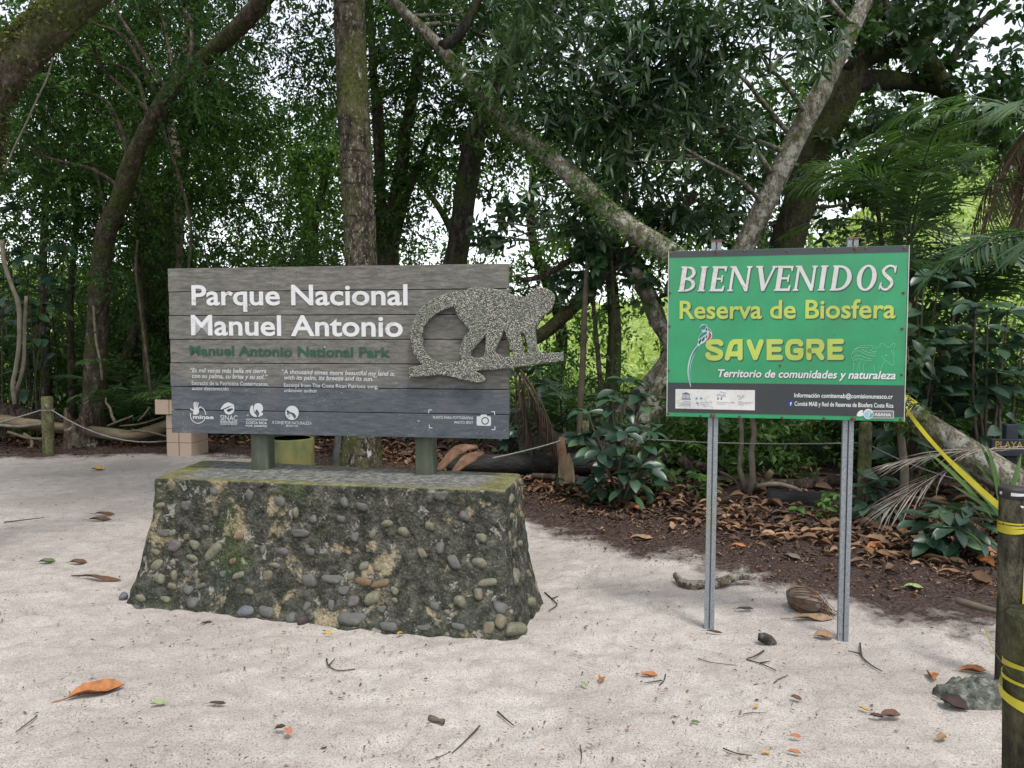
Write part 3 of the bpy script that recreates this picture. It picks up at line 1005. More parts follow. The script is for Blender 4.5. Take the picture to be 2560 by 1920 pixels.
# pebbles set in the concrete, where the photograph shows them: (x, y, half width, half height, tilt) in the crop, and the stone's kind
Z7b = lambda x, y: (280 + x * 1120 / 2212, 1060 + y * 580 / 1146)
PEB = [(297, 313, 15, 22, 0, 1), (506, 331, 22, 17, 0, 0), (681, 353, 20, 27, 20, 0), (372, 401, 22, 25, 0, 0), (240, 401, 20, 13, 0, 2), (832, 385, 27, 25, 0, 0), (908, 437, 17, 27, 10, 2),
       (1150, 382, 22, 25, -20, 0), (1235, 409, 25, 22, 0, 0), (1631, 352, 33, 27, 0, 0), (995, 468, 22, 18, -30, 0), (1133, 470, 20, 18, 0, 0), (1360, 490, 28, 20, -20, 2), (1566, 505, 22, 24, 0, 1), (1737, 456, 30, 23, 15, 3),
       (1441, 531, 28, 25, 0, 2), (926, 541, 40, 19, 5, 3), (823, 538, 11, 22, 0, 1), (1203, 556, 17, 25, 0, 0), (1289, 540, 13, 22, 0, 2), (1829, 562, 27, 22, 0, 2), (264, 537, 32, 18, 0, 0), (300, 537, 14, 16, 0, 2),
       (465, 515, 15, 15, 0, 0), (635, 556, 18, 16, 0, 4), (305, 604, 28, 28, 20, 3), (411, 597, 26, 21, 10, 2), (367, 560, 13, 15, 0, 1), (500, 630, 44, 26, -38, 2), (219, 632, 24, 13, 0, 2), (398, 661, 28, 16, 5, 2), (225, 694, 20, 28, 25, 2),
       (597, 677, 15, 17, 0, 4), (843, 630, 33, 20, -5, 3), (748, 617, 15, 19, 0, 0), (980, 632, 22, 20, 0, 0), (807, 697, 25, 14, 0, 2), (1623, 609, 25, 27, 0, 0), (1691, 684, 23, 43, -30, 0), (1818, 685, 38, 27, 0, 2), (1530, 640, 17, 30, -30, 1),
       (240, 764, 25, 24, -15, 2), (308, 747, 17, 25, 10, 2), (296, 802, 20, 16, 0, 1), (370, 740, 15, 15, 0, 0), (417, 743, 11, 22, 10, 2), (380, 818, 28, 18, 15, 0), (437, 802, 28, 12, -30, 0), (549, 740, 13, 16, 0, 0), (625, 747, 26, 16, -10, 2),
       (496, 692, 13, 10, 0, 1), (767, 752, 21, 25, 0, 1), (676, 829, 21, 15, 0, 1), (977, 775, 30, 37, -25, 0), (1098, 766, 48, 22, 5, 0), (1181, 750, 15, 21, 0, 2), (1243, 779, 38, 23, 15, 4), (1330, 786, 42, 18, -10, 4), (1246, 700, 20, 22, 0, 2),
       (1310, 710, 28, 16, 0, 1), (1148, 822, 26, 22, 0, 0), (1286, 859, 32, 32, 0, 2), (1398, 825, 22, 18, 20, 2), (1396, 870, 16, 13, 0, 2), (1188, 880, 28, 26, 0, 3), (1083, 896, 15, 28, 0, 0), (1335, 914, 20, 18, 0, 0), (964, 900, 18, 22, 20, 0), (1595, 900, 23, 22, 0, 0),
       (1720, 876, 31, 30, 0, 2), (1855, 782, 42, 20, -5, 2), (1810, 842, 26, 25, 0, 1), (1656, 930, 17, 14, 0, 2), (1924, 908, 38, 26, 25, 0), (1918, 977, 34, 28, 25, 1), (1858, 1012, 26, 33, 0, 1), (1998, 1010, 33, 30, 20, 2), (1710, 1002, 33, 17, 0, 0), (1545, 1006, 33, 14, -5, 0), (1604, 986, 14, 11, 0, 0),
       (1368, 1003, 42, 24, -5, 0), (1195, 962, 62, 32, 0, 0), (885, 955, 28, 23, -20, 0), (766, 930, 37, 27, 0, 0), (657, 924, 40, 24, 5, 5), (402, 880, 32, 23, 0, 0), (268, 866, 25, 14, 0, 2), (144, 859, 24, 18, 0, 2), (54, 850, 16, 17, -20, 5), (120, 905, 14, 10, 0, 0),
       (1968, 457, 13, 21, 0, 2), (1967, 368, 13, 24, 0, 2), (2014, 286, 8, 20, 0, 2), (2028, 365, 8, 28, 0, 2), (1961, 556, 8, 30, 0, 2), (2018, 448, 8, 20, 0, 2), (2012, 590, 9, 18, 0, 2), (1988, 750, 17, 36, 0, 2), (2055, 740, 9, 18, 0, 1), (2068, 880, 14, 28, 10, 2), (2104, 785, 14, 24, 10, 2)]
PM = [pebble_mat('grey_pebble', [(.090, .092, .084), (.195, .195, .178)]), pebble_mat('tan_pebble', [(.15, .125, .08), (.28, .24, .16)]), pebble_mat('olive_pebble', [(.14, .14, .09), (.30, .29, .20)]),
      pebble_mat('purple_pebble', [(.10, .085, .085), (.21, .185, .18)]), pebble_mat('rust_pebble', [(.16, .10, .06), (.28, .19, .11)]), pebble_mat('blue_pebble', [(.10, .115, .13), (.20, .22, .24)])]


def stone_mesh(seed, mat):
    rg = np.random.default_rng(seed)
    nu, nv = 14, 9
    V = []
    ph_ = rg.random(3) * 6; rg0 = rg.random()
    for a_ in np.linspace(0, np.pi, nv):
        for b2 in np.linspace(0, 2 * np.pi, nu, endpoint=False):
            d = np.array([math.sin(a_) * math.cos(b2), math.sin(a_) * math.sin(b2), math.cos(a_)])
            e = np.sign(d) * np.abs(d) ** .85
            V.append(np.sign(e) * np.abs(e) ** (.8 + .25 * rg0) * (1 + .16 * math.sin(2.1 * d[0] + 1.7 * d[1] + ph_[0]) + .13 * math.sin(3.3 * d[1] - 2.4 * d[2] + ph_[1]) + .08 * math.sin(5 * d[0] + ph_[2])))
    lp_, sz_ = [], []
    for r_ in range(nv - 1):
        for c_ in range(nu):
            lp_ += [r_ * nu + c_, (r_ + 1) * nu + c_, (r_ + 1) * nu + (c_ + 1) % nu, r_ * nu + (c_ + 1) % nu]; sz_.append(4)
    me_ = raw_mesh('pebble', np.array(V), lp_, sz_)
    me_.materials.append(mat)
    return me_


stones = [[stone_mesh(10 * k + s_, PM[k]) for s_ in range(3)] for k in range(6)]
from mathutils.bvhtree import BVHTree
Fq = []
L_ = np.concatenate(lp); o_ = 0
for n__ in np.concatenate(sz): Fq.append(tuple(int(v) for v in L_[o_:o_ + n__])); o_ += n__
bvh = BVHTree.FromPolygons([tuple(v) for v in VV], Fq)
Wi = wmat(sign).inverted()
for k, (x, y, hw, hh_, tilt, kind) in enumerate(PEB[:100]):
    px, py = Z7b(x, y)
    d = Vector(ray(px, py)).normalized()
    hit = bvh.ray_cast(Vector((0, 0, CAMZ)), d)
    if hit[0] is None:
        g_ = Vector(GR(px, py, .01)); nrm, dist = Vector((0, -.4, .9)).normalized(), g_.length; loc = g_
    else:
        loc, nrm, dist = hit[0], hit[1], hit[3]
    if nrm.dot(d) > 0: nrm = -nrm
    s1 = hw * 1120 / 2212 / F * dist * 1.02; s2 = hh_ * 1120 / 2212 / F * dist * 1.02
    face = max(.45, abs(nrm.dot(Vector((d.x, d.y, 0)).normalized())))
    zax = nrm; xax = Vector((0, 0, 1)).cross(zax).normalized(); yax = zax.cross(xax)
    t = math.radians(-tilt)
    x2 = xax * math.cos(t) + yax * math.sin(t); y2 = zax.cross(x2)
    s1 = s1 / (face if abs(nrm.x) > .6 else 1)
    Mx = Matrix((x2 * s1, y2 * s2, zax * min(s1, s2) * .80)).transposed().to_4x4()
    Mx.translation = loc + nrm * min(s1, s2) * -.20
    o = bpy.data.objects.new('pebble', stones[kind][k % 3]); COL.objects.link(o)
    o.parent = base; o.matrix_local = Wi @ Mx

# ------------------------------------------------------------------ the green welcome sign on two steel channel posts
def painted_metal(name, col, rust=.60, streak=.35, dirt=(.10, .07, .035), rough=.30):
    m, nt, b = new_mat(name)
    st = coords(nt, scale=(1, 1, .12))
    c = mix(nt, 1.0, col, ramp(nt, noise(nt, 5, 4, .6), [(.3, (.82, .84, .82)), (.7, (1.1, 1.08, 1.08))]), 'MULTIPLY')
    s_ = step(nt, noise(nt, 20, 5, .65, st), .55, .72)
    c = mix(nt, math_(nt, 'MULTIPLY', s_, streak), c, tuple(.6 * v + .4 * d for v, d in zip(col, dirt)))
    sp = math_(nt, 'MULTIPLY', step(nt, noise(nt, 60, 5, .75), rust, rust + .08), step(nt, noise(nt, 3.5, 4, .6), .44, .62))
    c = mix(nt, math_(nt, 'MULTIPLY', sp, .8), c, dirt)
    gr = step(nt, noise(nt, 2.0, 5, .65, coords(nt, loc=(3, 3, 1))), .46, .70)
    c = mix(nt, math_(nt, 'MULTIPLY', gr, .22), c, dirt)
    inp(nt, b.inputs['Base Color'], dim(nt, c, .64))
    b.inputs['Roughness'].default_value = rough
    return m


def galv():
    m, nt, b = new_mat('galvanised_steel')
    c = ramp(nt, voro(nt, 160, out='Color'), [(.2, (.22, .245, .265)), (.8, (.34, .365, .385))])
    st = coords(nt, scale=(1, 1, .12))
    y = step(nt, noise(nt, 16, 4, .6, st), .58, .70)
    c = mix(nt, math_(nt, 'MULTIPLY', y, .5), c, (.26, .24, .07))
    sp = step(nt, noise(nt, 70, 3, .7), .62, .68)
    c = mix(nt, math_(nt, 'MULTIPLY', sp, .5), c, (.12, .13, .13))
    inp(nt, b.inputs['Base Color'], dim(nt, c, .70))
    b.inputs['Roughness'].default_value = .55; b.inputs['Metallic'].default_value = .25
    bump(nt, b, noise(nt, 120, 3), .25, .002)
    return m


M_green = painted_metal('sign_green_paint', (.022, .335, .135))
M_char = painted_metal('sign_charcoal_paint', (.034, .042, .048), .60, .3, (.09, .06, .04))
M_swhite = painted_metal('sign_white_paint', (.74, .75, .73), .50, .2, (.40, .28, .16))
M_lime = painted_metal('sign_lime_paint', (.50, .62, .10), .60, .3, (.36, .34, .08))
M_shade = painted_metal('sign_letter_shade_paint', (.022, .085, .062), .70, .2)
M_white2 = painted_metal('sign_crisp_white_paint', (.78, .80, .80), .66, .1, (.4, .4, .36))
M_mint = painted_metal('sign_mint_paint', (.22, .62, .38), .7, .1)
M_rust = plain('rusty_bolt', [(.05, .025, .015), (.16, .08, .045), (.30, .26, .23)], 60, .75, .3, .3, .002)
M_galv = galv()
flat = lambda n, c: worn_paint(n, c, tuple(.7 * v for v in c), .66, 20, .5)

A = P(1668, 1040, 4.06); B_ = P(2259, 1053, 3.80)
zb = (A[2] + B_[2]) / 2 - .002
A[2] = B_[2] = zb
ang = math.atan2(B_[1] - A[1], B_[0] - A[0]); mid = (A + B_) / 2
gs = thing('welcome_sign', 'green and charcoal metal welcome sign on two galvanised channel posts', 'sign', (mid[0], mid[1] + .05, 0), ang)
gb = Board(A, B_, gs)
GW = np.linalg.norm((B_ - A)[:2]); GH = .878
Rg = np.array([[gb.u[0], -gb.n[0], 0], [gb.u[1], -gb.n[1], 0], [0, 0, 1]])
mb = MB()
mb.box(gb.O + gb.u * GW / 2 + np.array([0, 0, GH / 2]) - gb.n * .009, (GW, .018, GH), Rg, .002)
panel = mb.build('panel', M_green, gs, smooth=False)
Z6 = lambda x, y: (1640 + x * 660 / 2190, 580 + y * 500 / 1659)


def strip(name, z0, z1, mat, a0=.0, a1=1.0, lift=.0012):
    m_ = MB(); q_ = [(GW * a0, z0), (GW * a1, z0), (GW * a1, z1), (GW * a0, z1)]
    m_.add(gb.w(q_, lift), [(0, 1, 2, 3)])
    return m_.build(name, mat, panel, smooth=False)


strip('top_band', GH - .034, GH - .001, M_char, .001, .999)
zlo = gb.at(*Z6(90, 1495))[1]; zhi = gb.at(*Z6(95, 1248))[1]
strip('bottom_band', zlo, zhi, M_char, .001, .999)
M_edge = plain('pale_metal_edge', [(.45, .46, .44), (.62, .62, .60)], 9, .5, .4, 0)
for a_ in (0, 1):
    c = gb.O + gb.u * (GW * a_ + (-.002 if a_ == 0 else .002)) + np.array([0, 0, GH / 2]) - gb.n * .008
    m = MB(); m.box(c, (.004, .022, GH), Rg); m.build('edge_trim', M_edge, panel, smooth=False)

# BIENVENIDOS in slanted slab-serif capitals, drawn as strokes in a unit box
def serif(ch, x0, x1, top=0.0):
    "polygons of one capital, x 0..1, y 0..1 (1 = cap height)"
    S, t = .185, .065                       # stem width and serif thickness, in cap heights
    w = x1 - x0
    out = []
    def stem(x, y0=0, y1=1, sw=S): out.append([(x, y0), (x + sw, y0), (x + sw, y1), (x, y1)])
    def foot(x, y, ext=.055, sw=S): out.append([(x - ext, y), (x + sw + ext, y), (x + sw + ext * .85, y + t), (x - ext * .85, y + t)] if y < .5 else [(x - ext * .85, y - t), (x + sw + ext * .85, y - t), (x + sw + ext, y), (x - ext, y)])
    if ch == 'I':
        stem(.06); foot(.06, 0); foot(.06, 1)
    elif ch == 'E':
        stem(.06); foot(.06, 0, .05); foot(.06, 1, .05)
        out += [[(.2, 0), (w - .02, 0), (w, .22), (w - .06, .22), (w - .10, .10), (.2, .09)], [(.2, .91), (w - .10, .91), (w - .06, .79), (w - .01, .79), (w, 1), (.2, 1)],
                [(.2, .46), (w - .17, .46), (w - .17, .36), (w - .11, .36), (w - .11, .64), (w - .17, .64), (w - .17, .54), (.2, .54)]]
    elif ch == 'N':
        stem(.06, 0, .94, .10); foot(.06, 0, .06, .10); foot(.03, 1, .05, .08)
        out.append([(.03, 1), (.21, 1), (w - .06, .10), (w - .06, 0), (w - .16, 0)])
        stem(w - .155, .1, 1, .10); foot(w - .155, 1, .06, .10)
    elif ch == 'V':
        out.append([(.06, 1), (.24, 1), (w / 2 + .05, .22), (w / 2 + .02, 0), (w / 2 - .08, 0)])
        out.append([(w - .14, 1), (w - .05, 1), (w / 2 + .03, 0), (w / 2 - .02, .10)])
        foot(.06, 1, .06, .16); foot(w - .145, 1, .06, .09)
    elif ch == 'D':
        foot(.06, 0, .05); foot(.06, 1, .05); stem(.06)
        o_ = [(x, -y + 1) for x, y in arc(.3, .5, w - .32, .5, -90, 90, 20)]
        i_ = [(x, -y + 1) for x, y in arc(.3, .5, w - .32 - S, .42, 90, -90, 20)]
        out.append([(.2, 0)] + o_ + [(.2, 1), (.2, .92)] + i_ + [(.2, .08)])
    elif ch == 'B':
        foot(.06, 0, .05); foot(.06, 1, .05); stem(.06)
        for cy, ry, rx in ((.74, .26, w - .36), (.265, .265, w - .31)):
            o_ = [(x, -y + 2 * cy) for x, y in arc(.28, cy, rx, ry, -90, 90, 16)]
            i_ = [(x, -y + 2 * cy) for x, y in arc(.28, cy, rx - .14, ry - .075, 90, -90, 16)]
            out.append([(.2, cy - ry)] + o_ + [(.2, cy + ry), (.2, cy + ry - .075)] + i_ + [(.2, cy - ry + .075)])
    elif ch == 'O':
        o_ = [(x, 1 - y) for x, y in arc(w / 2, .5, w / 2, .52, 0, 360, 40)]
        i_ = [(x, 1 - y) for x, y in arc(w / 2, .5, w / 2 - S, .44, 0, -360, 40)]
        out.append([o_ + i_])
    elif ch == 'S':
        c_ = smooth([(w - .07, .80), (w - .13, .93), (w * .52, .975), (.19, .90), (.11, .76), (.20, .63), (w * .5, .52), (w - .20, .42), (w - .12, .26), (w - .22, .09), (w * .48, .025), (.16, .07), (.08, .20)], 3)
        out.append(('line', c_, [.07, .09, .08, .10, .12, .14, .155, .15, .12, .10, .08, .09, .07]))
        out.append([(w - .10, .70), (w - .03, .70), (w - .03, .98), (w - .08, .98)]); out.append([(.02, .02), (.07, .02), (.12, .30), (.05, .30)])
    return out


def set_serif(mat, name, lift, dx, dy):
    m_ = MB(); k = 0
    caph = 207.0
    for ch, xa, xb in (('B', 178, 322), ('I', 340, 432), ('E', 436, 560), ('N', 590, 768), ('V', 800, 975), ('E', 974, 1110), ('N', 1132, 1310), ('I', 1336, 1426), ('D', 1436, 1610), ('O', 1650, 1812), ('S', 1838, 1972)):
        base_y = 494 - 12 * (xa - 178) / 1800
        w = (xb - xa) / caph
        for pl in serif(ch, xa / caph, xb / caph):
            k += 1
            f = lambda p: Z6(xa + dx + (p[0] + .155 * p[1]) * caph, base_y + dy - p[1] * caph * (1.005))
            if isinstance(pl, tuple):
                gb.line(m_, [f(p) for p in pl[1]], 1.0, lift + (k % 4) * .00012, True, [v * caph * .3014 * 1.0 for v in pl[2]])
            else:
                lps = pl if isinstance(pl[0], list) else [pl]
                if ch == 'O':
                    h = len(pl[0]) // 2
                    lps = [pl[0][:h - 1], pl[0][h:-1]]
                gb.poly(m_, [[f(p) for p in lp] for lp in lps], lift + (k % 4) * .00012)
    return m_.build(name, mat, panel, smooth=False)


set_serif(M_shade, 'letter_shade', .0014, 9, 9)
set_serif(M_swhite, 'welcome_lettering', .0022, 0, 0)
lettering(gb, panel, 'letter_shade', M_shade, [('Reserva de Biosfera', (204, 731), (1994, 725), 150)], .0014, .022, zf=Z6)
lettering(gb, panel, 'reserve_lettering', M_lime, [('Reserva de Biosfera', (195, 721), (1985, 716), 150)], .0022, .018, zf=Z6)


def savegre(mat, name, lift, dx, dy, extra=0):
    m_ = MB()
    top, bot, mid_ = 912, 1044, 977
    L = []
    L.append(smooth([(538, 925), (520, 912), (480, 911), (448, 917), (433, 940), (450, 962), (495, 980), (532, 1000), (534, 1025), (512, 1043), (470, 1045), (440, 1038), (430, 1018)], 4))
    L.append([(590, 1046), (617, 950), (628, 925), (645, 912), (670, 911), (697, 911), (697, 1046)]); L.append([(606, 1012), (690, 1012)])
    L.append([(772, 912), (822, 1044)]); L.append([(872, 912), (822, 1044)])
    L.append([(1032, 912), (938, 912), (938, 1044), (1032, 1044)]); L.append([(945, 977), (1020, 977)])
    L.append(smooth([(1200, 932), (1185, 914), (1150, 911), (1112, 918), (1094, 950), (1092, 985), (1096, 1015), (1115, 1041), (1150, 1046), (1185, 1042), (1200, 1022), (1202, 985)], 3)); L.append([(1200, 987), (1158, 987)])
    L.append([(1268, 1046), (1268, 912), (1340, 911), (1364, 918), (1375, 940), (1374, 962), (1362, 982), (1340, 988), (1275, 988)]); L.append([(1334, 990), (1374, 1046)])
    L.append([(1538, 912), (1442, 912), (1442, 1044), (1538, 1044)]); L.append([(1450, 977), (1526, 977)])
    for k, l_ in enumerate(L):
        gb.line(m_, [Z6(x + dx, y + dy - (x - 400) * .004) for x, y in l_], (43 + extra) * .3014, lift + (k % 3) * .00015, True)
    return m_.build(name, mat, panel, smooth=False)


savegre(M_shade, 'letter_shade', .0014, 8, 9)
savegre(M_lime, 'region_lettering', .0022, 0, 0)
lettering(gb, panel, 'letter_shade', M_shade, [('Territorio de comunidades y naturaleza', (519, 1208), (1992, 1227), 64)], .0014, .026, .22, zf=Z6)
lettering(gb, panel, 'motto_lettering', M_white2, [('Territorio de comunidades y naturaleza', (514, 1203), (1987, 1222), 64)], .0022, .022, .22, zf=Z6)
lettering(gb, panel, 'contact_lettering', M_white2, [('Información comitemab@comisionunesco.cr', (1146, 1371), (1964, 1384), 36), ('Comité MAB y Red de Reservas de Biosfera Costa Rica', (1148, 1441), (1968, 1458), 36)], .0026, .018, zf=Z6)

# blue f badge
m = MB(); gb.poly(m, [[Z6(*p) for p in [(1093, 1402), (1132, 1400), (1133, 1443), (1094, 1446)]]], .0024); m.build('blue_badge', flat('badge_blue', (.012, .03, .32)), panel, smooth=False)
lettering(gb, panel, 'badge_letter', M_white2, [('f', (1110, 1440), (1126, 1440), 30)], .0030, .03, zf=Z6)

# quetzal with its long tail
Zq = lambda x, y: (1660 + x * 200 / 1659, 780 + y * 200 / 1659)
qq = lambda pts: [Zq(*p) for p in pts]
m = MB()
gb.poly(m, [qq(smooth([(745, 320), (780, 262), (835, 258), (885, 270), (905, 320), (950, 350), (985, 405), (998, 490), (970, 560), (900, 615), (800, 650), (735, 690), (680, 715), (706, 630), (715, 545), (750, 470), (790, 420), (770, 385), (748, 360)], 3, True))], .0024)
gb.line(m, qq(smooth([(720, 690), (640, 800), (575, 930), (530, 1080), (512, 1250), (525, 1400), (555, 1555)], 4)), 1, .0020, False, [5.6, 7.2, 8.2, 7.6, 6, 4.5, 1.2])
m.build('bird_outline', flat('bird_pale_paint', (.50, .66, .66)), panel, smooth=False)
m = MB()
gb.poly(m, [qq(smooth([(750, 330), (780, 285), (835, 268), (888, 285), (860, 330), (838, 370), (800, 365), (756, 372)], 3, True))], .0028)
gb.poly(m, [qq(smooth([(722, 560), (745, 490), (800, 430), (860, 408), (890, 420), (885, 455), (820, 495), (770, 535)], 3, True))], .0028)
gb.line(m, qq(smooth([(715, 705), (640, 812), (580, 935), (540, 1080), (520, 1240), (528, 1400), (545, 1500)], 4)), 1, .0026, False, [4, 5, 3.6, 2.4, 2.2, 1.6, .6])
m.build('bird_plumage', flat('bird_teal_paint', (.02, .20, .19)), panel, smooth=False)
m = MB()
for pts in ([(715, 640), (730, 590), (775, 555), (765, 620), (735, 662)], [(782, 595), (800, 545), (845, 505), (838, 570), (800, 612)], [(862, 530), (875, 490), (900, 475), (892, 525), (872, 545)], [(862, 380), (872, 320), (900, 375), (890, 395)], [(895, 325), (940, 360), (982, 418), (930, 385)], [(786, 400), (795, 382), (806, 398)]):
    gb.poly(m, [qq(smooth(pts, 3, True))], .0028)
m.build('bird_feathers', flat('bird_dark_paint', (.02, .04, .05)), panel, smooth=False)
m = MB(); gb.poly(m, [qq(smooth([(925, 415), (965, 440), (982, 490), (950, 560), (890, 605), (825, 632), (880, 580), (925, 500)], 3, True))], .0028)
m.build('bird_breast', flat('bird_red_paint', (.42, .035, .03)), panel, smooth=False)

# line drawing of a striped young tapir
Zt = lambda x, y: (2060 + x * 220 / 2212, 820 + y * 140 / 1408)
m = MB()
for pts, w_ in (([(1410, 470), (1405, 430), (1420, 395), (1460, 378), (1500, 400), (1530, 450), (1580, 482), (1640, 480), (1690, 430), (1740, 388), (1775, 392), (1782, 440), (1765, 510)], 9), ([(1680, 555), (1720, 630), (1750, 720), (1745, 800), (1760, 910), (1700, 930), (1660, 915), (1640, 880), (1560, 830), (1490, 760), (1440, 695)], 9),
                ([(1730, 550), (1755, 620), (1760, 700)], 8), ([(1250, 450), (1150, 435), (1000, 437), (900, 460), (780, 525), (715, 590), (690, 670), (705, 760), (735, 850), (740, 950), (725, 1060), (740, 1120)], 7),
                ([(690, 660), (740, 605), (830, 575), (920, 590), (1010, 640), (1130, 685), (1290, 705)], 12), ([(705, 760), (770, 705), (860, 682), (960, 710), (1070, 755), (1180, 775)], 11), ([(740, 820), (810, 785), (890, 772), (990, 805), (1100, 825), (1200, 812)], 10),
                ([(960, 545), (1050, 590), (1150, 625), (1290, 635)], 13), ([(1160, 555), (1230, 590), (1320, 592)], 12), ([(890, 500), (990, 485), (1110, 500)], 11), ([(775, 540), (880, 480)], 22),
                ([(835, 1110), (845, 1000), (870, 900), (915, 840), (945, 855)], 8), ([(905, 1075), (885, 980), (890, 900)], 7), ([(1005, 875), (985, 990), (1000, 1110)], 8), ([(1010, 875), (1090, 880)], 6), ([(1240, 925), (1265, 1010), (1265, 1110)], 8), ([(1380, 930), (1365, 1070)], 7), ([(1520, 830), (1460, 930), (1410, 1070)], 8)):
    gb.line(m, [Zt(*p) for p in smooth(pts, 3)], w_ * .0995, .0020)
rg = np.random.default_rng(3)
for x, y, r_ in [(1555, 685, 22), (970, 545, 18), (1165, 555, 18), (1110, 468, 9), (1160, 470, 10), (1230, 497, 16), (1300, 515, 12), (1370, 480, 13), (1295, 482, 9), (1060, 553, 12), (1080, 530, 8), (800, 633, 14), (840, 625, 8), (915, 655, 9), (760, 670, 8), (855, 715, 14), (800, 740, 9), (775, 770, 10), (835, 830, 10), (755, 905, 16), (750, 960, 12), (930, 540, 9), (880, 545, 8), (1330, 495, 8), (1200, 462, 8)]:
    gb.poly(m, [[Zt(*p) for p in arc(x, y, r_, r_ * .7, 0, 320, 8)]], .0021)
m.build('tapir_drawing', M_mint, panel, smooth=False)

# white partner label with its four small emblems
Zl = lambda x, y: (1660 + x * 340 / 2212, 860 + y * 200 / 1301)
ql = lambda pts: [Zl(*p) for p in pts]
m = MB(); gb.poly(m, [ql([(187, 732), (1478, 750), (1476, 1078), (185, 1048)])], .0024)
label = m.build('partner_label', painted_metal('label_white', (.76, .76, .74), .54, .3, (.50, .38, .20)), panel, smooth=False)
m = MB()
gb.poly(m, [ql([(296, 806), (360, 782), (425, 812), (425, 822), (296, 818)])], .0028)
for x in (304, 326, 348, 370, 392, 414): gb.line(m, ql([(x, 824), (x, 880)]), 1.4, .0028)
for y, e in ((886, 8), (899, 14)): gb.line(m, ql([(298 - e, y), (424 + e, y + 2)]), 1.5, .0028)
for x0, x1, y in ((310, 438, 936), (220, 440, 958), (270, 440, 980), (230, 440, 1002)): gb.line(m, ql([(x0, y), (x1, y + 4)]), 1.0, .0028)
gb.text(m, 'MaB', Zl(862, 858), Zl(1004, 862), 8.0, .0028, -.01)
for x in (880, 935): gb.line(m, ql([(x + 6, 870), (x - 8, 906)]), 3.4, .0028)
gb.line(m, ql([(905, 790), (925, 770), (935, 790), (1015, 796)]), .9, .0028)
gb.text(m, 'Comité Nacional MaB', Zl(862, 958), Zl(1150, 964), 2.6, .0028, .01)
gb.text(m, 'Costa Rica', Zl(862, 984), Zl(996, 988), 2.4, .0028, .0)
for x0, x1, y in ((1205, 1260, 930), (1205, 1450, 950), (1205, 1410, 970), (1205, 1300, 988)): gb.line(m, ql([(x0, y), (x1, y + 3)]), .8, .0028)
m.build('label_emblems', flat('emblem_slate', (.10, .13, .20)), label, smooth=False)
m = MB()
for x, y in ((530, 886), (604, 884), (542, 962)):
    gb.poly(m, [ql([(x + (28 if k % 2 == 0 else 10) * math.cos(k * math.pi / 5 + .3), y + (32 if k % 2 == 0 else 11) * math.sin(k * math.pi / 5 + .3)) for k in range(10)])], .0028)
for x0, x1, y in ((584, 785, 950), (584, 740, 975), (626, 745, 1008)): gb.line(m, ql([(x0, y), (x1, y + 4)]), .9, .0028)
m.build('star_emblem', flat('emblem_blue', (.03, .20, .48)), label, smooth=False)
m = MB(); gb.text(m, 'MaB', Zl(1190, 874), Zl(1306, 878), 7, .0028, -.01)
for x in (1222, 1252): gb.line(m, ql([(x + 4, 884), (x - 6, 902)]), 1.8, .0028)
m.build('green_emblem', flat('emblem_green', (.06, .30, .24)), label, smooth=False)

# rounded badge at the lower right
Za = lambda x, y: (1960 + x * 340 / 2212, 940 + y * 120 / 781)
qa = lambda pts: [Za(*p) for p in pts]
m = MB()
gb.poly(m, [qa([(1380, 562), (1770, 562), (1785, 576), (1785, 676), (1770, 690), (1380, 684)])], .0026)
gb.poly(m, [qa(arc(1370, 618, 84, 84, 0, 350, 30))], .0029)
gb.poly(m, [qa(smooth([(1186, 650), (1190, 610), (1215, 575), (1240, 560), (1262, 553), (1284, 562), (1278, 600), (1288, 640), (1250, 655)], 3, True))], .0026)
badge = m.build('round_badge', M_white2, panel, smooth=False)
m = MB(); gb.poly(m, [qa([(1440, 572), (1764, 572), (1776, 582), (1776, 670), (1764, 680), (1430, 676), (1452, 640), (1455, 600)])], .0032); m.build('badge_field', flat('badge_grey', (.22, .19, .21)), badge, smooth=False)
m = MB(); gb.text(m, 'ASANA', Za(1466, 648), Za(1740, 656), 7.4, .0036, .03); m.build('badge_lettering', M_white2, badge, smooth=False)
m = MB(); gb.poly(m, [qa(smooth([(1300, 610), (1330, 570), (1350, 600), (1380, 640), (1390, 685), (1340, 680), (1305, 650)], 3, True))], .0032); m.build('badge_blue_leaf', flat('badge_sky', (.30, .62, .80)), badge, smooth=False)
m = MB(); gb.poly(m, [qa(smooth([(1390, 640), (1420, 605), (1442, 590), (1444, 640), (1420, 672), (1398, 684)], 3, True))], .0032); m.build('badge_green_leaf', flat('badge_leaf', (.10, .45, .26)), badge, smooth=False)
m = MB()
for x in (1352, 1376, 1400): gb.line(m, qa(smooth([(x, 552), (x + 8, 590), (x - 6, 622)], 3)), 1.6, .0032)
m.build('badge_stripes', flat('badge_mauve', (.36, .30, .36)), badge, smooth=False)

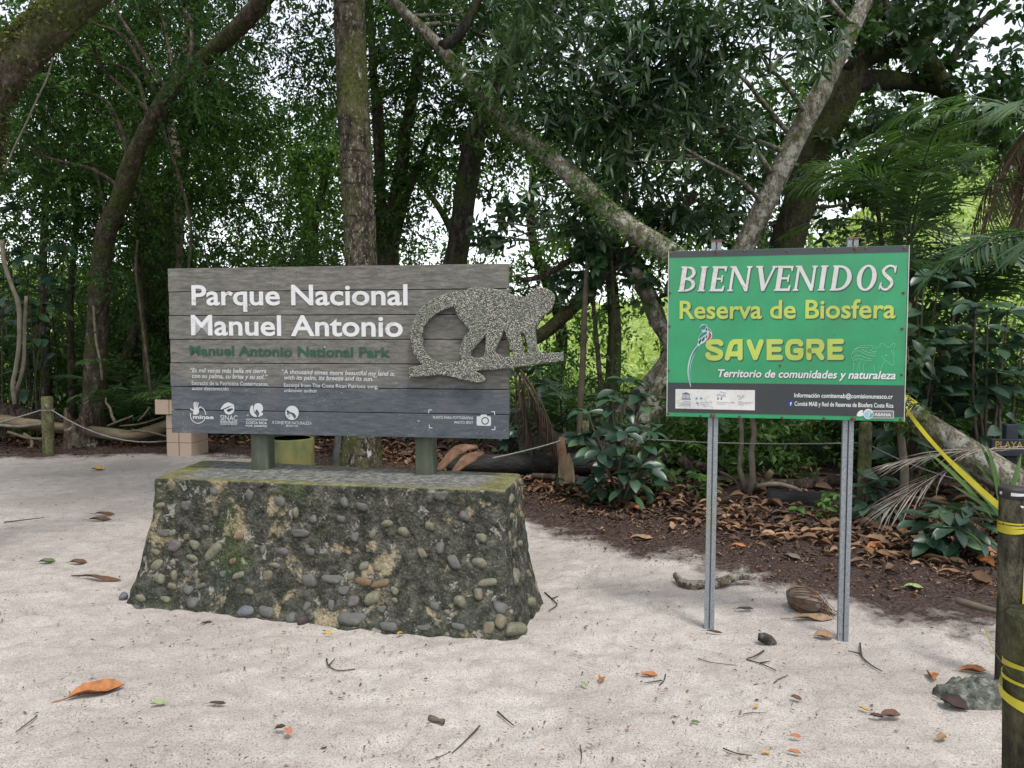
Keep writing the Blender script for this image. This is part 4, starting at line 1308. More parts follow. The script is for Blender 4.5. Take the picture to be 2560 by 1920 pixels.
# bolts and rivets round the edge
bolt = MB(); bolt.tube(np.array([[0, 0, -.004], [0, 0, .001], [0, 0, .0035], [0, 0, .0045]]), [.008, .008, .006, .001], 10)
bo = None
for k, (x, y, r_) in enumerate([(125, 178, .9), (403, 165, .8), (503, 162, 1.5), (732, 158, .8), (1090, 160, .8), (1408, 145, .8), (1655, 138, 1.5), (1744, 135, .9), (2062, 133, .9), (116, 506, .8), (112, 783, .9), (104, 1150, .8), (100, 1508, .9), (370, 1526, .8), (470, 1522, 1.6), (692, 1530, .9),
                               (1045, 1540, .8), (1394, 1545, .9), (1635, 1550, 1.6), (2030, 1554, .9), (2052, 504, .9), (2042, 802, .9), (2038, 1184, .8), (1030, 1107, .8)]):
    p = gb.w([gb.at(*Z6(x, y))], .002)[0]
    if bo is None:
        bo = bolt.build('bolt', M_rust, None); o = bo
    else:
        o = bo.copy(); COL.objects.link(o)
    o.parent = gs
    Mx = Matrix(((gb.u[0], 0, gb.n[0]), (gb.u[1], 0, gb.n[1]), (0, 1, 0))).to_4x4() @ Matrix.Scale(r_, 4)
    Mx.translation = Vector(p)
    o.matrix_local = wmat(gs).inverted() @ Mx

# steel channel posts: two flanges either side of a grooved web
for (bx, by, tx, ty) in ((1774, 1582, 1792, 598), (2119, 1617, 2135, 592)):
    p0 = GR(bx, by, 0); a0 = (p0 - gb.O).dot(gb.u)
    a1 = gb.at(tx, ty)[0]; ztop = gb.at(tx, ty)[1] + gb.O[2]
    m = MB()
    prof = [(-.026, .0), (-.026, .030), (-.021, .030), (-.021, .006), (-.009, .006), (-.009, .020), (.009, .020), (.009, .006), (.021, .006), (.021, .030), (.026, .030), (.026, .0), (.004, .0), (.0025, .014), (-.0025, .014), (-.004, .0)]
    V = []
    zs = [-.3, zb - .02, ztop]
    for z in zs:
        t = (z - 0) / ztop
        c = gb.O + gb.u * (a0 * (1 - t) + a1 * t); c[2] = z
        V += [c + gb.u * x - gb.n * (y + .020) for x, y in prof]
    n_ = len(prof); Fs = []
    for r_ in range(len(zs) - 1):
        for i_ in range(n_): Fs.append((r_ * n_ + i_, (r_ + 1) * n_ + i_, (r_ + 1) * n_ + (i_ + 1) % n_, r_ * n_ + (i_ + 1) % n_))
    Fs.append(tuple(range((len(zs) - 1) * n_, len(zs) * n_)))
    m.add(np.array(V), Fs)
    po = m.build('post', M_galv, gs, smooth=False)
    # rust at the sawn top
    m = MB(); c = gb.O + gb.u * a1; c[2] = ztop - .006
    m.box(c - gb.n * .035, (.056, .034, .010), Rg); m.build('rusty_top', M_rust, po, smooth=False)

# ------------------------------------------------------------------ posts, tape, rope, planters
M_dkpost = bark_mat('dark_wet_post', (.022, .021, .015), (.060, .056, .038), (.14, .13, .085), (.065, .07, .025), .40, .80, .8)
M_tape = None
M_dkpost2 = bark_mat('black_streaked_post', (.010, .010, .008), (.034, .032, .022), (.12, .105, .065), (.075, .08, .028), .50, .82, .55)


def tape_mat():
    m, nt, b = new_mat('yellow_caution_tape')
    inp(nt, b.inputs['Base Color'], ramp(nt, noise(nt, 9, 3), [(.3, (.42, .35, .02)), (.6, (.54, .47, .035))]))
    b.inputs['Roughness'].default_value = .35
    t = nd(nt, 'ShaderNodeBsdfTranslucent'); t.inputs[0].default_value = (.8, .7, .06, 1)
    ms = nd(nt, 'ShaderNodeMixShader'); ms.inputs[0].default_value = .25
    nt.links.new(b.outputs[0], ms.inputs[1]); nt.links.new(t.outputs[0], ms.inputs[2]); nt.links.new(ms.outputs[0], nt.nodes['Material Output'].inputs[0])
    return m


M_tape = tape_mat()
M_black = plain('black_print', [(.015, .015, .012)], 5, .5, .3, 0)


def ribbon(mb, pts, wdir, w, step_=.03, wob=.0):
    pts = np.asarray(pts, float)
    wd = np.asarray(wdir, float) if np.ndim(wdir) == 2 else np.tile(np.asarray(wdir, float), (len(pts), 1))
    q = np.concatenate([pts, wd], 1)
    p2, _ = resample(pts, np.ones(len(pts)), step_)
    t0 = np.linspace(0, 1, len(pts)); t1 = np.linspace(0, 1, len(p2))
    W = unit(np.stack([np.interp(t1, t0, wd[:, k]) for k in range(3)], -1))
    V = np.concatenate([p2 + W * w / 2, p2 - W * w / 2]); n = len(p2)
    mb.add(V, [(i, i + 1, n + i + 1, n + i) for i in range(n - 1)])
    return p2, W


def band(mb, c, r, z, h, tilt=0.0, ph=0.0, a0=0, a1=360):
    a = np.radians(np.linspace(a0, a1, 40)); n = len(a)
    V = []
    for s_ in (-1, 1):
        for t in a:
            rr = r * (1 + .03 * math.sin(3 * t + ph))
            V.append((c[0] + rr * math.cos(t), c[1] + rr * math.sin(t), z + s_ * h / 2 * (1 + .25 * math.sin(2 * t + ph)) + tilt * math.cos(t + ph)))
    mb.add(np.array(V), [(i, i + 1, n + i + 1, n + i) for i in range(n - 1)])


def bollard(name, label, x, y, r, h, seed, cap):
    z0 = zgs(x, y)
    o = thing(name, label, 'post', (x, y, z0))
    m = MB()
    m.tube([(x + .004, y, z0 - .15), (x + .002, y, z0 + .2), (x - .004, y, z0 + h * .6), (x - .012, y, z0 + h - .03), (x - .012, y, z0 + h - .008), (x - .012, y, z0 + h)], [r * 1.02, r * 1.01, r, r * .98, r * .96, r * .86], 28, .05, True, .04, seed)
    m.build('shaft', M_dkpost if cap else M_dkpost2, o)
    return o, z0


bx, by = GR(2521, 1706)[:2]
b1, z0 = bollard('bollard', 'tall dark wooden bollard with reflective cap ring and yellow tape tied round it', bx, by, .055, .90, 4, True)
m = MB(); m.tube([(bx - .012, by, z0 + .862), (bx - .012, by, z0 + .868), (bx - .012, by, z0 + .898), (bx - .012, by, z0 + .908), (bx - .012, by, z0 + .910)], [.0565, .0585, .0585, .057, .045], 28)
capo = m.build('cap', plain('cap_rubber', [(.015, .016, .018), (.05, .045, .04)], 30, .6, .3, .2), b1)
m = MB(); band(m, (bx - .012, by), .0592, z0 + .884, .012, 0, 0, 180, 360); m.build('reflector', plain('reflector_strip', [(.62, .64, .66), (.75, .76, .77)], 40, .3, .5, 0), capo)
m = MB(); m.tube([(bx - .008, by - .052, z0 + .83), (bx - .008, by - .062, z0 + .83)], [.006, .005], 10); m.build('screw_head', plain('bright_screw', [(.7, .7, .7)], 5, .3, .5, 0), b1)
# tape tied round it, its tail hanging down
tp = thing('caution_tape', 'yellow caution tape running from the leaning trunk to the tall bollard', 'tape', (bx, by, z0 + .7))
m = MB()
for k, (dz, h) in enumerate(((.70, .020), (.715, .012), (.728, .010))): band(m, (bx - .008, by), .0575 + .001 * k, z0 + dz + .02, h, .004, k)
m.build('knot_wrap', M_tape, tp)
m = MB()
ribbon(m, [(bx + .018, by - .060, z0 + .73), (bx + .020, by - .064, z0 + .62), (bx + .012, by - .066, z0 + .40), (bx + .006, by - .064, z0 + .25), (bx - .005, by - .066, z0 + .12), (bx - .02, by - .07, z0 + .0)],
       [(1, .2, 0), (1, -.3, 0), (1, .3, 0), (.8, .6, 0), (.5, .8, 0), (.9, .2, 0)], .022)
m.build('hanging_tail', M_tape, tp)
tree_pt = P(2268, 1028, 5.80)
post_pt = np.array([bx - .055, by - .02, z0 + .80])
mid_ = (tree_pt * .45 + post_pt * .55) + np.array([0, 0, -.035])
m = MB(); sp2, sw = ribbon(m, [tree_pt, tree_pt * .7 + post_pt * .3 + np.array([0, 0, -.03]), mid_, tree_pt * .2 + post_pt * .8 + np.array([0, 0, -.02]), post_pt], [(.25, 0, 1), (.5, -.4, .3), (.2, -.6, .3), (.5, -.2, .6), (.4, -.1, .7)], .028, .02)
m.build('span', M_tape, tp)
# black dashes of print along the span and the wrap
m = MB()
for i_ in range(4, len(sp2) - 5, 2):
    if (i_ // 2) % 9 in (7, 8): continue
    T_ = unit(sp2[i_ + 1] - sp2[i_]); n_ = unit(np.cross(T_, sw[i_]))
    if n_[1] > 0: n_ = -n_
    c = sp2[i_] + n_ * .0012 - sw[i_] * .008
    u_, v_ = T_ * .006, sw[i_] * .004
    m.add(np.array([c - u_ - v_, c + u_ - v_, c + u_ + v_, c - u_ + v_]), [(0, 1, 2, 3)])
for k in range(10):
    t = math.radians(200 + k * 15)
    p_ = np.array([bx - .008 + .0595 * math.cos(t), by + .0595 * math.sin(t), z0 + .747])
    tt = np.array([-math.sin(t), math.cos(t), 0]) * .004
    if k in (3, 4): continue
    m.add(np.array([p_ - tt - [0, 0, .004], p_ + tt - [0, 0, .004], p_ + tt + [0, 0, .004], p_ - tt + [0, 0, .004]]), [(0, 1, 2, 3)])
m.build('print', M_black, tp, smooth=False)

nx_, ny_ = 1.318, 1.87
b2, z2 = bollard('bollard', 'short near wooden bollard streaked black, wound with three turns of yellow tape', nx_, ny_, .062, .89, 8, False)
t2 = thing('caution_tape', 'three loose turns of yellow tape on the near bollard at the frame edge', 'tape', (nx_, ny_, z2 + .7))
for k, (dz, h, ti) in enumerate(((.748, .012, .012), (.715, .010, .006), (.672, .030, .018))):
    m = MB(); band(m, (nx_ - .006, ny_), .067 + .002 * k, z2 + dz, h, ti, 2.4 + k); m.build('turn', M_tape, t2)
m = MB()
ribbon(m, [(nx_ - .069, ny_ - .01, z2 + .735), (nx_ - .072, ny_ + .05, z2 + .765), (nx_ - .068, ny_ + .10, z2 + .81)], [(0, 1, .3)] * 3, .008); m.build('loose_end', M_tape, t2)

# rough concrete footing beside the tall bollard
fp = on_ground(2425, 1765)
m = MB()
rg = np.random.default_rng(5)
nu, nv = 26, 9
V = []
nu, nv = 44, 16
for a_ in np.linspace(.02, math.pi / 2, nv):
    for t in np.linspace(0, 2 * math.pi, nu, endpoint=False):
        q1, q2 = math.cos(t) * math.sin(a_), math.sin(t) * math.sin(a_)
        f1 = float(fbm(np.array([q1 * 2.2 + 5]), np.array([q2 * 2.2 + math.cos(a_)]), 4, 4)[0]); f2 = float(fbm(np.array([q1 * 7 + 2]), np.array([q2 * 7 + 3]), 3, 9)[0])
        r_ = 1 + .22 * f1
        V.append((fp[0] + .045 + .145 * q1 * r_, fp[1] + .11 * q2 * r_ + .05, fp[2] - .025 + max(0, .115 + .04 * f1 + .022 * f2 + .025 * q1) * max(0, math.cos(a_)) ** .5))
m.add(np.array(V), [(k * nu + i_, (k + 1) * nu + i_, (k + 1) * nu + (i_ + 1) % nu, k * nu + (i_ + 1) % nu) for k in range(nv - 1) for i_ in range(nu)])
o = m.build('concrete_lump', plain('rough_dark_concrete', [(.05, .055, .045), (.16, .17, .14), (.38, .39, .35)], 26, .95, .1, .9, .015), None, fp)
tag(o, 'rough dark concrete lump in the sand at the foot of the tall bollard', 'concrete')

# rope line on the left with its round post
M_rpost = bark_mat('green_grey_post', (.035, .032, .018), (.10, .10, .055), (.20, .20, .12), (.12, .14, .04), .5, .85)
M_rope = plain('grey_rope', [(.18, .17, .16), (.36, .35, .33)], 60, .9, .1, .4, .003)
rp = GR(122, 1125, .05)
o = thing('rope_post', 'greenish round post holding the rope, in front of the fallen logs', 'post', (rp[0], rp[1], .0))
m = MB(); m.tube([(rp[0], rp[1], -.1), (rp[0] - .0, rp[1], .3), (rp[0], rp[1], .70), (rp[0], rp[1], .775), (rp[0], rp[1], .785)], [.077, .075, .074, .072, .06], 20, .06, True, .06)
m.build('shaft', M_rpost, o)


def sag(a, b, s, n=9):
    t = np.linspace(0, 1, n)[:, None]
    return a + (b - a) * t - np.array([0, 0, 1.0]) * (4 * s * t * (1 - t))


pk = np.array([rp[0], rp[1], .60])
m = MB()
m.tube(sag(P(-200, 1100, 10.2), pk + [-.07, -.02, 0], .03), .009, 6); m.tube(sag(pk + [.07, -.02, 0], P(418, 1102, 10.35), .16), .009, 6)
band(m, (rp[0], rp[1]), .080, .60, .016)
tag(m.build('rope', M_rope, None, (rp[0], rp[1], 0)), 'grey rope sagging from the round post to the tiled planter', 'rope')
# rope and posts behind the signs
g1 = on_ground(1462, 1192); g2 = on_ground(2158, 1282)
for g_, h, r_, lab in ((g1, .62, .045, 'weathered rope post behind the broad-leaved sapling'), (g2, .80, .055, 'brown rope post seen behind the right leg of the green sign')):
    o = thing('rope_post', lab, 'post', g_)
    m = MB(); m.tube([g_ + [0, 0, -.1], g_ + [.0, 0, h * .5], g_ + [.0, 0, h - .01], g_ + [0, 0, h]], [r_, r_ * .98, r_ * .95, r_ * .7], 14, .06, True, .08)
    m.build('shaft', M_rpost, o)
m = MB(); m.tube(sag(P(1232, 1145, 6.9), g1 + [0, -.05, .5], .02), .007, 6)
m.tube(sag(g1 + [0, .0, .48], g2 + [0, 0, .62], .05), .006, 6); m.tube(sag(g2 + [0, 0, .62], P(2470, 1215, 6.2), .05), .006, 6)
tag(m.build('rope', M_rope, None, g1), 'thin pale rope strung low behind both signs', 'rope')

# tiled planter behind the left end of the park sign
def tiled(mb_t, mb_g, c, size, tile):
    "grout core, and a thin bevelled tile for every square of every side"
    c = np.array(c, float); sx, sy, sz = size
    mb_g.box(c, (sx - .006, sy - .006, sz - .006))
    for ax in (0, 1):
        for s_ in (-1, 1):
            wid = sy if ax == 0 else sx
            nu_, nz_ = max(1, round(wid / tile)), max(1, round(sz / tile))
            for a_ in range(nu_):
                for b_ in range(nz_):
                    u_ = -wid / 2 + wid * (a_ + .5) / nu_; z_ = -sz / 2 + sz * (b_ + .5) / nz_
                    q = c + (np.array([s_ * (sx / 2 - .004), u_, z_]) if ax == 0 else np.array([u_, s_ * (sy / 2 - .004), z_]))
                    dim = (.012, wid / nu_ - .006, sz / nz_ - .006) if ax == 0 else (wid / nu_ - .006, .012, sz / nz_ - .006)
                    if ax == 1: dim = (dim[0] - .004 if a_ in (0, nu_ - 1) else dim[0], dim[1], dim[2])
                    mb_t.box(q, dim, None, .002, )
            
M_tile = plain('beige_tile', [(.50, .37, .27), (.60, .46, .35)], 1.7, .35, .4, .05)
M_grout = plain('dark_grout', [(.06, .055, .05), (.12, .11, .10)], 20, .9, .1, .2)
tpz = P(455, 1135, 10.15)
tx, ty = -4.40, 10.25
o = thing('tiled_planter', 'beige tiled pillar planter behind the left end of the park sign', 'planter', (tx, ty, .0), math.radians(-9))
M0 = wmat(o)
def local_build(name, mat, mbx, parent, root=o):
    "geometry authored in the root's own frame"
    M_ = np.array(wmat(root))
    mbx.v = [v @ M_[:3, :3].T + M_[:3, 3] for v in mbx.v]
    return mbx.build(name, mat, parent, smooth=False)
mt, mg = MB(), MB()
tiled(mt, mg, (0, 0, .28), (.36, .40, .56), .18)
pil = local_build('pillar', M_tile, mt, o); local_build('grout', M_grout, mg, pil)
mt, mg = MB(), MB()
tiled(mt, mg, (.10, -.02, .665), (.82, .44, .20), .20)
tr_ = local_build('trough', M_tile, mt, o); local_build('grout', M_grout, mg, tr_)
mg = MB(); mg.box((.10, -.02, .768), (.74, .36, .02)); local_build('soil', plain('planter_soil', [(.02, .014, .01), (.06, .04, .03)], 30, .95, .1, .6, .01), mg, o)

# round concrete planter, square-cut post and palm husks behind the concrete foot
M_drum = plain('green_stained_drum', [(.045, .07, .03), (.12, .145, .06), (.20, .19, .07), (.27, .22, .09)], 3.4, .85, .2, .5, .006, stretch=(1, 1, .6))
cx_, cy_ = -2.33, 7.95
o = thing('round_planter', 'round concrete planter stained green and yellow behind the park sign base', 'planter', (cx_, cy_, 0))
m = MB(); m.tube([(cx_, cy_, -.05), (cx_, cy_, .2), (cx_, cy_, .51), (cx_, cy_, .525), (cx_, cy_, .525), (cx_, cy_, .44)], [.245, .245, .245, .238, .205, .20], 36, .01, True); m.build('drum', M_drum, o)
m = MB(); m.tube([(cx_, cy_, .45), (cx_, cy_, .47)], [.203, .203], 24); m.build('soil', bpy.data.materials['planter_soil'], o)
c0 = P(838, 1160, 8.6); c1 = P(856, 1000, 8.6)
m = MB(); m.tube([c0 - [0, 0, .3], c0, c1], [.045, .045, .045], 4)
tag(m.build('leaning_stake', plain('grey_stake', [(.06, .07, .065), (.14, .15, .14)], 8, .9, .1, .4), None, (c0[0], c0[1], 0), smooth=False), 'narrow grey-green stake leaning behind the park sign board', 'stake')

M_husk = plain('palm_husk', [(.10, .045, .025), (.22, .125, .075), (.36, .26, .18)], 6, .75, .25, .6, .006, stretch=(1, 1, 1))


def husk(pts, w, mat, name, label, curl=.5):
    "a boat-shaped palm sheath"
    pts = np.array(pts, float); n = len(pts)
    p2, ww = resample(pts, np.array(w), .05)
    T = unit(np.gradient(p2, axis=0)); S = unit(np.cross(T, [0, 0, 1])); U = np.cross(S, T)
    V = []; m_ = 9
    for k in range(len(p2)):
        for a_ in np.linspace(-1.25, 1.25, m_):
            V.append(p2[k] + S[k] * math.sin(a_) * ww[k] + U[k] * (1 - math.cos(a_)) * ww[k] * curl * 1.6 * (-1))
    mb_ = MB(); L2 = len(p2)
    Fs = [(k * m_ + i_, k * m_ + i_ + 1, (k + 1) * m_ + i_ + 1, (k + 1) * m_ + i_) for k in range(L2 - 1) for i_ in range(m_ - 1)]
    mb_.add(np.array(V), Fs)
    o_ = mb_.build(name, mat, None, p2[0])
    sm_ = o_.modifiers.new('thickness', 'SOLIDIFY'); sm_.thickness = .012
    return tag(o_, label, 'palm husk')


a, b = P(1090, 1172, 7.0), P(1190, 1112, 7.25)
husk([a, a * .5 + b * .5 + [0, 0, .10], b], [.05, .11, .05], M_husk, 'palm_husk', 'tan boat-shaped palm husk lying nearest the right sign post')
a, b = P(1130, 1178, 6.85), P(1205, 1128, 7.1)
husk([a, a * .5 + b * .5 + [0, 0, .06], b], [.04, .10, .04], M_husk, 'palm_husk', 'reddish split palm husk in front of the tan one')

# park direction board at the right edge
pp = P(2556, 1120, 6.05)
o = thing('direction_sign', 'dark plank direction sign lettered in yellow at the right edge', 'sign', (pp[0] + .25, pp[1] + .04, 0))
DA, DB = P(2478, 1140, 6.05), P(2560, 1148, 6.02); DB = DA + (DB - DA) / np.linalg.norm(DB - DA) * .95; DB[2] = DA[2]
db = Board(DA, DB, o)
Rd = np.array([[db.u[0], -db.n[0], 0], [db.u[1], -db.n[1], 0], [0, 0, 1]])
m = MB(); m.box(db.O + db.u * .475 + np.array([0, 0, .068]) - db.n * .018, (.95, .036, .136), Rd, .005)
dbo = m.build('board', plain('slate_stained_wood', [(.03, .035, .045), (.06, .07, .085)], 7, .8, .2, .4, .004, stretch=(.3, 1, 1)), o, smooth=False)
m = MB(); db.text(m, 'PLAYA', (2488, 1120), (2557, 1121), 17, .002, .01)
m.build('lettering', plain('dull_yellow_paint', [(.42, .28, .05), (.52, .36, .08)], 20, .6, .3, 0), dbo, smooth=False)
m = MB(); m.box(db.O + db.u * .17 - db.n * .07 + np.array([0, 0, -.30]), (.09, .065, 1.1), Rd, .004); m.build('post', bpy.data.materials['slate_stained_wood'], o, smooth=False)

# ------------------------------------------------------------------ the forest
M_bark_brown = bark_mat('brown_mossy_bark', (.020, .015, .011), (.060, .047, .036), (.15, .125, .10), (.055, .07, .018), .46, .70)
M_bark_pale = bark_mat('pale_lichen_bark', (.05, .045, .034), (.16, .145, .11), (.30, .28, .225), (.085, .095, .03), .44, .52, 1.5)
M_bark_dark = bark_mat('dark_wet_bark', (.010, .009, .008), (.030, .026, .022), (.075, .068, .058), (.05, .07, .016), .50, .74)
M_bark_moss = bark_mat('deep_moss_bark', (.016, .014, .010), (.042, .037, .026), (.095, .085, .06), (.070, .082, .020), .55, .80)
M_twig = plain('pale_twig', [(.07, .055, .04), (.17, .14, .10)], 9, .85, .2, .3)
M_vine = plain('pale_vine', [(.12, .10, .07), (.26, .23, .17)], 9, .85, .2, .3)


def palm_bark():
    m, nt, b = new_mat('ringed_palm_bark')
    z = sep(nt)[2]
    n = noise(nt, 10, 6, .7, coords(nt, scale=(1, 1, .5)))
    w = math_(nt, 'FRACT', math_(nt, 'ADD', math_(nt, 'MULTIPLY', z, 5.2), math_(nt, 'MULTIPLY', noise(nt, 3, 3), .5)))
    c = ramp(nt, n, [(.34, (.012, .010, .008)), (.47, (.040, .033, .025)), (.58, (.085, .073, .054)), (.70, (.17, .155, .12))])
    c = mix(nt, math_(nt, 'MULTIPLY', ramp(nt, w, [(0, (1, 1, 1)), (.06, (1, 1, 1)), (.18, (0, 0, 0))]), step(nt, noise(nt, 6, 4), .40, .60)), c, (.014, .012, .009))
    fl = step(nt, noise(nt, 34, 4, .7, coords(nt, scale=(1, 1, .5))), .56, .62)
    c = mix(nt, math_(nt, 'MULTIPLY', fl, .7), c, (.30, .28, .21))
    mo = step(nt, noise(nt, 2.2, 6, .7, coords(nt, scale=(1, 1, .6), loc=(2, 5, 0))), .49, .62)
    c = mix(nt, math_(nt, 'MULTIPLY', mo, .85), c, ramp(nt, noise(nt, 26, 3), [(.3, (.03, .04, .01)), (.7, (.10, .115, .028))]))
    wh = step(nt, noise(nt, 5, 5, .6, coords(nt, loc=(9, 1, 3), scale=(1, 1, .5))), .66, .69)
    c = mix(nt, wh, c, (.40, .41, .37))
    inp(nt, b.inputs['Base Color'], c)
    b.inputs['Roughness'].default_value = .92; b.inputs['Specular IOR Level'].default_value = .12
    bump(nt, b, math_(nt, 'ADD', n, math_(nt, 'MULTIPLY', w, .3)), .8, .02)
    return m


M_palmbark = palm_bark()
M_lf_small = leaf_mat('small_leaf', [(.009, .028, .007), (.021, .056, .012), (.040, .090, .018), (.090, .165, .030)], .36, .5, .18)
M_lf_mid = leaf_mat('mid_leaf', [(.012, .033, .009), (.025, .060, .015), (.044, .094, .021), (.080, .145, .030)], .36, .45, .24)
M_lf_lance = leaf_mat('lance_leaf', [(.010, .030, .010), (.020, .050, .016), (.036, .078, .024), (.090, .140, .055)], .24, .32, .50)
M_lf_big = leaf_mat('broad_leaf', [(.016, .040, .026), (.026, .058, .036), (.040, .082, .045), (.075, .13, .05)], .20, .36, .5, None, 2.2)
M_lf_fern = leaf_mat('fern_leaf', [(.03, .07, .015), (.06, .12, .025), (.10, .18, .035)], .35, .5, .3)
M_palm = leaf_mat('palm_leaflet', [(.014, .038, .014), (.028, .064, .022), (.050, .100, .030), (.095, .145, .042)], .30, .38, .5)
M_deadpalm = leaf_mat('dead_palm_leaflet', [(.08, .055, .035), (.16, .115, .08), (.27, .21, .16)], .15, .7, .2, (1, 1, 1))
M_greypalm = leaf_mat('grey_dead_leaflet', [(.13, .11, .09), (.22, .19, .16), (.32, .28, .24)], .1, .75, .2, (1, 1, 1))
M_darkpalm = leaf_mat('dark_dead_leaflet', [(.03, .02, .014), (.065, .046, .033), (.12, .09, .065)], .1, .75, .2, (1, 1, 1))
M_lf_far = leaf_mat('sunlit_leaf', [(.13, .20, .045), (.22, .30, .085), (.31, .39, .14), (.42, .46, .20)], .35, .5, .3, None, .25)  # pale stops carry the sunlit, washed-out look in the leaf colour itself
M_lf_back = leaf_mat('background_leaf', [(.020, .050, .010), (.042, .090, .016), (.070, .135, .024), (.13, .20, .040)], .45, .5, .3)


def sample_ell(c, r, n, rng):
    d = rdir(n, rng) * (rng.random((n, 1)) ** .40)
    return np.asarray(c) + d * np.asarray(r)


def twigs(mb, C, rad, ntw, m, tl, L, W, T, rng, droop=.35, flat=.5):
    "clumps C -> drooping twigs -> alternate leaves"
    N = len(C) * ntw
    c = np.repeat(C, ntw, 0)
    off = rng.normal(size=(N, 3)) * rad * np.array([.62, .62, .5])
    d = unit(off / rad + rng.normal(size=(N, 3)) * .8 + [0, 0, -.15])
    ln = tl * (.6 + .8 * rng.random(N))
    s = np.linspace(.12, 1, m)[None] * ln[:, None]
    pos = (c + off)[:, None] + d[:, None] * s[..., None]
    pos[..., 2] -= droop * s ** 2 / tl
    side = unit(np.cross(d, rng.normal(size=(N, 3))))
    sg = np.where(np.arange(m) % 2 == 0, 1.0, -1.0)
    ld = d[:, None] * .65 + side[:, None] * sg[None, :, None] * .75 + rng.normal(size=(N, m, 3)) * .28
    ld[..., 2] -= .30
    nr = np.array([0, 0, 1.0]) * flat + rng.normal(size=(N, m, 3)) * .55
    k = N * m
    hue = np.clip(np.repeat(rng.random(len(C)), ntw * m) * .55 + rng.random(k) * .45, 0, 1)
    leaves(mb, pos.reshape(-1, 3), ld.reshape(-1, 3), nr.reshape(-1, 3), L * (.65 + .7 * rng.random(k)), W * (.7 + .6 * rng.random(k)), T, hue, rng)


def whorls(mb, C, rad, nw, m, L, W, T, rng, droop=.55, up=.3):
    "clumps C -> rosettes of drooping leaves"
    N = len(C) * nw
    c = np.repeat(C, nw, 0) + rng.normal(size=(N, 3)) * rad * np.array([.6, .6, .5])
    ax = unit(rng.normal(size=(N, 3)) * .8 + [0, -.1, up])
    p1 = unit(np.cross(ax, rng.normal(size=(N, 3)))); p2 = np.cross(ax, p1)
    ph = np.arange(m)[None] * 2.4 + rng.random((N, 1)) * 6
    el = rng.random((N, m)) * .9 + .05
    ld = ax[:, None] * np.sin(el)[..., None] + (p1[:, None] * np.cos(ph)[..., None] + p2[:, None] * np.sin(ph)[..., None]) * np.cos(el)[..., None]
    ld[..., 2] -= droop
    pos = c[:, None] + ax[:, None] * (rng.random((N, m, 1)) * .10 - .05) + ld * .01
    nr = ax[:, None] + rng.normal(size=(N, m, 3)) * .25 + [0, 0, .3]
    k = N * m
    hue = np.clip(np.repeat(rng.random(N), m) * .5 + rng.random(k) * .45, 0, 1)
    leaves(mb, pos.reshape(-1, 3), ld.reshape(-1, 3), nr.reshape(-1, 3), L * (.6 + .7 * rng.random(k)), W * (.7 + .5 * rng.random(k)), T, hue, rng)


def grow_limbs(root, path, rad, clumps, n, mat, rng, rmax=.032, rmin=.007):
    "limbs from the trunk out to some of the leaf clumps"
    pp_, rr_ = resample(np.asarray(path, float), np.asarray(rad, float), .15)
    if len(clumps) == 0: return
    pick = clumps[rng.permutation(len(clumps))[:n]]
    for c in pick:
        dd = np.linalg.norm(pp_ - c, axis=1) + np.where(pp_[:, 2] > c[2] - .1, 1.2, 0)
        k = int(np.argmin(dd)); a = pp_[k]
        ln = np.linalg.norm(c - a)
        if ln < .3: continue
        side = rdir(1, rng)[0] * ln * .12
        m1 = a + (c - a) * .35 + side + [0, 0, ln * .06]; m2 = a + (c - a) * .7 + side * .4 + rdir(1, rng)[0] * ln * .06
        r0 = min(rmax, rr_[k] * .55, .010 + ln * .016)
        mb = MB(); mb.tube([a, m1, m2, c], [r0, r0 * .75, r0 * .5, rmin], 7, .10, True, .12)
        for q_ in range(3):                         # forked twigs at the end
            e = c + rdir(1, rng)[0] * min(.5, ln * .3)
            mb.tube([m2, (m2 + e) / 2 + rdir(1, rng)[0] * .06, e], [r0 * .4, r0 * .28, .004], 5, 0, False)
        mb.build('limb', mat, root)


def P3(l):
    return [P(*p) for p in l]


def tree(name, label, path, rad_px, ells, kind, bark, leafm, group=None, nl=10, seed=1, seg=20, rough=.13, dens=1.0, leaf=None, base=None):
    "path: (px, py, Y) along the trunk, from the ground up; ells: ((px, py, Y), (rx, ry, rz), clumps)"
    rng = np.random.default_rng(seed)
    pts = P3(path)
    rad = np.array([r * p[2] / F for r, p in zip(rad_px, path)])
    b0 = pts[0].copy()
    root = thing(name, label, 'tree', (b0[0], b0[1], zgs(b0[0], b0[1])), 0, group)
    mb = MB(); mb.tube(pts, rad, seg, rough, True, .10, seed)
    mb.build('trunk', bark, root)
    if not ells: return root, None
    cl = np.concatenate([sample_ell(P(*c), r, max(1, int(n * dens)), rng) for c, r, n in ells])
    mb = MB()
    if kind == 'small': twigs(mb, cl, .34, 20, 11, .34, *(leaf or (.078, .034)), T_SMALL, rng)
    elif kind == 'mid': twigs(mb, cl, .42, 15, 10, .40, *(leaf or (.115, .052)), T_SMALL, rng)
    elif kind == 'lance':
        whorls(mb, cl, .28, 4, 8, *(leaf or (.19, .040)), T_LANCE, rng, .45, .2); twigs(mb, cl, .30, 4, 9, .30, .17, .038, T_LANCE, rng, .35, .6)
    elif kind == 'round': whorls(mb, cl, .26, 5, 8, *(leaf or (.15, .075)), T_LANCE, rng, .35)
    elif kind == 'back': twigs(mb, cl, .60, 13, 9, .6, *(leaf or (.15, .075)), T_SMALL, rng)
    mb.build('crown', leafm, root)
    grow_limbs(root, pts, rad, cl, nl, bark, rng)
    return root, cl


G_F = 'trees of the forest edge'
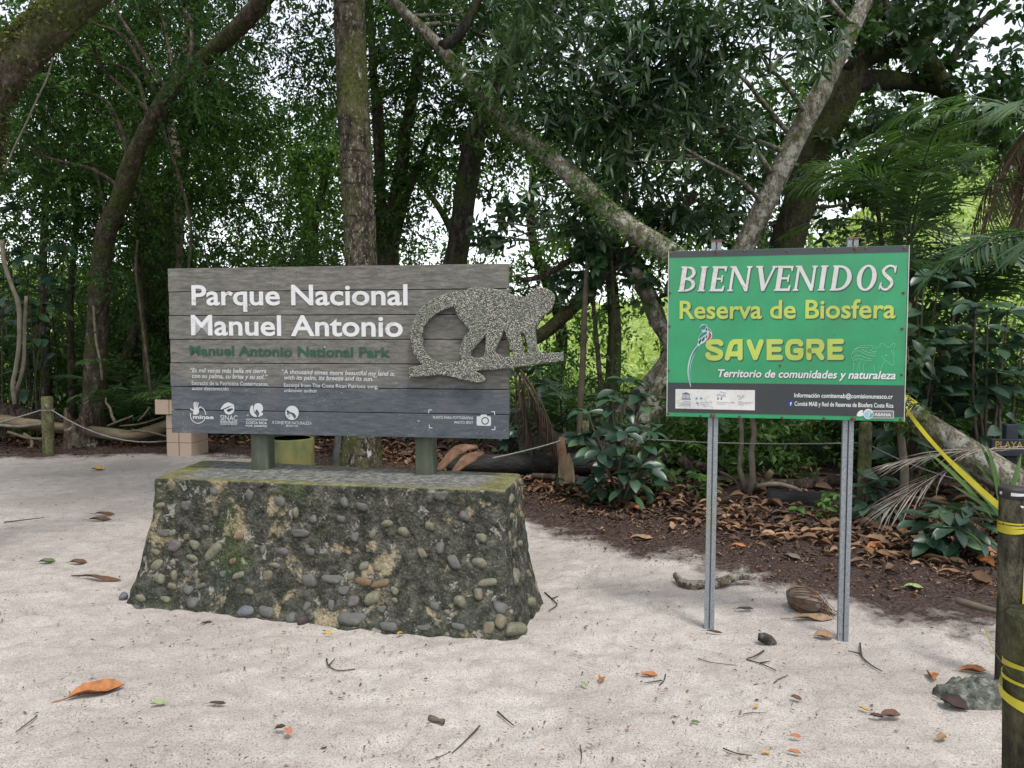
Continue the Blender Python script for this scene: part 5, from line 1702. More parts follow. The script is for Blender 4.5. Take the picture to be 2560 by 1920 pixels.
# big ringed palm behind the park sign
rt = thing('palm_tree', 'thick straight palm trunk, ringed and mossy, rising behind the park sign', 'tree', P(900, 1165, 9.4) * [1, 1, 0])
pth = P3([(902, 1200, 9.4), (902, 1168, 9.4), (904, 1130, 9.4), (906, 1050, 9.4), (908, 900, 9.4), (903, 640, 9.4), (890, 400, 9.4), (880, 200, 9.4), (872, 0, 9.4), (866, -300, 9.4), (862, -520, 9.4)])
mb = MB(); mb.tube(pth, [.30, .28, .25, .225, .208, .196, .192, .19, .19, .185, .16], 28, .05, True, .055, 3, .018)
mb.build('trunk', M_palmbark, rt)


def frond(mb, base, az, L, e0, e1, leaf=.38, n=34, w=.030, rng=R, twist=0.0, hang=.25, fold=.45, rr=.012, t0=.12, along=0.0):
    "a pinnate palm leaf: rachis bending from elevation e0 to e1, leaflets in two rows"
    k = 14
    h = np.array([math.cos(az), math.sin(az), 0.0])
    el = np.radians(np.linspace(e0, e1, k))
    seg = L / (k - 1)
    pts = [np.asarray(base, float)]
    for q in range(k - 1):
        pts.append(pts[-1] + seg * (h * math.cos(el[q]) + np.array([0, 0, math.sin(el[q])])))
    pts = np.array(pts)
    mb.tube(pts, np.linspace(rr, rr * .25, k), 6, 0, False, rnd=.35)
    T = unit(np.gradient(pts, axis=0))
    S0 = np.array([-math.sin(az), math.cos(az), 0.0])
    t = np.linspace(t0, .99, n)
    pos = np.stack([np.interp(t, np.linspace(0, 1, k), pts[:, c]) for c in range(3)], -1)
    Tt = unit(np.stack([np.interp(t, np.linspace(0, 1, k), T[:, c]) for c in range(3)], -1))
    U = unit(np.cross(S0, Tt)); U = np.where(U[:, 2:3] < 0, -U, U)
    ca, sa = math.cos(twist), math.sin(twist)
    ll = leaf * np.sin(np.pi * (t * .86 + .12)) ** .6
    for sg in (1, -1):
        S = (S0 * ca + U * sa) * sg
        d = Tt * (.35 + along + .5 * t[:, None]) + S * (.85 - .25 * along) + U * fold * .5 + rng.normal(size=(n, 3)) * .06
        d[:, 2] -= hang * (.6 + .8 * rng.random(n))
        nr = U + rng.normal(size=(n, 3)) * .15
        leaves(mb, pos, d, nr, ll * (.9 + .2 * rng.random(n)), w * (.8 + .4 * rng.random(n)), T_BLADE, .25 + .6 * rng.random(n), rng)


rng = np.random.default_rng(12)
for k in range(12):
    mb = MB(); frond(mb, pth[-1], k * 2 * math.pi / 12 + .2, 3.2, 55 - 30 * (k % 3), -35, .7, 40, .045, rng); mb.build('frond', M_palm, rt)

# --- left side
T1, _ = tree('mossy_tree', 'thick mossy trunk leaning in at the top left, furred with tiny epiphytes', [(-330, 1560, 4.6), (-170, 900, 4.9), (-90, 480, 5.0), (-42, 280, 5.0), (5, 185, 5.0), (62, 122, 5.0), (192, 2, 5.0), (290, -90, 5.1), (480, -330, 5.5)],
             [95, 72, 60, 54, 50, 47, 45, 42, 34], [((500, -520, 6.2), (1.6, 1.2, .6), 46), ((0, -560, 6.5), (1.6, 1.4, .6), 36)], 'mid', M_bark_brown, M_lf_mid, None, 4, 31, 26, .16)  # crown clumps lie unseen above the frame, added to shade the wood below


def epiphytes(root, path, rad, n, mat, L, W, rng, upward=True, sc=1.0):
    pp_, rr_ = resample(np.asarray(path, float), np.asarray(rad, float), .02)
    T = unit(np.gradient(pp_, axis=0))
    k = rng.integers(0, len(pp_), n)
    keep = vnoise(k * .035, np.zeros(n), 4) + .6 * rng.random(n) > .12
    k = k[keep]; n = len(k)
    a = unit(np.cross(T[k], rng.normal(size=(n, 3))))
    if upward: a = np.where((a[:, 2:3] < -.1) & (rng.random((n, 1)) < .75), -a, a)
    pos = pp_[k] + a * rr_[k][:, None] * .98
    d = a + rng.normal(size=(n, 3)) * .8 + [0, 0, -.2]
    mb = MB(); leaves(mb, pos, d, a + rng.normal(size=(n, 3)) * .4, L * (.5 + rng.random(n)), W * (.5 + rng.random(n)), T_SMALL, None, rng)
    mb.build('epiphyte', mat, root)


rng = np.random.default_rng(5)
M_moss_leaf = leaf_mat('moss_frond', [(.025, .034, .010), (.06, .07, .018), (.12, .125, .035)], .25, .7, .2)
epiphytes(T1, P3([(-90, 480, 5.0), (-42, 280, 5.0), (5, 185, 5.0), (62, 122, 5.0), (192, 2, 5.0), (290, -90, 5.1)]), np.array([60, 54, 50, 47, 45, 42]) * 5 / F, 15000, M_moss_leaf, .034, .018, rng)

T2, _ = tree('leaning_tree', 'brown trunk leaning to the right among fine leaves at left', [(232, 1110, 11.5), (238, 960, 11.4), (244, 800, 11.2), (262, 600, 10.8), (292, 520, 10.5), (332, 400, 10.2), (388, 290, 9.9), (442, 205, 9.7), (540, 120, 9.4), (602, 62, 9.2), (690, -40, 9), (860, -260, 9)],
                [34, 27, 24, 23, 23, 21, 19, 18, 20, 21, 20, 15],
                [((250, 150, 11.3), (1.7, .9, 1.2), 34), ((500, 290, 11.6), (1.3, .8, 1.1), 30), ((130, 420, 11), (1.1, .8, .9), 22), ((450, 480, 11.8), (1.1, .7, .7), 18), ((690, 130, 11.2), (1.0, .8, 1.0), 18), ((330, -60, 10.6), (2.2, 1.0, .8), 30), ((180, 560, 11.8), (1.2, .6, .6), 14), ((60, 200, 10), (1.0, .7, 1.0), 22), ((500, 158, 8.9), (.30, .2, .26), 4), ((250, 640, 10.2), (.35, .2, .5), 2), ((365, 300, 9.4), (.2, .1, .2), 1)],
                'small', M_bark_brown, M_lf_small, None, 16, 32, 18, .12)
T3, _ = tree('forked_tree', 'dark trunk dividing into a U-shaped fork behind the leaning tree', [(392, 1080, 14), (388, 900, 14), (384, 700, 14), (386, 600, 14), (372, 540, 14), (345, 470, 14), (332, 330, 14), (340, 150, 14), (360, -60, 14)],
                [44, 38, 36, 40, 28, 22, 18, 14, 10],
                [((230, 260, 14.5), (2.2, 1.0, 1.8), 40), ((620, 370, 14.8), (1.6, 1.0, 1.5), 27), ((420, 100, 14.5), (1.8, 1, 1.4), 30), ((700, 560, 15), (1.4, .9, .8), 8)], 'small', M_bark_dark, M_lf_small, None, 12, 33, 18, .10, leaf=(.095, .042))
mb = MB(); mb.tube(P3([(386, 610, 14), (402, 550, 14), (432, 490, 14), (452, 400, 14), (470, 250, 14), (492, 60, 14), (500, -120, 14)]), np.array([34, 27, 22, 18, 15, 12, 9]) * 14 / F, 14, .1, True, .12, 77)
mb.build('limb', M_bark_dark, T3)
thin = [('slender pale trunk with a bleached top left of the ringed palm', [(452, 1090, 13), (446, 800, 13), (447, 500, 13), (440, 380, 13), (424, 260, 13), (462, 120, 13), (478, 30, 13), (484, -120, 13)], [14, 12, 11, 10, 9, 11, 11, 9], M_vine),
        ('thin dark stem standing behind the fallen logs, left of the round post', [(112, 1105, 12.5), (116, 960, 12.5), (112, 800, 12.5), (108, 640, 12.5), (116, 420, 12.5), (100, 200, 12.5)], [12, 11, 10, 9, 8, 6], M_bark_brown),
        ('pair-leaf stem with pale bark right of the round post', [(182, 1090, 12.2), (178, 900, 12.2), (176, 760, 12.2), (190, 560, 12.2), (204, 380, 12.2)], [10, 9, 8, 7, 5], M_bark_brown),
        ('slanting young trunk close to the left edge of the park sign', [(300, 960, 13.2), (330, 850, 13.2), (352, 790, 13.2), (364, 690, 13.2), (372, 560, 13.2)], [15, 14, 12, 11, 9], M_bark_brown),
        ('crooked stem rising just left of the tiled planter', [(372, 1010, 12), (362, 860, 12), (350, 740, 12), (345, 650, 12), (338, 560, 12)], [8, 7, 6, 6, 5], M_bark_brown)]
for k, (lab, pa, ra, mt_) in enumerate(thin):
    top = pa[-1]
    tree('young_tree', lab, pa, ra, [((top[0], top[1] + 60, top[2]), (.6, .5, .5), 7)], 'small', mt_, M_lf_small, None, 4, 40 + k, 10, .12)

# --- middle
T5, _ = tree('stemmed_tree', 'several slender stems rising together just right of the ringed palm', [(978, 1100, 13), (975, 900, 13), (970, 720, 13), (982, 560, 13), (1004, 420, 13), (1014, 330, 13), (1038, 200, 13), (1050, 40, 13), (1060, -160, 13)], [30, 28, 26, 20, 17, 15, 13, 10, 8],
                [((960, 150, 13.2), (.9, .7, 1.4), 22), ((1010, 440, 13), (.50, .5, .55), 7), ((955, 520, 12.8), (.55, .5, .5), 9), ((1070, 40, 13), (.9, .7, .7), 12)], 'small', M_bark_brown, M_lf_small, None, 8, 51, 12, .10, leaf=(.09, .042))
for pa, ra in (([(972, 700, 13), (958, 560, 13), (946, 400, 13), (934, 200, 13), (926, 20, 13), (918, -150, 13)], [18, 14, 11, 9, 8, 6]), ([(968, 720, 13), (952, 620, 13), (950, 480, 13), (955, 380, 13), (950, 220, 13)], [16, 12, 9, 8, 6]), ([(980, 640, 13), (1010, 520, 13), (1050, 400, 13), (1090, 300, 13)], [12, 9, 7, 5])):
    mb = MB(); mb.tube(P3(pa), np.array(ra) * 13 / F, 10, .12, True, .12); mb.build('limb', M_bark_brown, T5)
T6, _ = tree('dark_tree', 'dark spotted trunk between the palm and the long leaning trunk', [(1110, 1150, 12), (1118, 900, 12), (1130, 700, 12), (1150, 590, 12), (1165, 470, 12), (1185, 350, 12), (1215, 280, 12), (1290, 130, 12), (1400, -20, 12), (1500, -150, 12)], [38, 34, 30, 28, 27, 27, 25, 22, 20, 16],
                [((1130, 60, 12.5), (1.0, .8, .9), 16), ((1290, 240, 12.5), (.9, .7, .8), 18), ((1420, 20, 12.5), (1.4, .9, .9), 22), ((1130, 420, 12.6), (.6, .6, .6), 7), ((1140, 240, 12.7), (.8, .6, .7), 10)], 'mid', M_bark_dark, M_lf_mid, None, 10, 52, 18, .10)
LP = [(2700, 1345, 5.4), (2560, 1232, 5.6), (2440, 1148, 5.75), (2300, 1056, 5.95), (2150, 955, 6.3), (1950, 812, 7.0), (1680, 636, 7.9), (1540, 545, 8.3), (1400, 414, 8.8), (1290, 330, 9.2), (1200, 235, 9.5), (1130, 150, 9.8), (1070, 85, 10), (1000, 20, 10.2), (940, -50, 10.4), (860, -170, 10.6)]
LR = [48, 44, 38, 34, 33, 31, 28, 26, 23, 21, 18, 15, 13, 12, 11, 9]
T7, _ = tree('slanting_tree', 'long pale trunk slanting across the picture, fringed with small ferns', LP, LR, [((900, -120, 10.6), (1.4, 1, .6), 22), ((1200, 10, 10.9), (.6, .4, .4), 8)], 'mid', M_bark_pale, M_lf_mid, None, 6, 53, 24, .08)
mb = MB(); mb.tube(P3([(1105, 118, 9.8), (1140, 95, 9.9), (1170, 50, 10), (1195, 0, 10), (1230, -90, 10)]), np.array([15, 14, 12, 10, 8]) * 10 / F, 10, .1, True, .1); mb.build('limb', M_bark_dark, T7)
rng = np.random.default_rng(6)
lpp, lrr = P3(LP[3:12]), np.array(LR[3:12]) * np.array([p[2] for p in LP[3:12]]) / F
epiphytes(T7, np.array(lpp) + [0, -.02, -.03], lrr, 6500, M_lf_fern, .065, .022, rng, False)
# yellow tape knotted round the leaning trunk
tb = thing('caution_tape', 'printed yellow tape knotted round the pale leaning trunk', 'tape', P(2264, 1050, 5.9))
T_ = unit(P(2150, 955, 6.3) - P(2300, 1056, 5.95)); a_ = unit(np.cross(T_, [0, 0, 1.0])); b_ = np.cross(a_, T_)
c_ = P(2268, 1034, 6.02)
for k, (h_, off, r_) in enumerate(((.09, .0, .118), (.03, .06, .121))):
    V = []
    for s_ in (-1, 1):
        for t in np.linspace(0, 2 * math.pi, 49): V.append(c_ + T_ * (off + s_ * h_ / 2 + .03 * math.sin(t + k)) + (a_ * math.cos(t) + b_ * math.sin(t)) * r_ * (1 + .02 * math.sin(5 * t)))
    m = MB(); m.add(np.array(V), [(i_, i_ + 1, 50 + i_, 49 + i_) for i_ in range(48)]); m.build('wrap', M_tape, tb)
V, Fs = text_data('PRECAUCION', .02, 0)
t_ = V[:, 0] / V[:, 0].max() * 3.4 + math.pi * .55
h_ = V[:, 1] / .7 * .055 - .028
VV2 = c_ + T_ * h_[:, None] + T_ * (.03 * np.sin(t_))[:, None] + (a_ * np.cos(t_)[:, None] + b_ * np.sin(t_)[:, None]) * ((1 + .02 * np.sin(5 * t_)) * .1205)[:, None]
m = MB(); m.add(VV2, Fs); m.build('print', M_black, tb, smooth=False)

# --- right side
T8, _ = tree('pale_tree', 'straight pale lichen-spotted trunk leaning right, behind the green sign', [(1578, 1150, 9.4), (1600, 1090, 9.3), (1650, 990, 9.3), (1720, 860, 9.3), (1858, 620, 9.3), (1925, 485, 9.3), (1988, 350, 9.3), (2050, 230, 9.3), (2100, 130, 9.3), (2166, -10, 9.3), (2240, -220, 9.3)], [40, 34, 31, 29, 26, 25, 25, 24, 22, 18, 15],
                [((1430, 90, 8.7), (1.1, .7, .8), 24), ((1700, 130, 8.6), (1.1, .7, .8), 28), ((1640, 380, 9.2), (1.0, .6, .65), 20), ((1470, 330, 9.2), (.8, .6, .55), 14), ((1900, 40, 8.6), (1.0, .7, .6), 20), ((1310, 20, 10.3), (.8, .5, .5), 10), ((1770, 520, 9.7), (.8, .5, .4), 9), ((1380, 520, 9.3), (.55, .4, .3), 6), ((1560, 260, 9), (1.0, .6, .7), 16), ((1600, -200, 9), (2.0, 1, .6), 26)],  # last, widest clump is above the frame, added to block skylight
                'lance', M_bark_pale, M_lf_lance, None, 6, 61, 20, .10)
T9, cl9 = tree('mossy_giant', 'thickest mossy trunk right of the pale one, behind the green sign', [(1890, 1170, 11), (1905, 1000, 11), (1925, 800, 11), (1962, 640, 11), (1996, 510, 11), (2034, 395, 11), (2078, 305, 11), (2120, 215, 11), (2150, 150, 11), (2180, 60, 11), (2200, -100, 11)], [56, 48, 43, 40, 39, 38, 36, 34, 26, 20, 15],
                [((2130, 60, 11), (1.2, .9, .7), 20), ((2330, 270, 11.3), (1.1, .8, .6), 14), ((2470, 90, 11), (1.0, .8, .7), 12), ((1850, 330, 10.6), (.9, .7, .7), 18), ((1760, 250, 10.8), (.8, .6, .6), 14), ((2250, 400, 11.5), (.8, .6, .5), 9), ((1800, 560, 11), (.8, .6, .4), 9), ((2480, 330, 11), (.9, .7, .6), 18), ((2530, 200, 10.5), (.6, .6, .6), 14), ((2250, 30, 10.2), (.9, .6, .5), 16), ((2200, 330, 10.4), (.5, .4, .5), 9), ((2060, 60, 10.3), (.6, .5, .5), 10), ((2400, 30, 10.4), (.9, .6, .35), 12), ((2150, 480, 12), (.9, .6, .6), 12), ((1900, 470, 11.8), (.7, .5, .5), 10), ((2350, 380, 12), (1.2, .6, .5), 16), ((2050, 560, 12.2), (.9, .5, .4), 10)],
                'round', M_bark_moss, M_lf_lance, None, 4, 62, 22, .10)
for pa, ra in (([(2120, 190, 11), (2165, 145, 11), (2238, 122, 11), (2295, 142, 11), (2340, 185, 11), (2400, 260, 11), (2450, 320, 11)], [28, 24, 21, 21, 20, 17, 13]), ([(2340, 185, 11), (2300, 130, 11), (2250, 80, 11), (2215, 30, 11), (2190, -40, 11)], [24, 21, 18, 16, 13]),
               ([(2110, 215, 11), (2190, 200, 11), (2280, 205, 11.2), (2360, 230, 11.4), (2440, 300, 11.5)], [28, 24, 20, 16, 11]), ([(2290, 140, 11), (2330, 80, 11), (2390, 30, 11), (2470, -20, 11)], [17, 15, 13, 11]), ([(2370, 165, 11), (2410, 100, 11), (2460, 50, 11), (2520, 0, 11)], [10, 9, 8, 6])):
    mb = MB(); mb.tube(P3(pa), np.array(ra) * 11 / F, 14, .12, True, .12); mb.build('limb', M_bark_dark, T9)
# low crossing limbs behind the monkey: a tree of their own, rooted by the green sign's left edge
T10, _ = tree('bowed_tree', 'low bowed tree whose limbs cross behind the monkey cut-out', [(1498, 1190, 9.6), (1530, 1070, 9.6), (1590, 1000, 9.6), (1680, 880, 9.6), (1640, 800, 9.7), (1600, 700, 9.7), (1545, 650, 9.7)], [30, 26, 24, 21, 20, 18, 17],
                 [((1500, 570, 9.7), (.7, .5, .35), 8), ((1620, 560, 9.6), (.5, .4, .3), 6), ((1400, 720, 9.8), (.45, .3, .3), 4), ((1620, 720, 9.9), (.35, .3, .35), 4), ((1260, 560, 9.8), (.55, .4, .3), 5)], 'round', M_bark_pale, M_lf_lance, None, 8, 63, 14, .10)
for pa, ra in (([(1555, 648, 9.7), (1500, 690, 9.7), (1430, 770, 9.7), (1370, 825, 9.7), (1330, 850, 9.7)], [17, 17, 17, 16, 16]), ([(1550, 640, 9.7), (1610, 610, 9.7), (1680, 560, 9.7), (1740, 480, 9.7)], [15, 13, 10, 8]), ([(1545, 648, 9.7), (1500, 610, 9.7), (1470, 540, 9.7), (1440, 470, 9.7)], [12, 10, 8, 6]), ([(1530, 650, 9.7), (1450, 640, 9.7), (1360, 690, 9.7), (1300, 700, 9.7)], [10, 8, 7, 5])):
    mb = MB(); mb.tube(P3(pa), np.array(ra) * 9.7 / F, 12, .1, True, .1); mb.build('limb', M_bark_brown, T10)

# slim stems between the two signs and under the green one
for k, (lab, pa, ra, mt_) in enumerate((
        ('slim brown pole-like stem between the monkey and the broad-leaved sapling', [(1448, 1120, 8.8), (1452, 1000, 8.8), (1458, 880, 8.8), (1462, 760, 8.8), (1470, 640, 8.8)], [9, 8, 8, 7, 5], M_twig),
        ('dark thin stem second right of the monkey', [(1506, 1100, 9.4), (1500, 950, 9.4), (1490, 840, 9.4), (1484, 760, 9.4), (1480, 680, 9.4)], [7, 6, 6, 5, 4], M_bark_brown),
        ('dark thin stem close to the left edge of the green sign', [(1530, 1080, 9.2), (1532, 900, 9.2), (1534, 780, 9.2), (1530, 690, 9.2), (1526, 620, 9.2)], [7, 7, 6, 5, 4], M_bark_dark),
        ('pale crooked stem under the green sign, nearer its left leg', [(1866, 1236, 7.4), (1858, 1200, 7.4), (1848, 1170, 7.4), (1854, 1110, 7.4), (1852, 1050, 7.4), (1842, 960, 7.4)], [8, 7, 6, 6, 6, 4], M_vine),
        ('pale smooth stem under the middle of the green sign', [(1872, 1240, 7.3), (1882, 1200, 7.3), (1878, 1130, 7.3), (1886, 1080, 7.3), (1880, 1040, 7.3), (1884, 940, 7.3)], [9, 8, 8, 7, 7, 5], M_vine),
        ('greyish crooked stem right of the green sign', [(2254, 1310, 6.3), (2258, 1240, 6.3), (2262, 1180, 6.3), (2256, 1120, 6.3), (2252, 1050, 6.3), (2250, 900, 6.3)], [11, 10, 11, 9, 9, 6], M_vine))):
    t_ = pa[-1]
    tree('young_tree', lab, pa, ra, [((t_[0], t_[1], t_[2]), (.3, .3, .3), 3)] if k < 3 else [((t_[0], t_[1], t_[2] + .1), (.2, .2, .2), 2)], 'round', mt_, M_lf_lance, None, 2, 70 + k, 10, .10)

# --- broad-leaved shrubs
def shrub(name, label, base, tips, L, W, n, seed, mat=M_lf_big, r0=.014, ros=6, cat='shrub', spread=.12, foot=0.0, smat=None):
    rng = np.random.default_rng(seed)
    o = thing(name, label, cat, base)
    lb = MB()
    for tip in tips:
        tip = np.asarray(tip, float); base0 = base + np.array([rng.normal() * foot, rng.normal() * foot, 0])
        mid__ = base0 + (tip - base0) * .5 + rdir(1, rng)[0] * .07
        mb = MB(); mb.tube([base0, mid__, tip], [r0, r0 * .7, r0 * .35], 8, .1, True, .06); mb.build('stem', smat or M_twig, o)
        pp_, _ = resample(np.array([base0, mid__, tip]), np.ones(3), .02)
        d = unit(tip - mid__)
        # leaves along the upper stem and a rosette at its end
        idx = np.linspace(len(pp_) * .40, len(pp_) - 1, n).astype(int)
        ph = np.arange(n) * 2.4 + rng.random() * 6
        hz = np.stack([np.cos(ph), np.sin(ph), np.zeros(n)], -1)
        ld = hz + d * .25 + rng.normal(size=(n, 3)) * .22 + [0, 0, -.45]
        leaves(lb, pp_[idx] + hz * spread * (.2 + .6 * rng.random((n, 1))), ld, hz * .75 + rng.normal(size=(n, 3)) * .25 + [0, -.25, .8], L * (.65 + .55 * rng.random(n)), W * (.7 + .5 * rng.random(n)), T_BIG, None, rng)
        ph = np.arange(ros) * 2 * math.pi / ros + rng.random() * 6
        hz = np.stack([np.cos(ph), np.sin(ph), np.zeros(ros)], -1)
        ld = hz + d * .25 + rng.normal(size=(ros, 3)) * .25 + [0, 0, -.22]
        leaves(lb, np.repeat(tip[None], ros, 0), ld, rng.normal(size=(ros, 3)) * .25 + d * .6 + hz * .4 + [0, -.25, .5], L * (.7 + .5 * rng.random(ros)), W * (.75 + .4 * rng.random(ros)), T_BIG, None, rng)
    lb.build('foliage', mat, o)
    return o


b_ = on_ground(1556, 1262)
shrub('almond_sapling', 'broad-leaved sapling standing between the two signs, dark glossy leaves', b_, [P(x, y, b_[1] + dy) for x, y, dy in ((1470, 1030, .1), (1530, 1000, -.05), (1600, 990, .1), (1560, 1080, -.25), (1500, 1130, -.15), (1630, 1080, .0), (1600, 1170, -.2), (1490, 1200, .1), (1640, 1180, .1), (1560, 950, .2), (1450, 1090, .2))], .20, .10, 9, 81)
b_ = on_ground(2278, 1250) + [0, .1, 0]
shrub('almond_sapling', 'tall broad-leaved sapling right beside the green sign edge', b_, [P(x, y, b_[1] + dy - .1) for x, y, dy in ((2290, 700, .2), (2310, 690, .0), (2350, 680, .1), (2300, 820, -.1), (2340, 860, -.2), (2280, 900, .0), (2330, 960, -.1), (2380, 930, .0), (2290, 1000, -.1), (2250, 780, .2), (2400, 760, .3), (2260, 660, .1), (2370, 820, .1), (2230, 860, .1), (2420, 860, .2), (2250, 960, -.1), (2350, 1000, .1), (2400, 690, .3))], .24, .12, 9, 82, r0=.018)
b_ = on_ground(2470, 1262)
shrub('almond_sapling', 'paler broad-leaved sapling above the plank direction sign', b_, [P(x, y, b_[1] + dy) for x, y, dy in ((2470, 770, .0), (2440, 760, -.1), (2520, 780, .0), (2490, 930, -.1), (2540, 930, .1), (2460, 960, .1), (2500, 860, .1), (2560, 840, .1), (2430, 880, .0), (2550, 1000, .1))], .25, .12, 7, 83, M_lf_big, .018)
b_ = on_ground(2400, 1392)
shrub('low_shrub', 'low cluster of dark broad leaves left of the tall bollard', b_, [P(x, y, b_[1] + dy) for x, y, dy in ((2320, 1290, .05), (2360, 1270, .1), (2420, 1270, .0), (2450, 1290, -.05), (2390, 1320, -.12), (2330, 1345, -.05), (2445, 1345, -.12))], .17, .085, 7, 84, r0=.008)
b_ = on_ground(2185, 1300)
shrub('low_shrub', 'small broad-leaved plant beside the right leg of the green sign', b_, [P(x, y, b_[1] + dy) for x, y, dy in ((2165, 1215, 0), (2200, 1200, .1), (2210, 1255, 0), (2170, 1265, -.1))], .18, .085, 4, 85, r0=.008)
b_ = on_ground(1270, 1185)
shrub('almond_sapling', 'broad-leaved bush hanging behind the right edge of the park sign', b_ + [0, .9, 0], [P(x, y, b_[1] + .9 + dy) for x, y, dy in ((1290, 930, 0), (1340, 920, .1), (1360, 960, 0), (1290, 1030, .1), (1330, 1060, 0), (1260, 1090, -.1), (1310, 1110, 0))], .21, .105, 8, 86)
b_ = on_ground(1308, 1130) + [0, .3, 0]
shrub('bright_shrub', 'bright strap-leaved plant at the top right corner of the park sign', b_, [P(x, y, b_[1]) for x, y in ((1300, 690), (1320, 720), (1285, 730))], .26, .06, 5, 87, M_lf_fern, .012, 9)
b_ = P(60, 1100, 11.6) * [1, 1, 0]
shrub('glossy_bush', 'dark glossy broad-leaved bush at the left edge under the mossy trunk', b_, [P(x, y, 11.0 + dy) for x, y, dy in ((20, 430, 0), (90, 420, .2), (130, 450, 0), (40, 520, -.2), (120, 540, .1), (160, 620, 0), (60, 640, -.1), (150, 700, 0), (20, 700, .2), (100, 760, .1), (190, 520, .3), (10, 590, 0))],   .27, .135, 10, 88, r0=.012, foot=.30, smat=M_bark_brown)
b_ = P(1655, 1190, 8.2) * [1, 1, 0] + [0, 0, .1]
for k, (x, y, lab) in enumerate(((1690, 1190, 'small green sprig by the foot of the left leg of the green sign'), (1510, 1255, 'small green sprig at the foot of the broad-leaved sapling'), (1345, 1165, 'small green sprig behind the park sign, before the dark log'), (1760, 1245, 'trailing green sprig right behind the left leg of the green sign'), (2090, 1300, 'yellow-green sprig by the right leg of the green sign'),
                                 (60, 1095, 'sprig of pale green leaves among the roots at left'), (215, 1105, 'tiny green sprig by the foot of the stump'), (1960, 1195, 'green sprig behind the burnt log'), (1640, 1235, 'tuft of green leaves left of the left leg of the green sign'))):
    g_ = on_ground(x, y)
    rng = np.random.default_rng(300 + k)
    shrub('sprig', lab, g_, [g_ + [rng.normal() * .12, rng.normal() * .08, .10 + .16 * rng.random()] for q in range(7)], .085, .04, 5, 300 + k, M_lf_fern if k in (4, 5, 6) else M_lf_small, .004, 5, 'plant', .03)
g_ = P(406, 1000, 10.2)
shrub('potted_plant', 'green plant growing in the tiled planter', np.array([-4.42, 10.2, .77]), [np.array([-4.42, 10.2, .77]) + d for d in ([-.1, -.1, .12], [.1, -.05, .16], [0, .05, .2], [.2, 0, .12])], .16, .07, 4, 330, M_lf_fern, .006, 5, 'plant', .03)
g_ = on_ground(2040, 1165)
shrub('strap_plant', 'upright paddle-leaved plant seen under the green sign', g_, [P(1990, 1090, g_[1]), P(1975, 1110, g_[1])], .42, .11, 2, 331, M_lf_fern, .006, 2, 'plant', .03)

# --- understory palms
def palm(name, label, base, crown, nf, L, e0, e1, leaf, seed, mat=M_palm, r=.05, az0=0, n=34, w=.036, dead=0, az=None):
    rng = np.random.default_rng(seed)
    o = thing(name, label, 'palm', base)
    base, crown = np.asarray(base, float), np.asarray(crown, float)
    if r:
        mb = MB(); mb.tube([base - [0, 0, .1], (base + crown) / 2 + rdir(1, rng)[0] * .05, crown], [r, r * .85, r * .7], 14, .1, True, .06); mb.build('trunk', M_bark_dark, o)
    for k in range(nf):
        a = az0 + k * 2.4 + rng.normal() * .25 if az is None else az[k % len(az)] + rng.normal() * .08
        mb = MB(); frond(mb, crown + rdir(1, rng)[0] * .03, a, L * (.8 + .4 * rng.random()), e0 + rng.normal() * 18, e1 + rng.normal() * 12, leaf * (.85 + .3 * rng.random()), n, w, rng, rng.normal() * .3)
        mb.build('frond', mat, o)
    for k in range(dead):
        a = rng.random() * 6.3
        mb = MB(); frond(mb, crown, a, L * (.7 + .3 * rng.random()), -55 + rng.normal() * 8, -88, leaf * .9, int(n * .8), w * .7, rng, rng.normal() * .8, 1.3, .0); mb.build('dead_frond', M_deadpalm, o)
    return o


b_ = P(2300, 1000, 8.2); b_[2] = zgs(b_[0], b_[1])
palm('understory_palm', 'feathery palm spreading above the right end of the green sign', b_, P(2275, 590, 8.4), 10, 1.45, 66, -30, .42, 91, r=.040, n=36, w=.034)
b_ = P(2440, 1000, 8.6); b_[2] = zgs(b_[0], b_[1])
palm('understory_palm', 'dense dark palm filling the right side behind the saplings', b_, P(2430, 770, 8.6), 15, 1.7, 60, -28, .46, 92, r=.045, n=36, w=.036)
b_ = P(2240, 1000, 9.4); b_[2] = zgs(b_[0], b_[1])
palm('understory_palm', 'slender palm just above the top right corner of the green sign, behind the feathery one', b_, P(2190, 470, 9.4), 9, 1.3, 55, -38, .40, 191, r=.035, n=34)
b_ = P(2600, 1000, 7.6); b_[2] = zgs(b_[0], b_[1])
palm('skirted_palm', 'palm at the right edge with a skirt of brown dead fronds', b_, P(2590, 300, 7.6), 8, 1.5, 45, -38, .44, 93, r=.085, dead=9, n=32, w=.034)
b_ = P(2620, 900, 5.6); b_[2] = zgs(b_[0], b_[1])
palm('understory_palm', 'nearest palm, its long green fronds reaching in from the right edge', b_, P(2700, 620, 5.7), 4, 1.05, 30, -42, .50, 94, r=.05, az=[2.9, 3.4, 3.8, 2.5], n=24, w=.034)
b_ = on_ground(2170, 1170)
palm('understory_palm', 'small low dark palm behind the right leg of the green sign', b_, b_ + [0, 0, .25], 9, 1.0, 60, -20, .30, 95, r=0, n=26)
b_ = P(1400, 1080, 9.8); b_[2] = zgs(b_[0], b_[1])
palm('understory_palm', 'small fan of green fronds behind the broad-leaved sapling', b_, b_ + [0, 0, .35], 9, 1.1, 50, -15, .34, 96, r=0, n=28)
b_ = P(330, 1040, 11.6); b_[2] = zgs(b_[0], b_[1])
palm('understory_palm', 'dark little palm behind the bleached branch, left of the tiled planter', b_, b_ + [0, 0, .3], 11, 1.5, 60, -20, .36, 97, r=0, n=30)
b_ = P(700, 1060, 12); b_[2] = zgs(b_[0], b_[1])
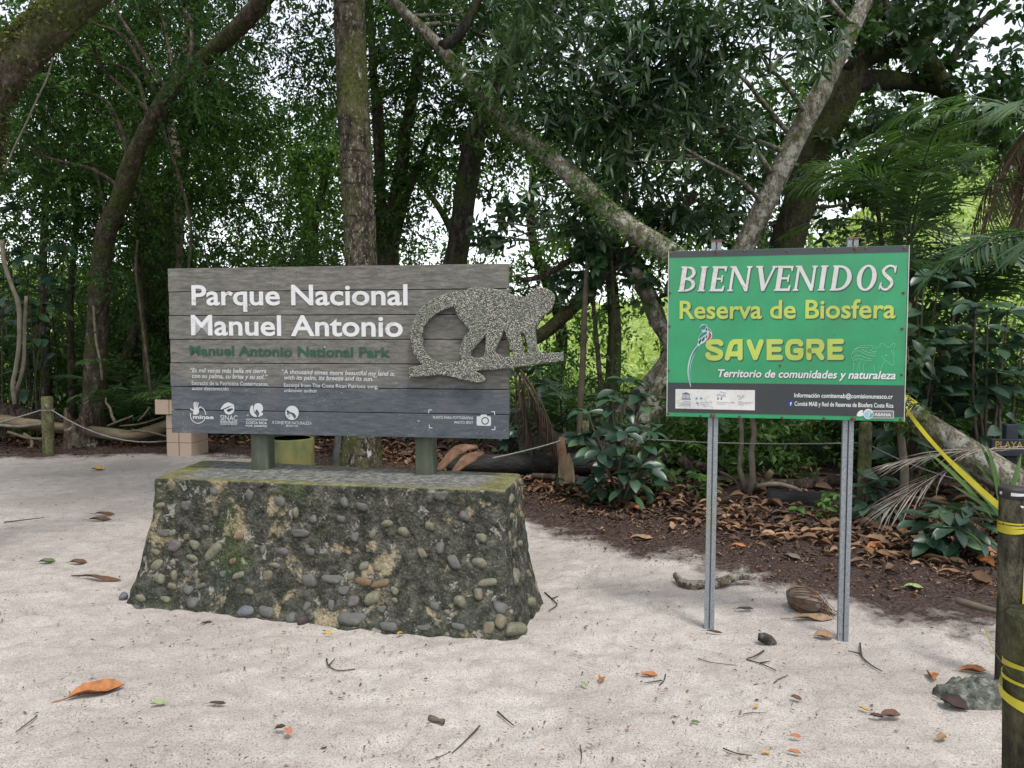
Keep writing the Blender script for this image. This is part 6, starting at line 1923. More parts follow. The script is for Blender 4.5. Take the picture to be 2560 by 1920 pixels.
palm('understory_palm', 'low palm behind the round planter', b_, b_ + [0, 0, .3], 9, 1.4, 55, -20, .36, 98, r=0, n=28)
# hanging bunch of dead fronds behind the monkey
b_ = P(1300, 925, 8.3)
o = thing('dead_frond_bunch', 'bunch of brown dead palm fronds drooping behind the right edge of the park sign', 'palm frond', b_)
rng = np.random.default_rng(99)
for k in range(5):
    mb = MB(); frond(mb, b_ + rng.normal(size=3) * .04, -.3 + .25 * k, 1.05, -52 - 6 * k, -78, .46, 28, .022, rng, 0, 1.0, 0, along=1.2); mb.build('dead_frond', M_darkpalm, o)
# fallen grey frond across the right side, and its green neighbours
o = thing('fallen_frond', 'grey dried palm frond hanging across the leaning trunk by the tall bollard', 'palm frond', P(2560, 1120, 5.6))
rng = np.random.default_rng(100)
mb = MB(); frond(mb, P(2640, 1128, 5.3), math.pi + .12, 1.25, 6, -14, .60, 17, .010, rng, .2, .05, .3, rr=.006, along=.7); mb.build('frond', M_greypalm, o)
mb = MB(); frond(mb, P(2400, 1160, 5.9), math.pi + .25, .75, -18, -36, .58, 14, .010, rng, .2, .05, .3, rr=.006, along=.7); mb.build('frond', M_greypalm, o)
o = thing('grass_clump', 'clump of long green strap leaves behind the tall bollard', 'plant', on_ground(2560, 1400))
rng = np.random.default_rng(101)
mb = MB()
b_ = P(2520, 1300, 4.9)
for k in range(11):
    a = math.pi * (.15 + .9 * k / 10); d = np.array([math.cos(a) * .8, -.2 + .3 * rng.random(), .65 + .4 * rng.random()])
    leaves(mb, (b_ + rng.normal(size=3) * .05)[None], unit(d)[None], np.array([[0, -.8, .5]]), np.array([.42 + .2 * rng.random()]), np.array([.035]), T_BIG, None, rng)
mb.build('leaf_tuft', M_lf_fern, o)

# --- lianas
for k, (lab, pa, r_) in enumerate((('pale liana hanging at the far left, looping low', [(4, 600, 8.8), (12, 660, 8.8), (30, 715, 8.8), (47, 765, 8.8), (48, 850, 8.8), (40, 920, 8.8), (32, 960, 8.8), (37, 1010, 8.8)], 5), ('second pale liana right of the looping one', [(66, 740, 8.9), (62, 820, 8.9), (60, 900, 8.9), (50, 950, 8.9), (37, 985, 8.9)], 4),
                                   ('thin liana slanting down from the mossy trunk', [(142, 110, 7), (120, 190, 7), (92, 250, 7), (60, 320, 7), (35, 370, 7), (10, 430, 7)], 2.2), ('wiry liana hanging beside the forked trunk', [(228, 640, 11), (234, 760, 11), (240, 850, 11), (250, 900, 11), (256, 950, 11)], 3), ('dark hanging vine left of the park sign', [(345, 600, 10.6), (340, 680, 10.6), (352, 780, 10.6), (368, 900, 10.6), (378, 990, 10.6)], 3.5),
                                   ('thin vine curving across behind the palm trunk', [(1000, 160, 12), (960, 120, 12), (930, 138, 12), (900, 145, 12), (985, 120, 12)], 2.5), ('thin bare vine in front of the leaning tree', [(470, 700, 10.5), (476, 560, 10.5), (440, 420, 10.5), (410, 330, 10.5), (396, 265, 10.5)], 4))):
    m = MB(); m.tube(P3(pa), np.array([r_ * p[2] / F for p in pa]), 6, .15, True, .06)
    tag(m.build('liana', M_vine if k < 4 else M_bark_brown, None, P(*pa[-1])), lab, 'liana')

# --- fallen logs, stumps, sticks
M_log_dark = bark_mat('rotting_log', (.012, .009, .008), (.040, .030, .024), (.10, .08, .062), (.04, .045, .015), .30, .85)
M_log_tan = plain('debarked_log', [(.05, .036, .022), (.15, .115, .070), (.27, .22, .145)], 5, .85, .2, .5, .008, stretch=(.35, 1, 1.6))
M_log_burnt = plain('charred_log', [(.006, .006, .006), (.018, .017, .016), (.045, .042, .04)], 10, .8, .3, .9, .02, stretch=(.35, 1, 1.4))


def log(name, label, pa, r_px, mat, seg=16, rough=.14, cat='log', seed=1):
    m = MB(); m.tube([p if len(p) == 3 and isinstance(p, np.ndarray) else P(*p) for p in pa], np.array(r_px) * np.array([p[2] for p in pa]) / F, seg, rough, True, .05, seed)
    b = P(*pa[0])
    return tag(m.build(name, mat, None, b), label, cat)


log('fallen_log', 'dark rotting log on the left, behind the tan log', [(-60, 1018, 11.3), (0, 1026, 11.4), (80, 1042, 11.5), (160, 1058, 11.6), (240, 1076, 11.7)], [24, 23, 21, 18, 14], M_log_dark, seed=3)
log('fallen_log', 'long tan debarked log running behind the round post to the tiled planter', [(-60, 1048, 10.9), (0, 1052, 10.9), (80, 1062, 10.9), (165, 1072, 10.95), (250, 1082, 11), (330, 1090, 11), (372, 1080, 11), (430, 1062, 11)], [15, 15, 14, 14, 15, 16, 16, 14], M_log_tan, seed=4)
log('pale_pole', 'thin pale pole lying against the round post', [(-10, 1062, 10.75), (50, 1066, 10.75), (118, 1058, 10.75)], [4, 4.5, 4], M_vine, 8)
st = P(198, 1108, 11.0)
o = thing('tree_stump', 'broken jagged tree stump right of the round post', 'stump', (st[0], st[1], 0))
m = MB()
n_ = 26; V = []; hs_ = [-.1, .02, .10, .25, .38, .48]
for k, h in enumerate(hs_):
    for q in range(n_):
        t = 2 * math.pi * q / n_
        fl = 1 + .16 * math.sin(3 * t + 1) * (1 - h) + .08 * math.sin(7 * t) + (.18 if h < .05 else 0)
        r_ = (.20 - .05 * h) * fl
        zt = h if k < len(hs_) - 1 else h + .08 * math.sin(2 * t + .6) + .06 * math.sin(5 * t)
        V.append((st[0] + r_ * math.cos(t), st[1] + r_ * math.sin(t) * .9, zt))
for q in range(n_):
    t = 2 * math.pi * q / n_; V.append((st[0] + .11 * math.cos(t), st[1] + .10 * math.sin(t), .30 + .03 * math.sin(4 * t)))
V.append((st[0], st[1], .24))
Fs = [(k * n_ + q, k * n_ + (q + 1) % n_, (k + 1) * n_ + (q + 1) % n_, (k + 1) * n_ + q) for k in range(len(hs_)) for q in range(n_)] + [(len(hs_) * n_ + q, len(hs_) * n_ + (q + 1) % n_, len(V) - 1) for q in range(n_)]
m.add(np.array(V), Fs); m.build('stump_wood', bark_mat('stump_bark', (.02, .014, .010), (.07, .052, .038), (.19, .16, .12), (.10, .11, .06), .38, .62), o)
log('bleached_branch', 'bleached forked branch sticking up left of the tiled planter', [(288, 1056, 10.8), (280, 1040, 10.8), (275, 1020, 10.8), (264, 1005, 10.8), (265, 994, 10.8)], [4, 3.6, 3.2, 2.6, 1.6], M_vine, 8, .1, 'branch')
for k, (lab, pa, r_) in enumerate((('grey stick lying up against the planter trough', [(268, 1065, 10.7), (300, 1052, 10.7), (332, 1040, 10.7)], 2.6), ('forked stick leaning right towards the planter', [(345, 1052, 10.6), (358, 1040, 10.6), (374, 1018, 10.6)], 2.4), ('long brown stick below the tan log', [(330, 1075, 10.6), (380, 1082, 10.6), (420, 1092, 10.6)], 3), ('thin twig heap stick above the tan log', [(300, 1065, 10.9), (350, 1060, 10.9), (410, 1042, 10.9)], 2.2),
                                   ('crooked root left of the round post', [(60, 1085, 10.6), (80, 1100, 10.5), (78, 1120, 10.4)], 4), ('bent root under the pale pole', [(20, 1080, 10.6), (70, 1095, 10.5), (115, 1098, 10.5)], 3.5))):
    log('stick', lab, pa, [r_] * 3, M_twig, 7, .15, 'stick', 20 + k)
log('fallen_log', 'black charred log under the green sign between its legs', [(1915, 1243, 7.0), (1960, 1252, 6.95), (2030, 1258, 6.9), (2100, 1256, 6.85), (2135, 1262, 6.8)], [26, 30, 31, 30, 28], M_log_burnt, seed=6)
log('fallen_log', 'brown log lying behind the charred log', [(1900, 1210, 7.6), (2000, 1212, 7.6), (2100, 1200, 7.6), (2260, 1195, 7.5)], [13, 14, 13, 11], M_log_dark, seed=7)
log('fallen_log', 'dark hollow log low behind the park sign and sapling', [(1120, 1165, 8.5), (1350, 1158, 8.4), (1440, 1160, 8.3), (1560, 1165, 8.3), (1660, 1150, 8.3)], [22, 28, 26, 20, 16], M_log_burnt, seed=8)
log('fallen_log', 'grey-brown log behind the left leg of the green sign', [(1560, 1125, 8.6), (1640, 1140, 8.5), (1720, 1160, 8.4), (1800, 1180, 8.3)], [13, 15, 14, 10], M_log_dark, seed=9)
log('fallen_log', 'short tan log lying flat in front of the dark hollow log', [(1330, 1190, 7.7), (1420, 1196, 7.7), (1500, 1204, 7.7)], [8, 9, 7], M_log_dark, seed=10)
b_ = P(1415, 1200, 7.6)
out = [(-.085, 0), (.09, 0), (.082, .12), (.070, .22), (.052, .25), (.035, .30), (.012, .27), (-.02, .31), (-.045, .26), (-.07, .28), (-.078, .14)]
m = MB(); n_ = len(out)
V = [b_ + [x, dy + z * .12, z - .03] for dy in (-.03, .03) for x, z in out]
m.add(np.array(V), [tuple(range(n_)), tuple(range(n_, 2 * n_))[::-1]] + [(q, n_ + q, n_ + (q + 1) % n_, (q + 1) % n_) for q in range(n_)])
tag(m.build('wood_slab', plain('split_wood', [(.07, .05, .032), (.17, .125, .08), (.29, .23, .155)], 9, .85, .2, .7, .01, stretch=(2, 1, .35)), None, b_, smooth=False), 'split tan slab of wood standing between the park sign and the sapling', 'wood')
log('wood_slab', 'reddish broken stub behind the tan slab', [(1406, 1150, 7.9), (1402, 1110, 7.9), (1405, 1092, 7.9)], [13, 12, 7], M_husk, 7, .12, 'wood', 12)
log('bent_branch', 'pale bent branch lying behind the charred log', [(1890, 1215, 7.3), (1940, 1210, 7.3), (1990, 1222, 7.2), (2010, 1235, 7.1)], [6, 6.5, 6, 4], M_vine, 8, .1, 'branch', 13)
log('wood_stub', 'small tan stub poking up behind the bent branch', [(1915, 1205, 7.6), (1922, 1188, 7.6), (1930, 1178, 7.6)], [9, 9, 8], M_log_tan, 9, .1, 'wood', 14)
log('wood_stub', 'brown twisted stub left of the green sign leg', [(1740, 1200, 7.8), (1725, 1175, 7.8), (1705, 1150, 7.8), (1695, 1150, 7.8)], [10, 12, 12, 6], M_log_dark, 9, .14, 'wood', 15)
for k, (lab, pa, r_) in enumerate((('forked stick leaning left of the slim sapling stems', [(1800, 1180, 7.6), (1830, 1195, 7.5), (1860, 1225, 7.4)], 3.5), ('pale branch reaching down to the greyish stem', [(2160, 1190, 6.6), (2200, 1215, 6.5), (2255, 1240, 6.4)], 3), ('dead stick lying across the litter by the left sign leg', [(1770, 1280, 6.8), (1800, 1310, 6.6), (1850, 1335, 6.4)], 4),
                                   ('long brown stick lying behind the low dark-leaved cluster', [(2240, 1240, 6.0), (2340, 1252, 5.9), (2440, 1282, 5.8)], 5), ('half-buried grey branch right of the sand edge', [(2390, 1500, 4.15), (2440, 1515, 4.1), (2500, 1530, 4.05)], 9))):
    log('stick', lab, pa, [r_, r_ * 1.1, r_ * .7], M_twig, 7, .15, 'stick', 40 + k)

# --- undergrowth that nobody could count, and the woods beyond
rng = np.random.default_rng(200)
mb = MB()
C = []
for (x0, x1, y0, y1, z0_, z1, n) in ((-16, -8, 10.5, 16, .1, 2.4, 170), (8, 14, 8, 14, .1, 2.2, 120), (-9, -1.5, 12.0, 16.5, .1, 1.5, 210), (-11, -3.5, 13, 18, .8, 3.2, 300), (-3.5, 1.2, 11.0, 16, .1, 1.25, 80), (.9, 2.6, 10.6, 12, .1, .7, 12), (2.4, 3.2, 10, 12, .05, .35, 10), (5.6, 9, 9.4, 13, .1, 1.6, 60), (1.6, 3.3, 9.2, 10.2, .05, .30, 16), (1.7, 3.1, 8.3, 9.4, .05, .60, 34), (3.9, 5.4, 8.0, 9.6, .1, 1.7, 60), (4.5, 6.8, 9.6, 11, .1, 1.5, 36)):
    C.append(np.column_stack([x0 + (x1 - x0) * rng.random(n), y0 + (y1 - y0) * rng.random(n), z0_ + (z1 - z0_) * rng.random(n)]))
C = np.concatenate(C)
C[:, 2] += zg(C[:, 0], C[:, 1])
twigs(mb, C, .42, 14, 9, .42, .105, .045, T_SMALL, rng, .25)
tag(mb.build('undergrowth', M_lf_mid, None, (0, 12, 0)), 'tangled dark green undergrowth behind the signs', 'undergrowth', None, 'stuff')
# thin bare stems standing in it
mb = MB()
for k in range(80):
    x = rng.uniform(-9, -.8); y = rng.uniform(12, 17); h = rng.uniform(1.2, 4.5)
    b_ = np.array([x, y, zgs(x, y)]); t_ = b_ + [rng.normal() * .35, rng.normal() * .2, h]
    mb.tube([b_, (b_ + t_) / 2 + rdir(1, rng)[0] * .12, t_], [.016, .013, .006], 5, 0, False)
tag(mb.build('undergrowth_stems', M_bark_brown, None, (0, 14, 0)), 'thin bare stems standing in the undergrowth', 'undergrowth', None, 'stuff')

# trees standing further in: each with trunk and crown
far = [(-11.5, 17, 5.6, 2.2), (-9.2, 19, 6.4, 2.4), (-7.2, 17.5, 5.8, 2.0), (-5.6, 20, 6.8, 2.2), (-4.3, 17.5, 5.9, 1.4), (-2.5, 21, 6.9, 1.6), (.9, 19, 6.6, 1.8), (2.2, 17, 6.2, 1.7), (4.0, 19.5, 6.8, 2.1), (6.0, 17.5, 6.6, 2.0), (9.6, 19, 6.6, 1.9), (-10.5, 23, 7.2, 2.6), (12.5, 18, 6.5, 2.2), (-12.5, 12.5, 6.2, 2.3), (-16, 16, 6.6, 2.6), (11.5, 11.5, 6.4, 2.2)]
lab_f = ['tall background tree at the far left edge', 'background tree behind the glossy bush', 'background tree left of the leaning brown trunk', 'background tree behind the forked trunk', 'background tree above the left end of the park sign', 'background tree behind the ringed palm', 'background tree behind the dark spotted trunk',
         'background tree over the monkey cut-out', 'background tree left of the pale leaning trunk', 'background tree behind the thick mossy trunk', 'background tree behind the right-hand palms', 'furthest background tree on the left side', 'background tree at the far right edge', 'near tree of the forest edge just beyond the left frame edge', 'tree further left of the frame, behind the near one', 'tree beyond the right frame edge behind the palms']
for k, ((x, y, h, r), lab) in enumerate(zip(far, lab_f)):
    rg = np.random.default_rng(400 + k)
    b_ = np.array([x, y, zgs(x, y)])
    o = thing('forest_tree', lab, 'tree', b_, 0, 'background trees of the forest')
    pa = np.array([b_ - [0, 0, .2], b_ + [rg.normal() * .2, 0, h * .3], b_ + [rg.normal() * .4, 0, h * .65], b_ + [rg.normal() * .5, 0, h]])
    ra = np.array([.20, .15, .11, .06])
    m = MB(); m.tube(pa, ra, 12, .1, True, .2); m.build('trunk', M_bark_dark, o)
    cl = np.concatenate([sample_ell(b_ + [0, 0, h], (r, r * .8, r * .75), 26, rg), sample_ell(b_ + [rg.normal() * .5, 0, h * .62], (r * .9, r * .7, r * .55), 13, rg), sample_ell(b_ + [rg.normal() * .6, 0, h * .36], (r * .7, r * .6, r * .4), 5 if x < 2.5 else 1, rg)])
    m = MB(); twigs(m, cl, .58, 13, 9, .55, .15, .07, T_SMALL, rg); m.build('crown', M_lf_back, o)
    grow_limbs(o, pa, ra, cl, 5, M_bark_dark, rg, .06, .01)

# sunlit hillside beyond the trees
hx = np.linspace(-130, 130, 130); hy = np.linspace(30, 150, 70)
HX, HY = np.meshgrid(hx, hy); X, Y = HX.ravel(), HY.ravel()
az_ = X / Y
top = np.interp(az_, [-1.2, -.5, -.2, 0, .12, .25, .36, .48, .60, .75, 1.2], [9, 7.5, 6.0, 4.5, 4.5, 5.5, 9, 14.5, 18, 20, 21])
Zh = -1.4 + np.clip((Y - 32) / 34, 0, 1) ** .9 * top * np.where(Y > 66, (Y / 66) ** .9, 1) + 1.0 * fbm(X * .12, Y * .12, 3, 41) * np.clip((Y - 34) / 10, 0, 1)
nx, ny = len(hx), len(hy)
i, j = np.meshgrid(np.arange(nx - 1), np.arange(ny - 1)); a = (j * nx + i).ravel()
me = raw_mesh('hillside', np.stack([X, Y, Zh], -1), np.stack([a, a + 1, a + nx + 1, a + nx], -1).ravel(), np.full(len(a), 4))
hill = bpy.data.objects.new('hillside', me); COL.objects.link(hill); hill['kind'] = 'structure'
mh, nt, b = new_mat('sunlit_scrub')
inp(nt, b.inputs['Base Color'], ramp(nt, noise(nt, .5, 6, .7), [(.3, (.14, .21, .04)), (.5, (.26, .35, .08)), (.7, (.36, .43, .14))]))  # the slope's sunlight is painted in: colour lightened beyond plain scrub green
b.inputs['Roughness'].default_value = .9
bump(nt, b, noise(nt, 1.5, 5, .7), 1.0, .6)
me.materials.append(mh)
rng = np.random.default_rng(210)
n = 1500
k = rng.integers(0, len(X), n * 3); k = k[(np.abs(az_[k]) < .95) & (Y[k] < 75)][:n]
C = np.stack([X[k] + rng.normal(size=len(k)) * .8, Y[k] + rng.normal(size=len(k)) * .8, Zh[k] + .3 + .5 * rng.random(len(k))], -1)
mb = MB(); twigs(mb, C, 1.1, 9, 6, .9, .42, .22, T_SMALL, rng, .1)
n = 520
C = np.column_stack([rng.uniform(-16, 18, n), rng.uniform(19, 30, n), np.zeros(n)]); C[:130, 0] = rng.uniform(3.4, 6.5, 130); C[:130, 1] = rng.uniform(11.5, 19, 130); C[:, 2] = zg(C[:, 0], C[:, 1]) + .15 + .4 * rng.random(n)
twigs(mb, C, .5, 10, 7, .5, .20, .07, T_SMALL, rng, .1)
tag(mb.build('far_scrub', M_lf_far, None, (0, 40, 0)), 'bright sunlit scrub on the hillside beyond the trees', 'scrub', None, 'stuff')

# --- leaf litter and the small things on the sand
M_litter = leaf_mat('dry_leaf', [(.020, .013, .010), (.052, .032, .022), (.11, .064, .038), (.19, .11, .062), (.29, .19, .12)], .08, .7, .25, (1, .8, .6), 3)
rng = np.random.default_rng(220)
n = 36000
x = rng.uniform(-8, 7, n); t = rng.gamma(2.0, .80, n) - .25; y = yb(x) + t
keep = (y < 13) & (vnoise(x * 1.1, y * 1.4, 5) > -.42 + .25 * (t < .8))
x, y, t = x[keep], y[keep], t[keep]; n = len(x)
pos = np.column_stack([x, y, zg(x, y) + .003 + .014 * rng.random(n)])
a = rng.random(n) * 6.3
sc = np.exp(rng.normal(size=n) * .45) * np.interp(t, [-.3, .6, 1.2, 1.9], [.12, .16, .32, .72])
sc = np.where(rng.random(n) < .45, sc * .32, sc)
mb = MB(); leaves(mb, pos, np.column_stack([np.cos(a), np.sin(a), rng.normal(size=n) * .10]), np.column_stack([rng.normal(size=(n, 2)) * .20, np.ones(n)]), np.clip(.105 * sc, .008, .2), np.clip(.046 * sc, .004, .085), T_CURL, None, rng)
n = 420
x = rng.uniform(-7, 6, n); t = 1.0 + rng.gamma(1.6, .7, n); y = yb(x) + t
keep = y < 11.5; x, y = x[keep], y[keep]; n = len(x)
pos = np.column_stack([x, y, zg(x, y) + .012 + .012 * rng.random(n)]); a = rng.random(n) * 6.3
leaves(mb, pos, np.column_stack([np.cos(a), np.sin(a), rng.normal(size=n) * .08]), np.column_stack([rng.normal(size=(n, 2)) * .16 - [0, .12], np.ones(n)]), .11 + .10 * rng.random(n), .045 + .04 * rng.random(n), T_DRY, .45 + .55 * rng.random(n), rng)
tag(mb.build('leaf_litter', M_litter, None, (0, 8, 0)), 'brown leaf litter covering the forest floor', 'leaf litter', None, 'stuff')
n = 15000
y = 1.6 + 7.5 * rng.random(n) ** 1.3; x = rng.uniform(-1, 1, n) * (y * .75 + .2)
keep = (y < yb(x) + .5) & (vnoise(x * 1.6, y * 2.2, 15) + .45 * rng.random(n) > .05); x, y = x[keep], y[keep]; n = len(x)
pos = np.column_stack([x, y, zg(x, y) + .012])
a = rng.random(n) * 6.3; sc = np.exp(rng.normal(size=n) * .55)
mb = MB(); leaves(mb, pos, np.column_stack([np.cos(a), np.sin(a), rng.normal(size=n) * .1]), np.column_stack([rng.normal(size=(n, 2)) * .3, np.ones(n)]), np.clip(.010 * sc, .004, .035), np.clip(.0042 * sc, .002, .010), T_SMALL, rng.random(n) * .8, rng)
tag(mb.build('sand_debris', M_litter, None, (0, 4, 0)), 'tiny dark crumbs and chips scattered over the sand', 'debris', None, 'stuff')

dl = {}
def dry(col):
    if col not in dl:
        c = {'orange': (.42, .16, .05), 'tan': (.30, .19, .10), 'brown': (.13, .065, .035), 'dark': (.055, .032, .025), 'green': (.10, .17, .05), 'grey': (.17, .14, .11), 'pink': (.50, .22, .13), 'lime': (.28, .36, .14), 'yellow': (.48, .32, .08)}[col]
        dl[col] = plain('dry_leaf_' + col, [tuple(.55 * v for v in c), c, tuple(min(1, 1.25 * v) for v in c)], 30, .65, .3, .35, .003)
    return dl[col]


LEAVES = [(240, 1735, 110, 20, 'orange', 'large orange dry leaf lying at the lower left', .36), (252, 1450, 105, -12, 'brown', 'long narrow brown leaf left of the concrete base', .12), (245, 1175, 26, 0, 'yellow', 'pale yellow leaf far back on the left sand', .6), (118, 1408, 34, 10, 'green', 'fresh green leaf on the sand at far left', .4), (196, 1410, 40, 0, 'brown', 'small brown leaf right of the fresh green one', .35),
          (396, 1766, 36, 5, 'lime', 'yellow-green leaflet right of the large orange leaf', .35), (724, 1836, 34, -40, 'pink', 'curled salmon-pink leaf at the bottom centre', .5), (700, 1826, 26, 20, 'dark', 'dark curled leaf touching the salmon-pink one', .5), (1622, 1693, 42, 8, 'orange', 'orange boat-shaped leaf in front of the green sign', .35), (1501, 1705, 30, 60, 'orange', 'crumpled orange leaf left of the boat-shaped one', .6),
          (1460, 1717, 26, -35, 'lime', 'small lime leaf left of the crumpled orange leaf', .35), (2283, 1473, 42, -8, 'lime', 'pale green leaf on the dark litter at right', .4), (2032, 1551, 100, 3, 'tan', 'long flat tan leaf between the green sign legs', .2), (2058, 1595, 46, 0, 'tan', 'crumpled tan leaf left of the right sign leg', .5), (1862, 1527, 44, 5, 'dark', 'dark shrivelled leaf right of the left sign leg', .22),
          (1603, 1349, 60, 4, 'tan', 'tan leaf at the edge of the dark litter', .3), (2326, 1697, 34, 70, 'orange', 'upright orange leaf left of the concrete lump', .7), (2432, 1682, 60, 4, 'orange', 'bright orange leaf behind the concrete lump', .35), (2385, 1768, 56, -30, 'dark', 'dark purple-brown leaf on the front of the concrete lump', .6), (2468, 1745, 70, -60, 'dark', 'large dark leaf leaning on the right of the concrete lump', .5),
          (2460, 1410, 52, -60, 'orange', 'orange curled leaf in the litter left of the tall bollard', .6), (2470, 1390, 60, 10, 'orange', 'glowing orange leaf tucked behind the tall bollard', .5), (2188, 1375, 48, 10, 'orange', 'orange leaf in the litter right of the right sign leg', .6), (2190, 1352, 52, 30, 'tan', 'tan upturned leaf in the litter right of the right sign leg', .5), (1846, 1367, 36, -8, 'orange', 'pale orange leaf right of the left sign leg', .35), (1980, 1397, 42, -20, 'grey', 'grey-brown leaf below the charred log', .45),
          (2060, 1335, 90, 0, 'tan', 'long tan leaf lying below the charred log', .25), (1590, 1275, 54, 8, 'orange', 'orange-brown leaf in the litter right of the sapling foot', .35), (1785, 1585, 40, -15, 'dark', 'dark strap leaf in front of the left sign leg', .2), (1888, 1774, 18, 20, 'yellow', 'tiny yellow leaf in the middle of the near sand', .5), (1570, 1826, 16, 60, 'orange', 'tiny rust leaf on the near sand', .6), (1988, 1848, 26, -10, 'orange', 'two-tone orange leaf on the near sand', .4),
          (1985, 1888, 30, -10, 'orange', 'orange leaf lowest on the near sand', .4), (1914, 1890, 20, 5, 'yellow', 'light orange leaf beside the lowest orange one', .5), (1738, 1812, 20, -10, 'green', 'tiny green leaf on the near sand', .4), (1990, 1752, 26, -20, 'brown', 'red-brown curled leaf on the near sand', .5), (2160, 1779, 22, -20, 'yellow', 'yellow-brown leaf on the near sand at right', .4), (2190, 1797, 30, -10, 'dark', 'dark purplish leaf at the near right', .4), (2225, 1795, 50, 10, 'brown', 'brown rumpled leaf near the lower bollard', .45), (2350, 1850, 40, 20, 'tan', 'tan leaf fragment near the lower bollard', .4),
          (543, 1765, 40, 3, 'dark', 'small dark leaf on the lower left sand', .25), (820, 1590, 22, 0, 'yellow', 'yellow leaf at the foot of the concrete base', .5), (1000, 1590, 22, 40, 'yellow', 'ochre leaf by the foot of the concrete base', .5), (515, 1562, 30, 25, 'dark', 'dark sliver leaf below the concrete base corner', .2), (250, 1302, 50, 6, 'brown', 'brown curled leaf on the left sand beyond the green one', .25), (262, 1288, 46, 0, 'brown', 'thin brown leaf furthest up the left sand', .22), (150, 1086, 12, 0, 'grey', 'whitish scrap among the roots at far left', .6)]
rng = np.random.default_rng(230)
for (px, py, lp_, ang_, col, lab, asp) in LEAVES:
    g_ = on_ground(px, py); s_ = lp_ / F * np.linalg.norm(g_ - [0, 0, CAMZ])
    a = math.radians(ang_); fs = 1 / max(.25, 1.55 / np.linalg.norm(g_ - [0, 0, CAMZ])) if abs(math.sin(a)) > .3 else 1
    d = np.array([math.cos(a), math.sin(a) * min(2.2, fs), .0]); d = d / np.linalg.norm(d)
    m = MB(); leaves(m, (g_ + [0, 0, .012] - d * s_ * .5)[None], d[None], np.array([[rng.normal() * .15, -.12 - .25 * rng.random(), 1]]), np.array([s_]), np.array([s_ * max(asp, .12)]), T_DRY, None, rng)
    # a stalk
    m.tube([g_ + [0, 0, .013] - d * s_ * .5, g_ + [0, 0, .012] - d * s_ * .72 + [0, .004, 0]], [s_ * .012, s_ * .009], 5, 0, True)
    tag(m.build('dry_leaf', dry(col), None, g_), lab, 'leaf', 'single fallen leaves')


def twig(label, pa, r_px, mat=M_twig, name='twig', forks=()):
    pts = [on_ground(x, y) + [0, 0, .008 + h] for x, y, h in [(p + (0,))[:3] if len(p) == 2 else p for p in pa]]
    D = np.linalg.norm(pts[0] - [0, 0, CAMZ])
    m = MB(); m.tube(pts, np.linspace(r_px * .7, r_px * .4, len(pts)) * D / F, 7, .18, True, .02)
    for f_ in forks:
        q = [on_ground(x, y) + [0, 0, .010] for x, y in f_]
        m.tube(q, np.linspace(r_px * .7, r_px * .35, len(q)) * D / F, 6, .15, True, .02)
    return tag(m.build(name, mat, None, pts[0]), label, 'twig')


M_dktwig = plain('dark_twig', [(.03, .022, .018), (.09, .07, .058)], 20, .85, .2, .3)
twig('thin bent twig on the sand in front of the concrete base', [(816, 1650), (822, 1668), (846, 1680), (888, 1676)], 2.4, M_dktwig, 'twig', [[(822, 1668), (838, 1650)]])
twig('straight dark twig at the bottom centre', [(1200, 1819), (1165, 1855), (1130, 1888)], 2.6, M_dktwig)
twig('pale thin twig running on from the straight dark one', [(1128, 1884), (1100, 1896), (1066, 1908)], 1.8)
twig('tapered dark seed twig right of the stubby wood piece', [(1244, 1784), (1262, 1800), (1284, 1818)], 3.4, M_dktwig)
twig('forked twig in front of the green sign', [(1910, 1630), (1885, 1645), (1866, 1652), (1900, 1662), (1940, 1680)], 2.6, M_dktwig, 'twig', [[(1900, 1662), (1925, 1658)]])
twig('slim twig left of the forked one', [(1746, 1650), (1780, 1660), (1840, 1667)], 1.8)
twig('short forked twig on the sand below the left sign leg', [(1664, 1690), (1660, 1705), (1648, 1717)], 2.4, M_dktwig, 'twig', [[(1655, 1706), (1610, 1713)]])
twig('wiry root trailing right of the right sign leg', [(2150, 1612), (2155, 1645), (2180, 1668), (2205, 1682)], 3, M_dktwig, 'twig', [[(2155, 1640), (2120, 1632)]])
twig('little twig lowest at the centre', [(1450, 1868), (1454, 1890), (1452, 1912)], 2.2, M_dktwig)
twig('dark twig low on the near sand', [(1808, 1876), (1840, 1888), (1880, 1894)], 2.4, M_dktwig)
twig('grey slivered stick at the lower left', [(92, 1795), (70, 1812), (40, 1835)], 2.6)
twig('crooked root loose at the right foot of the concrete base', [(1362, 1484), (1380, 1500), (1392, 1515), (1372, 1530)], 2.6, M_dktwig, 'twig', [[(1380, 1500), (1396, 1494)]])
twig('thin twig lying on the far left sand', [(10, 1308), (60, 1302), (110, 1296)], 2.0, M_dktwig)
twig('short twig crossing the sand right of centre', [(1935, 1711), (1950, 1700), (1970, 1692)], 2.2)
twig('thin straw twig at the near right sand', [(1858, 1790), (1880, 1786), (1915, 1787)], 1.6)
twig('small dark chip stick under the concrete base foot', [(180, 1442), (215, 1441), (260, 1443)], 1.6, M_dktwig)

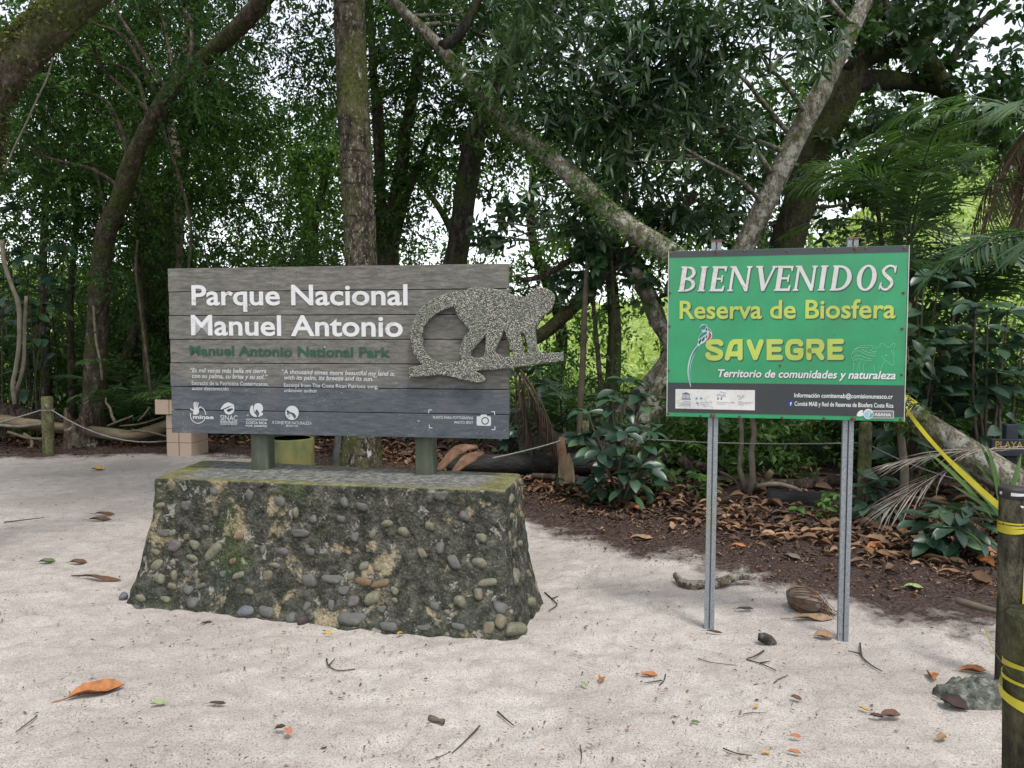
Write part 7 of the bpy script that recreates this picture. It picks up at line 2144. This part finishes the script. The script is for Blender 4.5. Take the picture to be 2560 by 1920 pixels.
M_drift = bark_mat('lichened_driftwood', (.05, .04, .03), (.15, .12, .085), (.30, .25, .18), (.17, .17, .10), .25, .50, 2.2)
g_ = [on_ground(x, y) + [0, 0, h] for x, y, h in ((1688, 1452, .035), (1712, 1470, .02), (1750, 1474, .025), (1800, 1470, .03), (1840, 1462, .05), (1880, 1462, .05))]
m = MB(); m.tube(g_, [.020, .028, .030, .028, .026, .018], 12, .25, True, .03, 4); m.tube([g_[4], g_[4] + [.05, .02, .05]], [.02, .012], 8, .1, True)
tag(m.build('driftwood', M_drift, None, g_[0]), 'crooked lichened branch lying behind the left leg of the green sign', 'branch')
g_ = [on_ground(x, y) + [0, 0, .012] for x, y in ((1074, 1800), (1086, 1805), (1098, 1808), (1110, 1811))]
m = MB(); m.tube(g_, [.012, .014, .008, .013], 10, .2, True, .01, 5)
tag(m.build('wood_piece', M_twig, None, g_[0]), 'stubby two-knobbed piece of wood on the near sand', 'wood')

# split coconut husk with its fibres
g_ = on_ground(2002, 1524)
o = thing('coconut_husk', 'split grey coconut husk with loose fibres, between the green sign legs', 'coconut', g_)
m = MB(); n_ = 20; V = []
for k, a_ in enumerate(np.linspace(.05, math.pi * .92, 11)):
    for q in range(n_):
        t = 2 * math.pi * q / n_
        r_ = .088 * math.sin(a_) ** .8 * (1 + .05 * math.sin(3 * t) + .03 * math.sin(8 * t))
        V.append((g_[0] + .02 - .11 * math.cos(a_) * .9, g_[1] + r_ * math.cos(t), g_[2] + .055 + r_ * math.sin(t) * .85 + .02 * math.cos(a_)))
m.add(np.array(V), [(k * n_ + q, k * n_ + (q + 1) % n_, (k + 1) * n_ + (q + 1) % n_, (k + 1) * n_ + q) for k in range(10) for q in range(n_)] + [tuple(range(n_))[::-1], tuple(range(10 * n_, 11 * n_))])
m.build('husk', plain('grey_husk', [(.09, .06, .045), (.20, .155, .12), (.36, .31, .27)], 34, .85, .2, .9, .012, stretch=(.12, 1, 1), bscale=44), o)
rng = np.random.default_rng(240); m = MB()
for k in range(70):
    t = rng.random() * 2 * math.pi; a1 = .2 + rng.random() * 1.6; pts_ = []
    for a2 in np.linspace(a1, min(2.85, a1 + .5 + rng.random()), 4):
        r_ = .088 * math.sin(a2) ** .8 * (1 + .05 * math.sin(3 * t) + .03 * math.sin(8 * t)) + .001 + .004 * rng.random()
        pts_.append((g_[0] + .02 - .11 * math.cos(a2) * .9, g_[1] + r_ * math.cos(t), g_[2] + .055 + r_ * math.sin(t) * .85 + .02 * math.cos(a2)))
    m.tube(pts_, .0022, 4, 0, False)
for k in range(46):
    a_ = g_ + [.08 + rng.normal() * .015, -.03 + rng.normal() * .02, .02 + .04 * rng.random()]
    m.tube([a_, a_ + [.03 * rng.random() + .01, rng.normal() * .03 - .02, rng.normal() * .02], a_ + [.06 * rng.random() + .03, rng.normal() * .05 - .03, -.02 - .03 * rng.random()]], .0016, 4, 0, False)
m.build('fibre', plain('husk_fibre', [(.10, .05, .03), (.20, .12, .07)], 30, .9, .1, 0), o)
g_ = on_ground(1915, 1612)
m = MB(); m.tube([g_ + [-.035, .02, .035], g_ + [-.01, .01, .032], g_ + [.02, 0, .022], g_ + [.05, -.01, .008]], [.018, .026, .024, .008], 12, .3, True, .01, 9)
tag(m.build('rotten_fruit', plain('black_white_rot', [(.012, .011, .011), (.05, .045, .04), (.26, .24, .21)], 16, .8, .2, .6, .006), None, g_), 'small black and white rotted fruit in front of the green sign', 'fruit')
o = bpy.data.objects.new('stone', stone_mesh(77, pebble_mat('wine_pebble', [(.06, .035, .045), (.12, .08, .09)]))); COL.objects.link(o)
g_ = on_ground(757, 1562); o.location = tuple(g_ + [0, 0, .02]); o.scale = (.028, .022, .030); o.rotation_euler = (.3, .4, .5)
tag(o, 'wine-red stone lying loose in front of the concrete base', 'stone')
